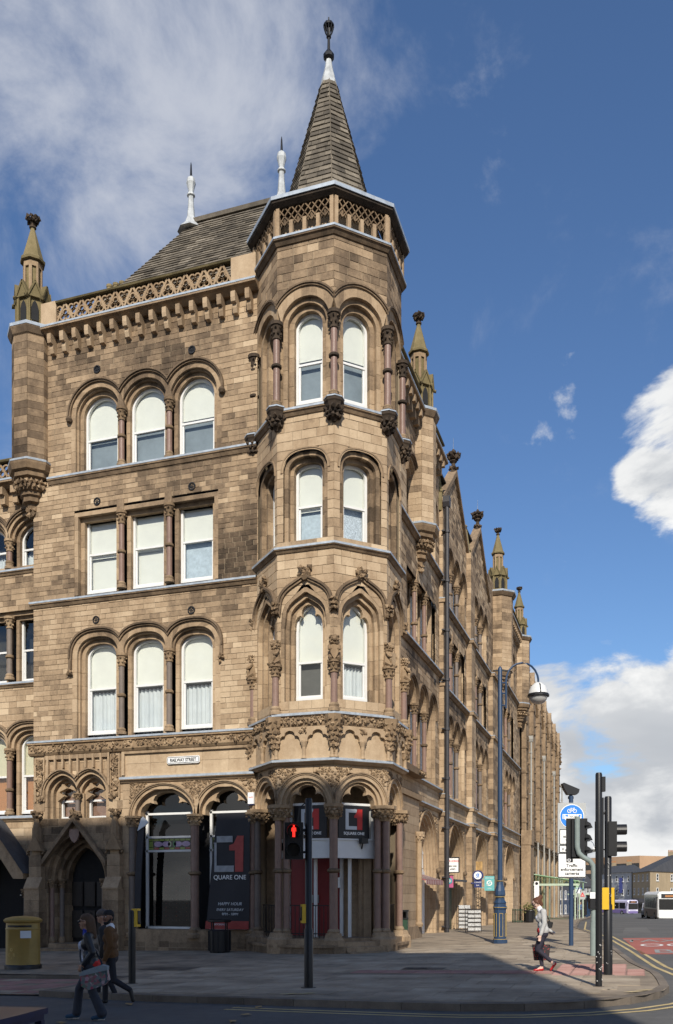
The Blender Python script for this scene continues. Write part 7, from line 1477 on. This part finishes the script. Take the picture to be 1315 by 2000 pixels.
# planted tub and railing by the end pier, vertical hotel sign
o = root('planter', 'black tub with yellowing plant beside the end pier', 'planter'); q = MB(); q.lathe((0, 0, 0), [(.26, 0), (.3, .1), (.34, .75), (.38, .8), (.36, .85)], 10); q.build('tub', M_['black'], o); q = MB(); M_['shrub'] = simple('dry shrub', (.13, .12, .04), .8, 0, .5, 9.)
for i in range(60): q.blob((random.gauss(0, .2), random.gauss(0, .2), 1.0 + random.gauss(0, .15)), .07)
q.build('foliage', M_['shrub'], o); place(o, 1034, 1803)
o = root('tree_guard', 'dark green iron guard round a stump by the last arch', 'railing'); q = MB()
for i in range(10): a = i * .628; q.bx(.4 * math.cos(a) - .015, .4 * math.cos(a) + .015, .4 * math.sin(a) - .015, .4 * math.sin(a) + .015, 0, .95)
q.build('bar', M_['green'], o)
for z in (.1, .85): q = MB(); q.lathe((0, 0, 0), [(.42, z), (.42, z + .04), (.38, z + .04), (.38, z)], 16); q.build('hoop', M_['green'], o)
place(o, 1013, 1803)
F = Fr((2.02, 45.0), (1, 0)); o = root('banner_sign', 'tall narrow white sign with black emblem at the canopy end', 'sign', F.P(0, 1.2, 0)); q = MB(); q.box(F, -.19, .19, 1.3, 2.75, -.05, 0); q.build('board', M_['signwhite'], o); q = MB(); q.disc(F, (0, 2.57), .12, 0, .01, 14); q.build('emblem', M_['black'], o)
q = MB(); q.box(F, -.9, -.19, 2.6, 2.65, -.05, 0); q.build('bracket', M_['iron'], o)
for i in range(8): text_mesh('HOTEL BAR'[i] if 'HOTEL BAR'[i] != ' ' else '-', F, 0, 2.3 - .125 * i, .004, .11, M_['signgrey'], o)
# ------------------------------------------------------------ people
def mk(c, n, r=.8): return simple(n, c, r, 0, .18, 14.)
SK = mk((.42, .24, .16), 'skin'); SK2 = mk((.22, .115, .07), 'tan skin'); SKP = mk((.62, .42, .33), 'fair skin')
def capsule(mb, a, b, r0, r1, k, n=12):
    a, b = Vector(a), Vector(b); t = b - a; L_ = t.length
    if L_ < 1e-5: t = Vector((0, 0, 1)); L_ = 0
    else: t = t / L_
    ref = Vector((1, 0, 0)) if abs(t.x) < .8 else Vector((0, 1, 0)); u = t.cross(ref).normalized(); v = t.cross(u); rings = []
    for j in range(5): f = math.pi / 2 * j / 4; rings.append((a - t * r0 * math.cos(f), max(.0008, r0 * math.sin(f))))
    for j in range(5): f = math.pi / 2 * j / 4; rings.append((b + t * r1 * math.sin(f), max(.0008, r1 * math.cos(f))))
    pts = [c + (u * math.cos(i * 2 * math.pi / n) + v * math.sin(i * 2 * math.pi / n)) * r for c, r in rings for i in range(n)]; m = len(rings)
    mb.add(pts, [(j * n + i, j * n + (i + 1) % n, (j + 1) * n + (i + 1) % n, (j + 1) * n + i) for j in range(m - 1) for i in range(n)] + [list(range(n))[::-1], [(m - 1) * n + i for i in range(n)]], .5, k)
def figure(segs, mats, parent, scale, vox=.013, name='body', sm=5):
    """segs: (p0, p1, r0, r1, material index, squash of the y radius is by extra segments); union -> one continuous skin"""
    mb = MB()
    for s_ in segs: capsule(mb, *s_[:5])
    tmp = mb.build('tmp', mats[0]); md = tmp.modifiers.new('r', 'REMESH'); md.mode = 'VOXEL'; md.voxel_size = vox; sm_ = tmp.modifiers.new('s', 'SMOOTH'); sm_.factor = .5; sm_.iterations = sm
    me = bpy.data.meshes.new_from_object(tmp.evaluated_get(bpy.context.evaluated_depsgraph_get())); bpy.data.objects.remove(tmp)
    me.materials.clear(); [me.materials.append(m) for m in mats]; S_ = [(Vector(s_[0]), Vector(s_[1]), s_[2], s_[3], s_[4]) for s_ in segs]
    idx = []
    for p in me.polygons:
        c = p.center; best = 9; bk = 0
        for a, b, r0, r1, k in S_:
            t = b - a; l2 = t.length_squared; f = max(0, min(1, (c - a).dot(t) / l2)) if l2 > 1e-9 else 0; dd = (c - a - t * f).length - (r0 + (r1 - r0) * f)
            if dd < best: best = dd; bk = k
        idx.append(bk)
    me.polygons.foreach_set('material_index', idx); me.polygons.foreach_set('use_smooth', [True] * len(idx)); me.transform(Matrix.Scale(scale, 4))
    o = bpy.data.objects.new(name, me); col.objects.link(o); o.parent = parent; return o
def hand(p, d, k, s_=1., curl=.5, side=1):
    """palm, four unequal fingers and a thumb; p wrist, d pointing along the hand"""
    p, d = Vector(p), Vector(d).normalized(); w = d.cross(Vector((0, 1, 0))); w = w.normalized() if w.length > .1 else Vector((1, 0, 0)); n = d.cross(w); o = [(p, p + d * .05, .026, .030, k), (p + d * .05 + w * .015, p + d * .085 - w * .01, .026, .024, k)]
    for i, L_ in enumerate((.062, .075, .070, .055)):
        b = p + d * .085 + w * (.030 - .02 * i); m = b + (d + n * curl * .5 * side).normalized() * L_ * .5; e = m + (d * .6 + n * curl * side).normalized() * L_ * .5; o += [(b, m, .0095, .009, k), (m, e, .009, .008, k)]
    b = p + d * .03 + w * .03; o += [(b, b + (d * .7 + w * .7) * .04, .012, .010, k), (b + (d * .7 + w * .7) * .04, b + (d * 1. + w * .6) * .065, .010, .009, k)]; return o
def head_segs(c, f, k, s_=1., chin_down=0.):
    """skull, jaw, nose, ears; f is the facing direction"""
    c, f = Vector(c), Vector(f).normalized(); u = Vector((0, 0, 1)); u = (u - f * u.dot(f)).normalized(); r = f.cross(u); P = lambda a, b, z: c + f * a + r * b + u * z
    o = [(P(-.02, 0, .035), P(.015, 0, .03), .088, .082, k), (P(.02, 0, -.03), P(.055, 0, -.075), .066, .040, k), (P(.05, 0, .045), P(.07, 0, .02), .045, .03, k), (P(.09, 0, .015), P(.108, 0, -.012), .011, .014, k), (P(.084, 0, -.05), P(.088, .014, -.052), .014, .010, k)]
    for s2 in (-1, 1): o += [(P(-.005, s2 * .082, .01), P(-.012, s2 * .088, -.03), .018, .012, k), (P(.06, s2 * .035, .0), P(.05, s2 * .05, -.02), .028, .025, k)]
    return o, P
def face_parts(P, parent, scale, eyes=True, glasses=None, lips=None, beard=None, brow=None):
    q = MB(); V = lambda p: tuple(Vector(p) * scale)
    if eyes:
        for s2 in (-1, 1): q.ball(V(P(.083, s2 * .032, .022)), .013 * scale, 8)
        q.build('eye', EYEW, parent); q = MB()
        for s2 in (-1, 1): q.ball(V(P(.0925, s2 * .032, .022)), .006 * scale, 6)
        q.build('iris', HAIRB, parent)
    if glasses == 'sun':
        q = MB()
        for s2 in (-1, 1): q.tube([V(P(.098, s2 * .008, .024)), V(P(.102, s2 * .034, .02)), V(P(.085, s2 * .062, .024))], [.013 * scale, .021 * scale, .015 * scale], 8); q.tube([V(P(.085, s2 * .065, .028)), V(P(-.005, s2 * .094, .022))], .005 * scale, 5)
        q.build('sunglasses', M_['black'], parent)
    if glasses == 'frame':
        q = MB()
        for s2 in (-1, 1):
            pts = [V(P(.103, s2 * (.034 + .024 * math.cos(a)), .02 + .019 * math.sin(a))) for a in [i * .7854 for i in range(9)]]; q.tube(pts, .0035 * scale, 5); q.tube([V(P(.1, s2 * .058, .024)), V(P(-.005, s2 * .094, .022))], .0035 * scale, 5)
        q.build('spectacles', M_['black'], parent)
    if brow:
        q = MB()
        for s2 in (-1, 1): q.tube([V(P(.097, s2 * .014, .047)), V(P(.092, s2 * .034, .053)), V(P(.078, s2 * .055, .046))], .006 * scale, 5)
        q.build('eyebrow', brow, parent)
    if lips: q = MB(); q.tube([V(P(.088, -.022, -.05)), V(P(.1, 0, -.05)), V(P(.088, .022, -.05))], .007 * scale, 6); q.build('mouth', lips, parent)
EYEW = mk((.6, .58, .55), 'eye white', .3); HAIRB = mk((.010, .008, .007), 'black hair'); HAIRBR = mk((.085, .045, .022), 'brown hair'); HAIRAU = mk((.10, .038, .018), 'auburn hair'); LIP = mk((.28, .09, .08), 'lips')
def hair_mesh(segs, mat, parent, scale, vox=.014, name='hair', sm=2): return figure(segs, [mat], parent, scale, vox, name, sm)
PS = .909        # people are modelled in metres, the place in survey units
def put(o, px, py, head_deg, dz=0.):
    x, y = ground_at(px, py) if dz == 0 else ground_at(px, py - 6); o.location = (x, y, gz(x, y) + dz); o.rotation_euler = (0, 0, R(head_deg)); return o
WALK = 180 + 18.3         # local +X points to picture-left, local +Y towards the camera
# --- woman with the flowered bag
JK = mk((.012, .013, .016), 'black leather jacket', .45); SH = mk((.50, .52, .60), 'pale shirt'); JE = mk((.030, .034, .048), 'dark jeans'); SC = mk((.02, .04, .35), 'blue scarf'); SHO = mk((.02, .06, .11), 'blue canvas shoe'); SOLE = mk((.6, .6, .58), 'white sole'); RBELT = mk((.5, .015, .012), 'red belt')
o = root('person', 'woman in black jacket, blue scarf and sunglasses walking with a flowered shoulder bag', 'person'); hs, P = head_segs((.07, 0, 1.585), (1, .04, -.03), 0)
sg = hs + [((.03, 0, 1.40), (.05, 0, 1.52), .055, .052, 0), ((.05, .0, 1.40), (.06, 0, 1.44), .075, .06, 4),
 ((0, -.15, 1.36), (0, .15, 1.36), .075, .075, 1), ((.01, -.09, 1.24), (.01, .09, 1.24), .115, .115, 1), ((.085, -.06, 1.22), (.085, .06, 1.22), .075, .075, 2), ((.10, -.05, 1.05), (.11, .05, 1.22), .07, .075, 2), ((.08, -.06, .95), (.08, .06, .95), .07, .07, 2), ((-.02, -.08, 1.05), (-.02, .08, 1.05), .115, .115, 1), ((-.03, -.09, .93), (-.03, .09, .93), .125, .125, 1), ((-.07, -.02, .92), (-.06, .10, .92), .100, .100, 6), ((-.02, -.09, .88), (-.02, .09, .88), .128, .128, 3),
 ((.0, .17, 1.36), (-.10, .22, 1.11), .070, .058, 1), ((-.10, .22, 1.11), (.04, .22, .93), .056, .045, 1), ((0, -.17, 1.36), (-.05, -.22, 1.10), .07, .055, 1), ((-.05, -.22, 1.10), (.08, -.21, .93), .052, .042, 1),
 ((.0, -.09, .86), (.20, -.09, .50), .095, .07, 3), ((.20, -.09, .50), (.24, -.09, .12), .068, .075, 3), ((-.02, .09, .86), (-.06, .10, .48), .098, .072, 3), ((-.06, .10, .48), (-.22, .10, .13), .07, .085, 3),
 ((.23, -.09, .07), (.40, -.09, .045), .045, .035, 5), ((-.24, .10, .075), (-.07, .10, .045), .045, .036, 5), ((.22, -.09, .02), (.41, -.09, .02), .022, .02, 7), ((-.25, .10, .025), (-.06, .10, .02), .022, .02, 7)]
sg += hand((.05, .225, .92), (.55, -.1, -.8), 0) + hand((.09, -.21, .92), (.5, 0, -.85), 0)
figure(sg, [SK, JK, SH, JE, SC, SHO, RBELT, SOLE], o, PS); face_parts(P, o, PS, True, 'sun', LIP, None, HAIRBR)
hair_mesh([(P(-.03, 0, .055), P(0, 0, .06), .098, .088, 0), (P(-.07, 0, .02), P(-.10, 0, -.16), .085, .07, 0), (P(-.06, .06, .0), P(-.07, .06, -.2), .05, .04, 0), (P(-.06, -.06, .0), P(-.07, -.06, -.2), .05, .04, 0), (P(-.1, 0, -.1), P(-.13, 0, -.24), .07, .04, 0), (P(.01, .075, .05), P(-.03, .092, -.10), .024, .022, 0)], HAIRBR, o, PS)
put(o, 176, 1984, WALK, RD)
# her bag
FLW = new_mat('flowered cloth'); m_, nt, N, L, b = FLW; vz = N.new('ShaderNodeTexVoronoi'); vz.inputs['Scale'].default_value = 22.; g_ = N.new('ShaderNodeNewGeometry'); L.new(g_.outputs['Position'], vz.inputs['Vector']); cr = N.new('ShaderNodeValToRGB'); sepc = N.new('ShaderNodeSeparateColor'); L.new(vz.outputs['Color'], sepc.inputs[0]); L.new(sepc.outputs[0], cr.inputs[0]); e = cr.color_ramp.elements; e[0].color = (.05, .08, .09, 1); e[1].color = (.34, .36, .36, 1)
for p_, c_ in ((.3, (.16, .20, .20)), (.5, (.33, .05, .09)), (.7, (.10, .16, .12)), (.85, (.40, .22, .26))): x_ = e.new(p_); x_.color = (*c_, 1)
L.new(cr.outputs[0], b.inputs['Base Color']); b.inputs['Roughness'].default_value = .5
bag = root('shoulder_bag', 'flowered messenger bag hanging at the hip of the woman in sunglasses', 'bag'); q = MB(); F = Fr((-.10, .30, 0), (-1, 0)); 
pf = [(-.20, .58), (-.10, .52), (.16, .60), (.23, .68), (.20, .86), (.10, .90), (-.16, .82), (-.22, .74)]
F = Fr((-.16, .22, 0), (-1, 0)); q.prism(F, pf, .02, .14); q.build('pouch', m_, bag); q = MB(); q.prism(F, [(-.225, .74), (.21, .84), (.21, .90), (.12, .925), (-.17, .83), (-.23, .78)], .015, .15); q.build('flap', mk((.22, .26, .28), 'bag flap'), bag); q = MB(); q.tube([(-.30, .27, .86), (-.12, .14, 1.15), (.06, .0, 1.33), (.05, -.12, 1.42)], .014, 6); q.tube([(.04, .28, .80), (.12, .15, 1.05), (.16, .0, 1.25), (.07, -.1, 1.43)], .014, 6); q.build('strap', M_['black'], bag)
for ch in bag.children: ch.data.transform(Matrix.Scale(PS, 4))
bag.location = o.location; bag.rotation_euler = o.rotation_euler
# --- man in the brown jumper
BJ = mk((.105, .048, .014), 'brown jumper', .95); DT = mk((.010, .010, .015), 'dark trousers'); BS = mk((.012, .011, .011), 'black shoe', .5); WH = mk((.68, .70, .74), 'white collar')
o = root('person', 'bearded man in brown jumper and white collar walking behind the woman with the bag', 'person'); hs, P = head_segs((.04, .03, 1.625), (.55, .80, -.03), 0)
sg = hs + [((0, 0, 1.44), (.02, .01, 1.56), .060, .056, 0), ((.0, .0, 1.455), (.015, .01, 1.49), .078, .068, 2),
 ((0, -.17, 1.39), (0, .17, 1.39), .08, .08, 1), ((.0, -.10, 1.25), (.0, .10, 1.25), .125, .125, 1), ((.0, -.09, 1.08), (.0, .09, 1.08), .118, .118, 1), ((-.01, -.09, .95), (-.01, .09, .95), .122, .122, 1), ((-.01, -.08, .87), (-.01, .08, .87), .115, .115, 3),
 ((0, .20, 1.39), (-.06, .25, 1.12), .075, .062, 1), ((-.06, .25, 1.12), (.04, .25, .87), .058, .045, 1), ((0, -.20, 1.39), (.04, -.24, 1.12), .075, .06, 1), ((.04, -.24, 1.12), (.14, -.22, .90), .056, .044, 1),
 ((.0, -.09, .86), (.12, -.09, .50), .09, .065, 3), ((.12, -.09, .50), (.12, -.09, .12), .062, .052, 3), ((-.02, .09, .86), (-.08, .10, .48), .092, .066, 3), ((-.08, .10, .48), (-.38, .10, .30), .064, .052, 3),
 ((.11, -.09, .065), (.28, -.09, .04), .045, .036, 4), ((-.40, .10, .27), (-.44, .10, .10), .045, .038, 4)]
sg += hand((.045, .25, .85), (.2, 0, -1), 0) + hand((.15, -.22, .88), (.3, 0, -.95), 0)
figure(sg, [SK2, BJ, WH, DT, BS], o, PS); face_parts(P, o, PS, True, None, LIP, None, HAIRB)
hair_mesh([(P(-.03, 0, .062), P(.01, 0, .070), .096, .082, 0), (P(-.06, 0, .04), P(-.07, 0, -.03), .075, .06, 0), (P(.02, .0, .095), P(.04, 0, .09), .05, .035, 0)], HAIRB, o, PS)
hair_mesh([(P(.035, 0, -.085), P(.06, 0, -.095), .052, .04, 0), (P(.0, .068, -.03), P(.03, .05, -.085), .022, .03, 0), (P(.0, -.068, -.03), P(.03, -.05, -.085), .022, .03, 0), (P(.088, -.03, -.038), P(.088, .03, -.038), .010, .010, 0)], HAIRB, o, PS, .01, 'beard', 1)
put(o, 216, 1957, WALK, RD)
# --- person half hidden behind him
CAPM = mk((.10, .075, .06), 'flat cap'); COAT = mk((.022, .020, .020), 'dark coat'); o = root('person', 'person in grey-brown cap and dark coat mostly hidden behind the bearded man', 'person'); hs, P = head_segs((.05, 0, 1.62), (1, .1, 0), 0)
sg = hs + [((0, 0, 1.42), (.03, 0, 1.55), .06, .056, 0), ((0, -.16, 1.38), (0, .16, 1.38), .085, .085, 1), ((0, -.1, 1.2), (0, .1, 1.2), .135, .135, 1), ((0, -.1, .95), (0, .1, .95), .14, .14, 1), ((0, -.1, .75), (0, .1, .75), .13, .13, 1), ((-.1, -.06, 1.45), (-.1, .06, 1.45), .075, .075, 1), ((0, .19, 1.38), (-.04, .23, 1.1), .08, .065, 1), ((-.04, .23, 1.1), (.05, .23, .88), .06, .05, 1), ((0, -.19, 1.38), (-.04, -.23, 1.1), .08, .065, 1), ((-.04, -.23, 1.1), (.05, -.23, .88), .06, .05, 1),
 ((.0, -.09, .75), (.14, -.09, .48), .09, .065, 2), ((.14, -.09, .48), (.16, -.09, .12), .062, .052, 2), ((0, .09, .75), (-.06, .09, .48), .09, .065, 2), ((-.06, .09, .48), (-.22, .09, .14), .062, .052, 2), ((.15, -.09, .065), (.31, -.09, .04), .045, .036, 3), ((-.23, .09, .08), (-.08, .09, .045), .045, .036, 3)] + hand((.055, .23, .86), (.2, 0, -1), 0) + hand((.055, -.23, .86), (.2, 0, -1), 0)
figure(sg, [SK, COAT, DT, BS], o, PS, .016); face_parts(P, o, PS, True, None, LIP, None, HAIRBR); hair_mesh([(P(-.02, 0, .075), P(.02, 0, .075), .1, .095, 0), (P(.06, -.03, .06), P(.06, .03, .06), .06, .06, 0)], CAPM, o, PS, name='cap'); put(o, 205, 1946, WALK, RD)
# --- woman in the pale grey jacket
GJ = mk((.40, .40, .39), 'pale grey jacket', .9); NT = mk((.022, .020, .034), 'navy trousers'); RS = mk((.42, .012, .016), 'red shoe', .35); WT = mk((.68, .68, .72), 'white scarf'); RB = mk((.4, .02, .02), 'red belt')
o = root('person', 'woman in pale grey jacket and red shoes walking in the sun with head bowed', 'person'); hs, P = head_segs((.13, 0, 1.545), (.86, .12, -.5), 0)
sg = hs + [((.05, 0, 1.40), (.09, 0, 1.49), .052, .05, 0), ((.055, 0, 1.40), (.075, 0, 1.45), .068, .06, 4),
 ((0, -.14, 1.36), (0, .14, 1.36), .072, .072, 1), ((.02, -.08, 1.24), (.02, .08, 1.24), .112, .112, 1), ((.10, -.04, 1.22), (.10, .04, 1.22), .06, .06, 4), ((.08, -.06, 1.18), (.08, .06, 1.18), .07, .07, 1), ((.0, -.08, 1.05), (.0, .08, 1.05), .105, .105, 1), ((-.02, -.09, .95), (-.02, .09, .95), .115, .115, 1), ((-.08, -.06, .97), (-.22, .04, .86), .06, .03, 1), ((-.08, .06, .97), (-.26, .10, .88), .05, .02, 1), ((.04, -.05, .93), (.04, .05, .93), .085, .085, 5), ((-.01, -.08, .86), (-.01, .08, .86), .112, .112, 2),
 ((.0, .16, 1.36), (-.01, .21, 1.10), .068, .056, 1), ((-.01, .21, 1.10), (.07, .22, .86), .054, .042, 1), ((0, -.16, 1.36), (.0, -.20, 1.10), .066, .054, 1), ((.0, -.20, 1.10), (.04, -.21, .86), .052, .04, 1),
 ((.0, -.08, .85), (.04, -.08, .47), .09, .06, 2), ((.04, -.08, .47), (.0, -.08, .14), .058, .045, 2), ((.0, .08, .85), (.12, .08, .50), .095, .066, 2), ((.12, .08, .50), (-.16, .08, .26), .062, .048, 2),
 ((.0, -.08, .16), (.01, -.08, .07), .036, .036, 0), ((-.17, .08, .25), (-.24, .08, .18), .038, .036, 0), ((-.01, -.08, .045), (.17, -.08, .025), .036, .028, 3), ((-.27, .08, .19), (-.17, .08, .045), .036, .026, 3), ((.03, -.08, .075), (.09, -.08, .05), .035, .025, 0)]
sg += hand((.075, .22, .84), (.25, 0, -1), 0, side=-1) + hand((.045, -.21, .84), (.1, 0, -1), 0, curl=1.)
figure(sg, [SKP, GJ, NT, RS, WT, RB], o, PS); face_parts(P, o, PS, True, 'frame', LIP, None, HAIRAU)
hair_mesh([(P(-.045, 0, .045), P(-.015, 0, .06), .094, .078, 0), (P(-.06, 0, .02), P(-.075, 0, -.06), .08, .055, 0), (P(-.10, 0, .06), P(-.15, 0, .08), .045, .055, 0), (P(.03, .06, .06), P(-.02, .088, -.01), .028, .02, 0), (P(.03, -.06, .06), P(-.02, -.088, -.01), .028, .02, 0), (P(-.15, .0, .1), P(-.19, .03, .05), .03, .015, 0)], HAIRAU, o, PS); put(o, 1060, 1898, WALK - 4)
m2, nt, N, L, b = new_mat('spotted bag cloth'); vz = N.new('ShaderNodeTexVoronoi'); vz.inputs['Scale'].default_value = 26.; g_ = N.new('ShaderNodeNewGeometry'); L.new(g_.outputs['Position'], vz.inputs['Vector']); cr = N.new('ShaderNodeValToRGB'); L.new(vz.outputs['Distance'], cr.inputs[0]); e = cr.color_ramp.elements; e[0].position = .3; e[0].color = (.40, .05, .05, 1); e[1].position = .36; e[1].color = (.022, .014, .016, 1); L.new(cr.outputs[0], b.inputs['Base Color'])
bg = root('shopping_bag', 'dark shopping bag with red spots held by the woman in the grey jacket', 'bag'); q = MB(); q.hexa([(-.17, -.30, .24), (.15, -.30, .24), (.15, -.17, .24), (-.17, -.17, .24), (-.20, -.30, .60), (.19, -.30, .60), (.19, -.17, .60), (-.20, -.17, .60)]); q.build('pouch', m2, bg); q = MB(); q.tube([(-.08, -.24, .60), (-.03, -.22, .76), (.06, -.22, .78), (.12, -.24, .60)], .01, 6); q.build('handle', M_['black'], bg)
for ch in bg.children: ch.data.transform(Matrix.Scale(PS, 4))
bg.location = o.location; bg.rotation_euler = o.rotation_euler
bp_ = root('shoulder_bag', 'small black bag behind the elbow of the woman in the grey jacket', 'bag'); q = MB(); q.hexa([(-.20, -.06, 1.0), (-.11, -.06, .98), (-.11, .10, .98), (-.20, .10, 1.0), (-.22, -.06, 1.12), (-.12, -.06, 1.15), (-.12, .10, 1.15), (-.22, .10, 1.12)]); q.tube([(-.16, .04, 1.13), (-.04, .12, 1.36), (.0, .13, 1.43), (.06, .1, 1.3)], .01, 6); q.build('pouch', M_['black'], bp_)
for ch in bp_.children: ch.data.transform(Matrix.Scale(PS, 4))
bp_.location = o.location; bp_.rotation_euler = o.rotation_euler
# --- two tiny pedestrians far down the street
for i, (px, d, cl, lab) in enumerate(((1134, 88, mk((.03, .07, .16), 'blue coat'), 'distant pedestrian in blue standing by the bus shelters'), (1262, 84, mk((.03, .02, .02), 'dark brown coat'), 'distant pedestrian in dark clothes beside the silver car'))):
    o = root('person', lab, 'person'); hs, P = head_segs((0, 0, 1.6), (0, 1, 0), 0); sg = hs + [((0, 0, 1.4), (0, 0, 1.52), .06, .055, 0), ((-.15, 0, 1.37), (.15, 0, 1.37), .08, .08, 1), ((-.08, 0, 1.2), (.08, 0, 1.2), .12, .12, 1), ((-.08, 0, .95), (.08, 0, .95), .12, .12, 1)]
    for s2 in (-1, 1): sg += [((s2 * .18, 0, 1.37), (s2 * .22, 0, 1.1), .07, .055, 1), ((s2 * .22, 0, 1.1), (s2 * .22, .05, .87), .05, .04, 1), ((s2 * .09, 0, .88), (s2 * .1, .02, .48), .09, .065, 2), ((s2 * .1, .02, .48), (s2 * .1, 0, .1), .06, .05, 2), ((s2 * .1, 0, .05), (s2 * .1, .14, .04), .045, .036, 3), ((s2 * .22, .05, .85), (s2 * .22, .06, .72), .035, .025, 0)]
    figure(sg, [SK, cl, DT, BS], o, PS, .025); hair_mesh([(P(-.03, 0, .06), P(0, 0, .06), .1, .09, 0)], HAIRB, o, PS, .025); x, y = rv(px, d); o.location = (x, y, gz(x, y) + (0 if i == 0 else RD)); o.rotation_euler = (0, 0, R(180 + 18))
# ------------------------------------------------------------ scale the survey units to metres
for me in bpy.data.meshes:
    me.transform(Matrix.Scale(S, 4))
for o in bpy.data.objects:
    if o.type in ('CAMERA', 'LIGHT'): continue
    o.location = o.location * S
    if o.parent: m = o.matrix_parent_inverse.copy(); m.translation = m.translation * S; o.matrix_parent_inverse = m
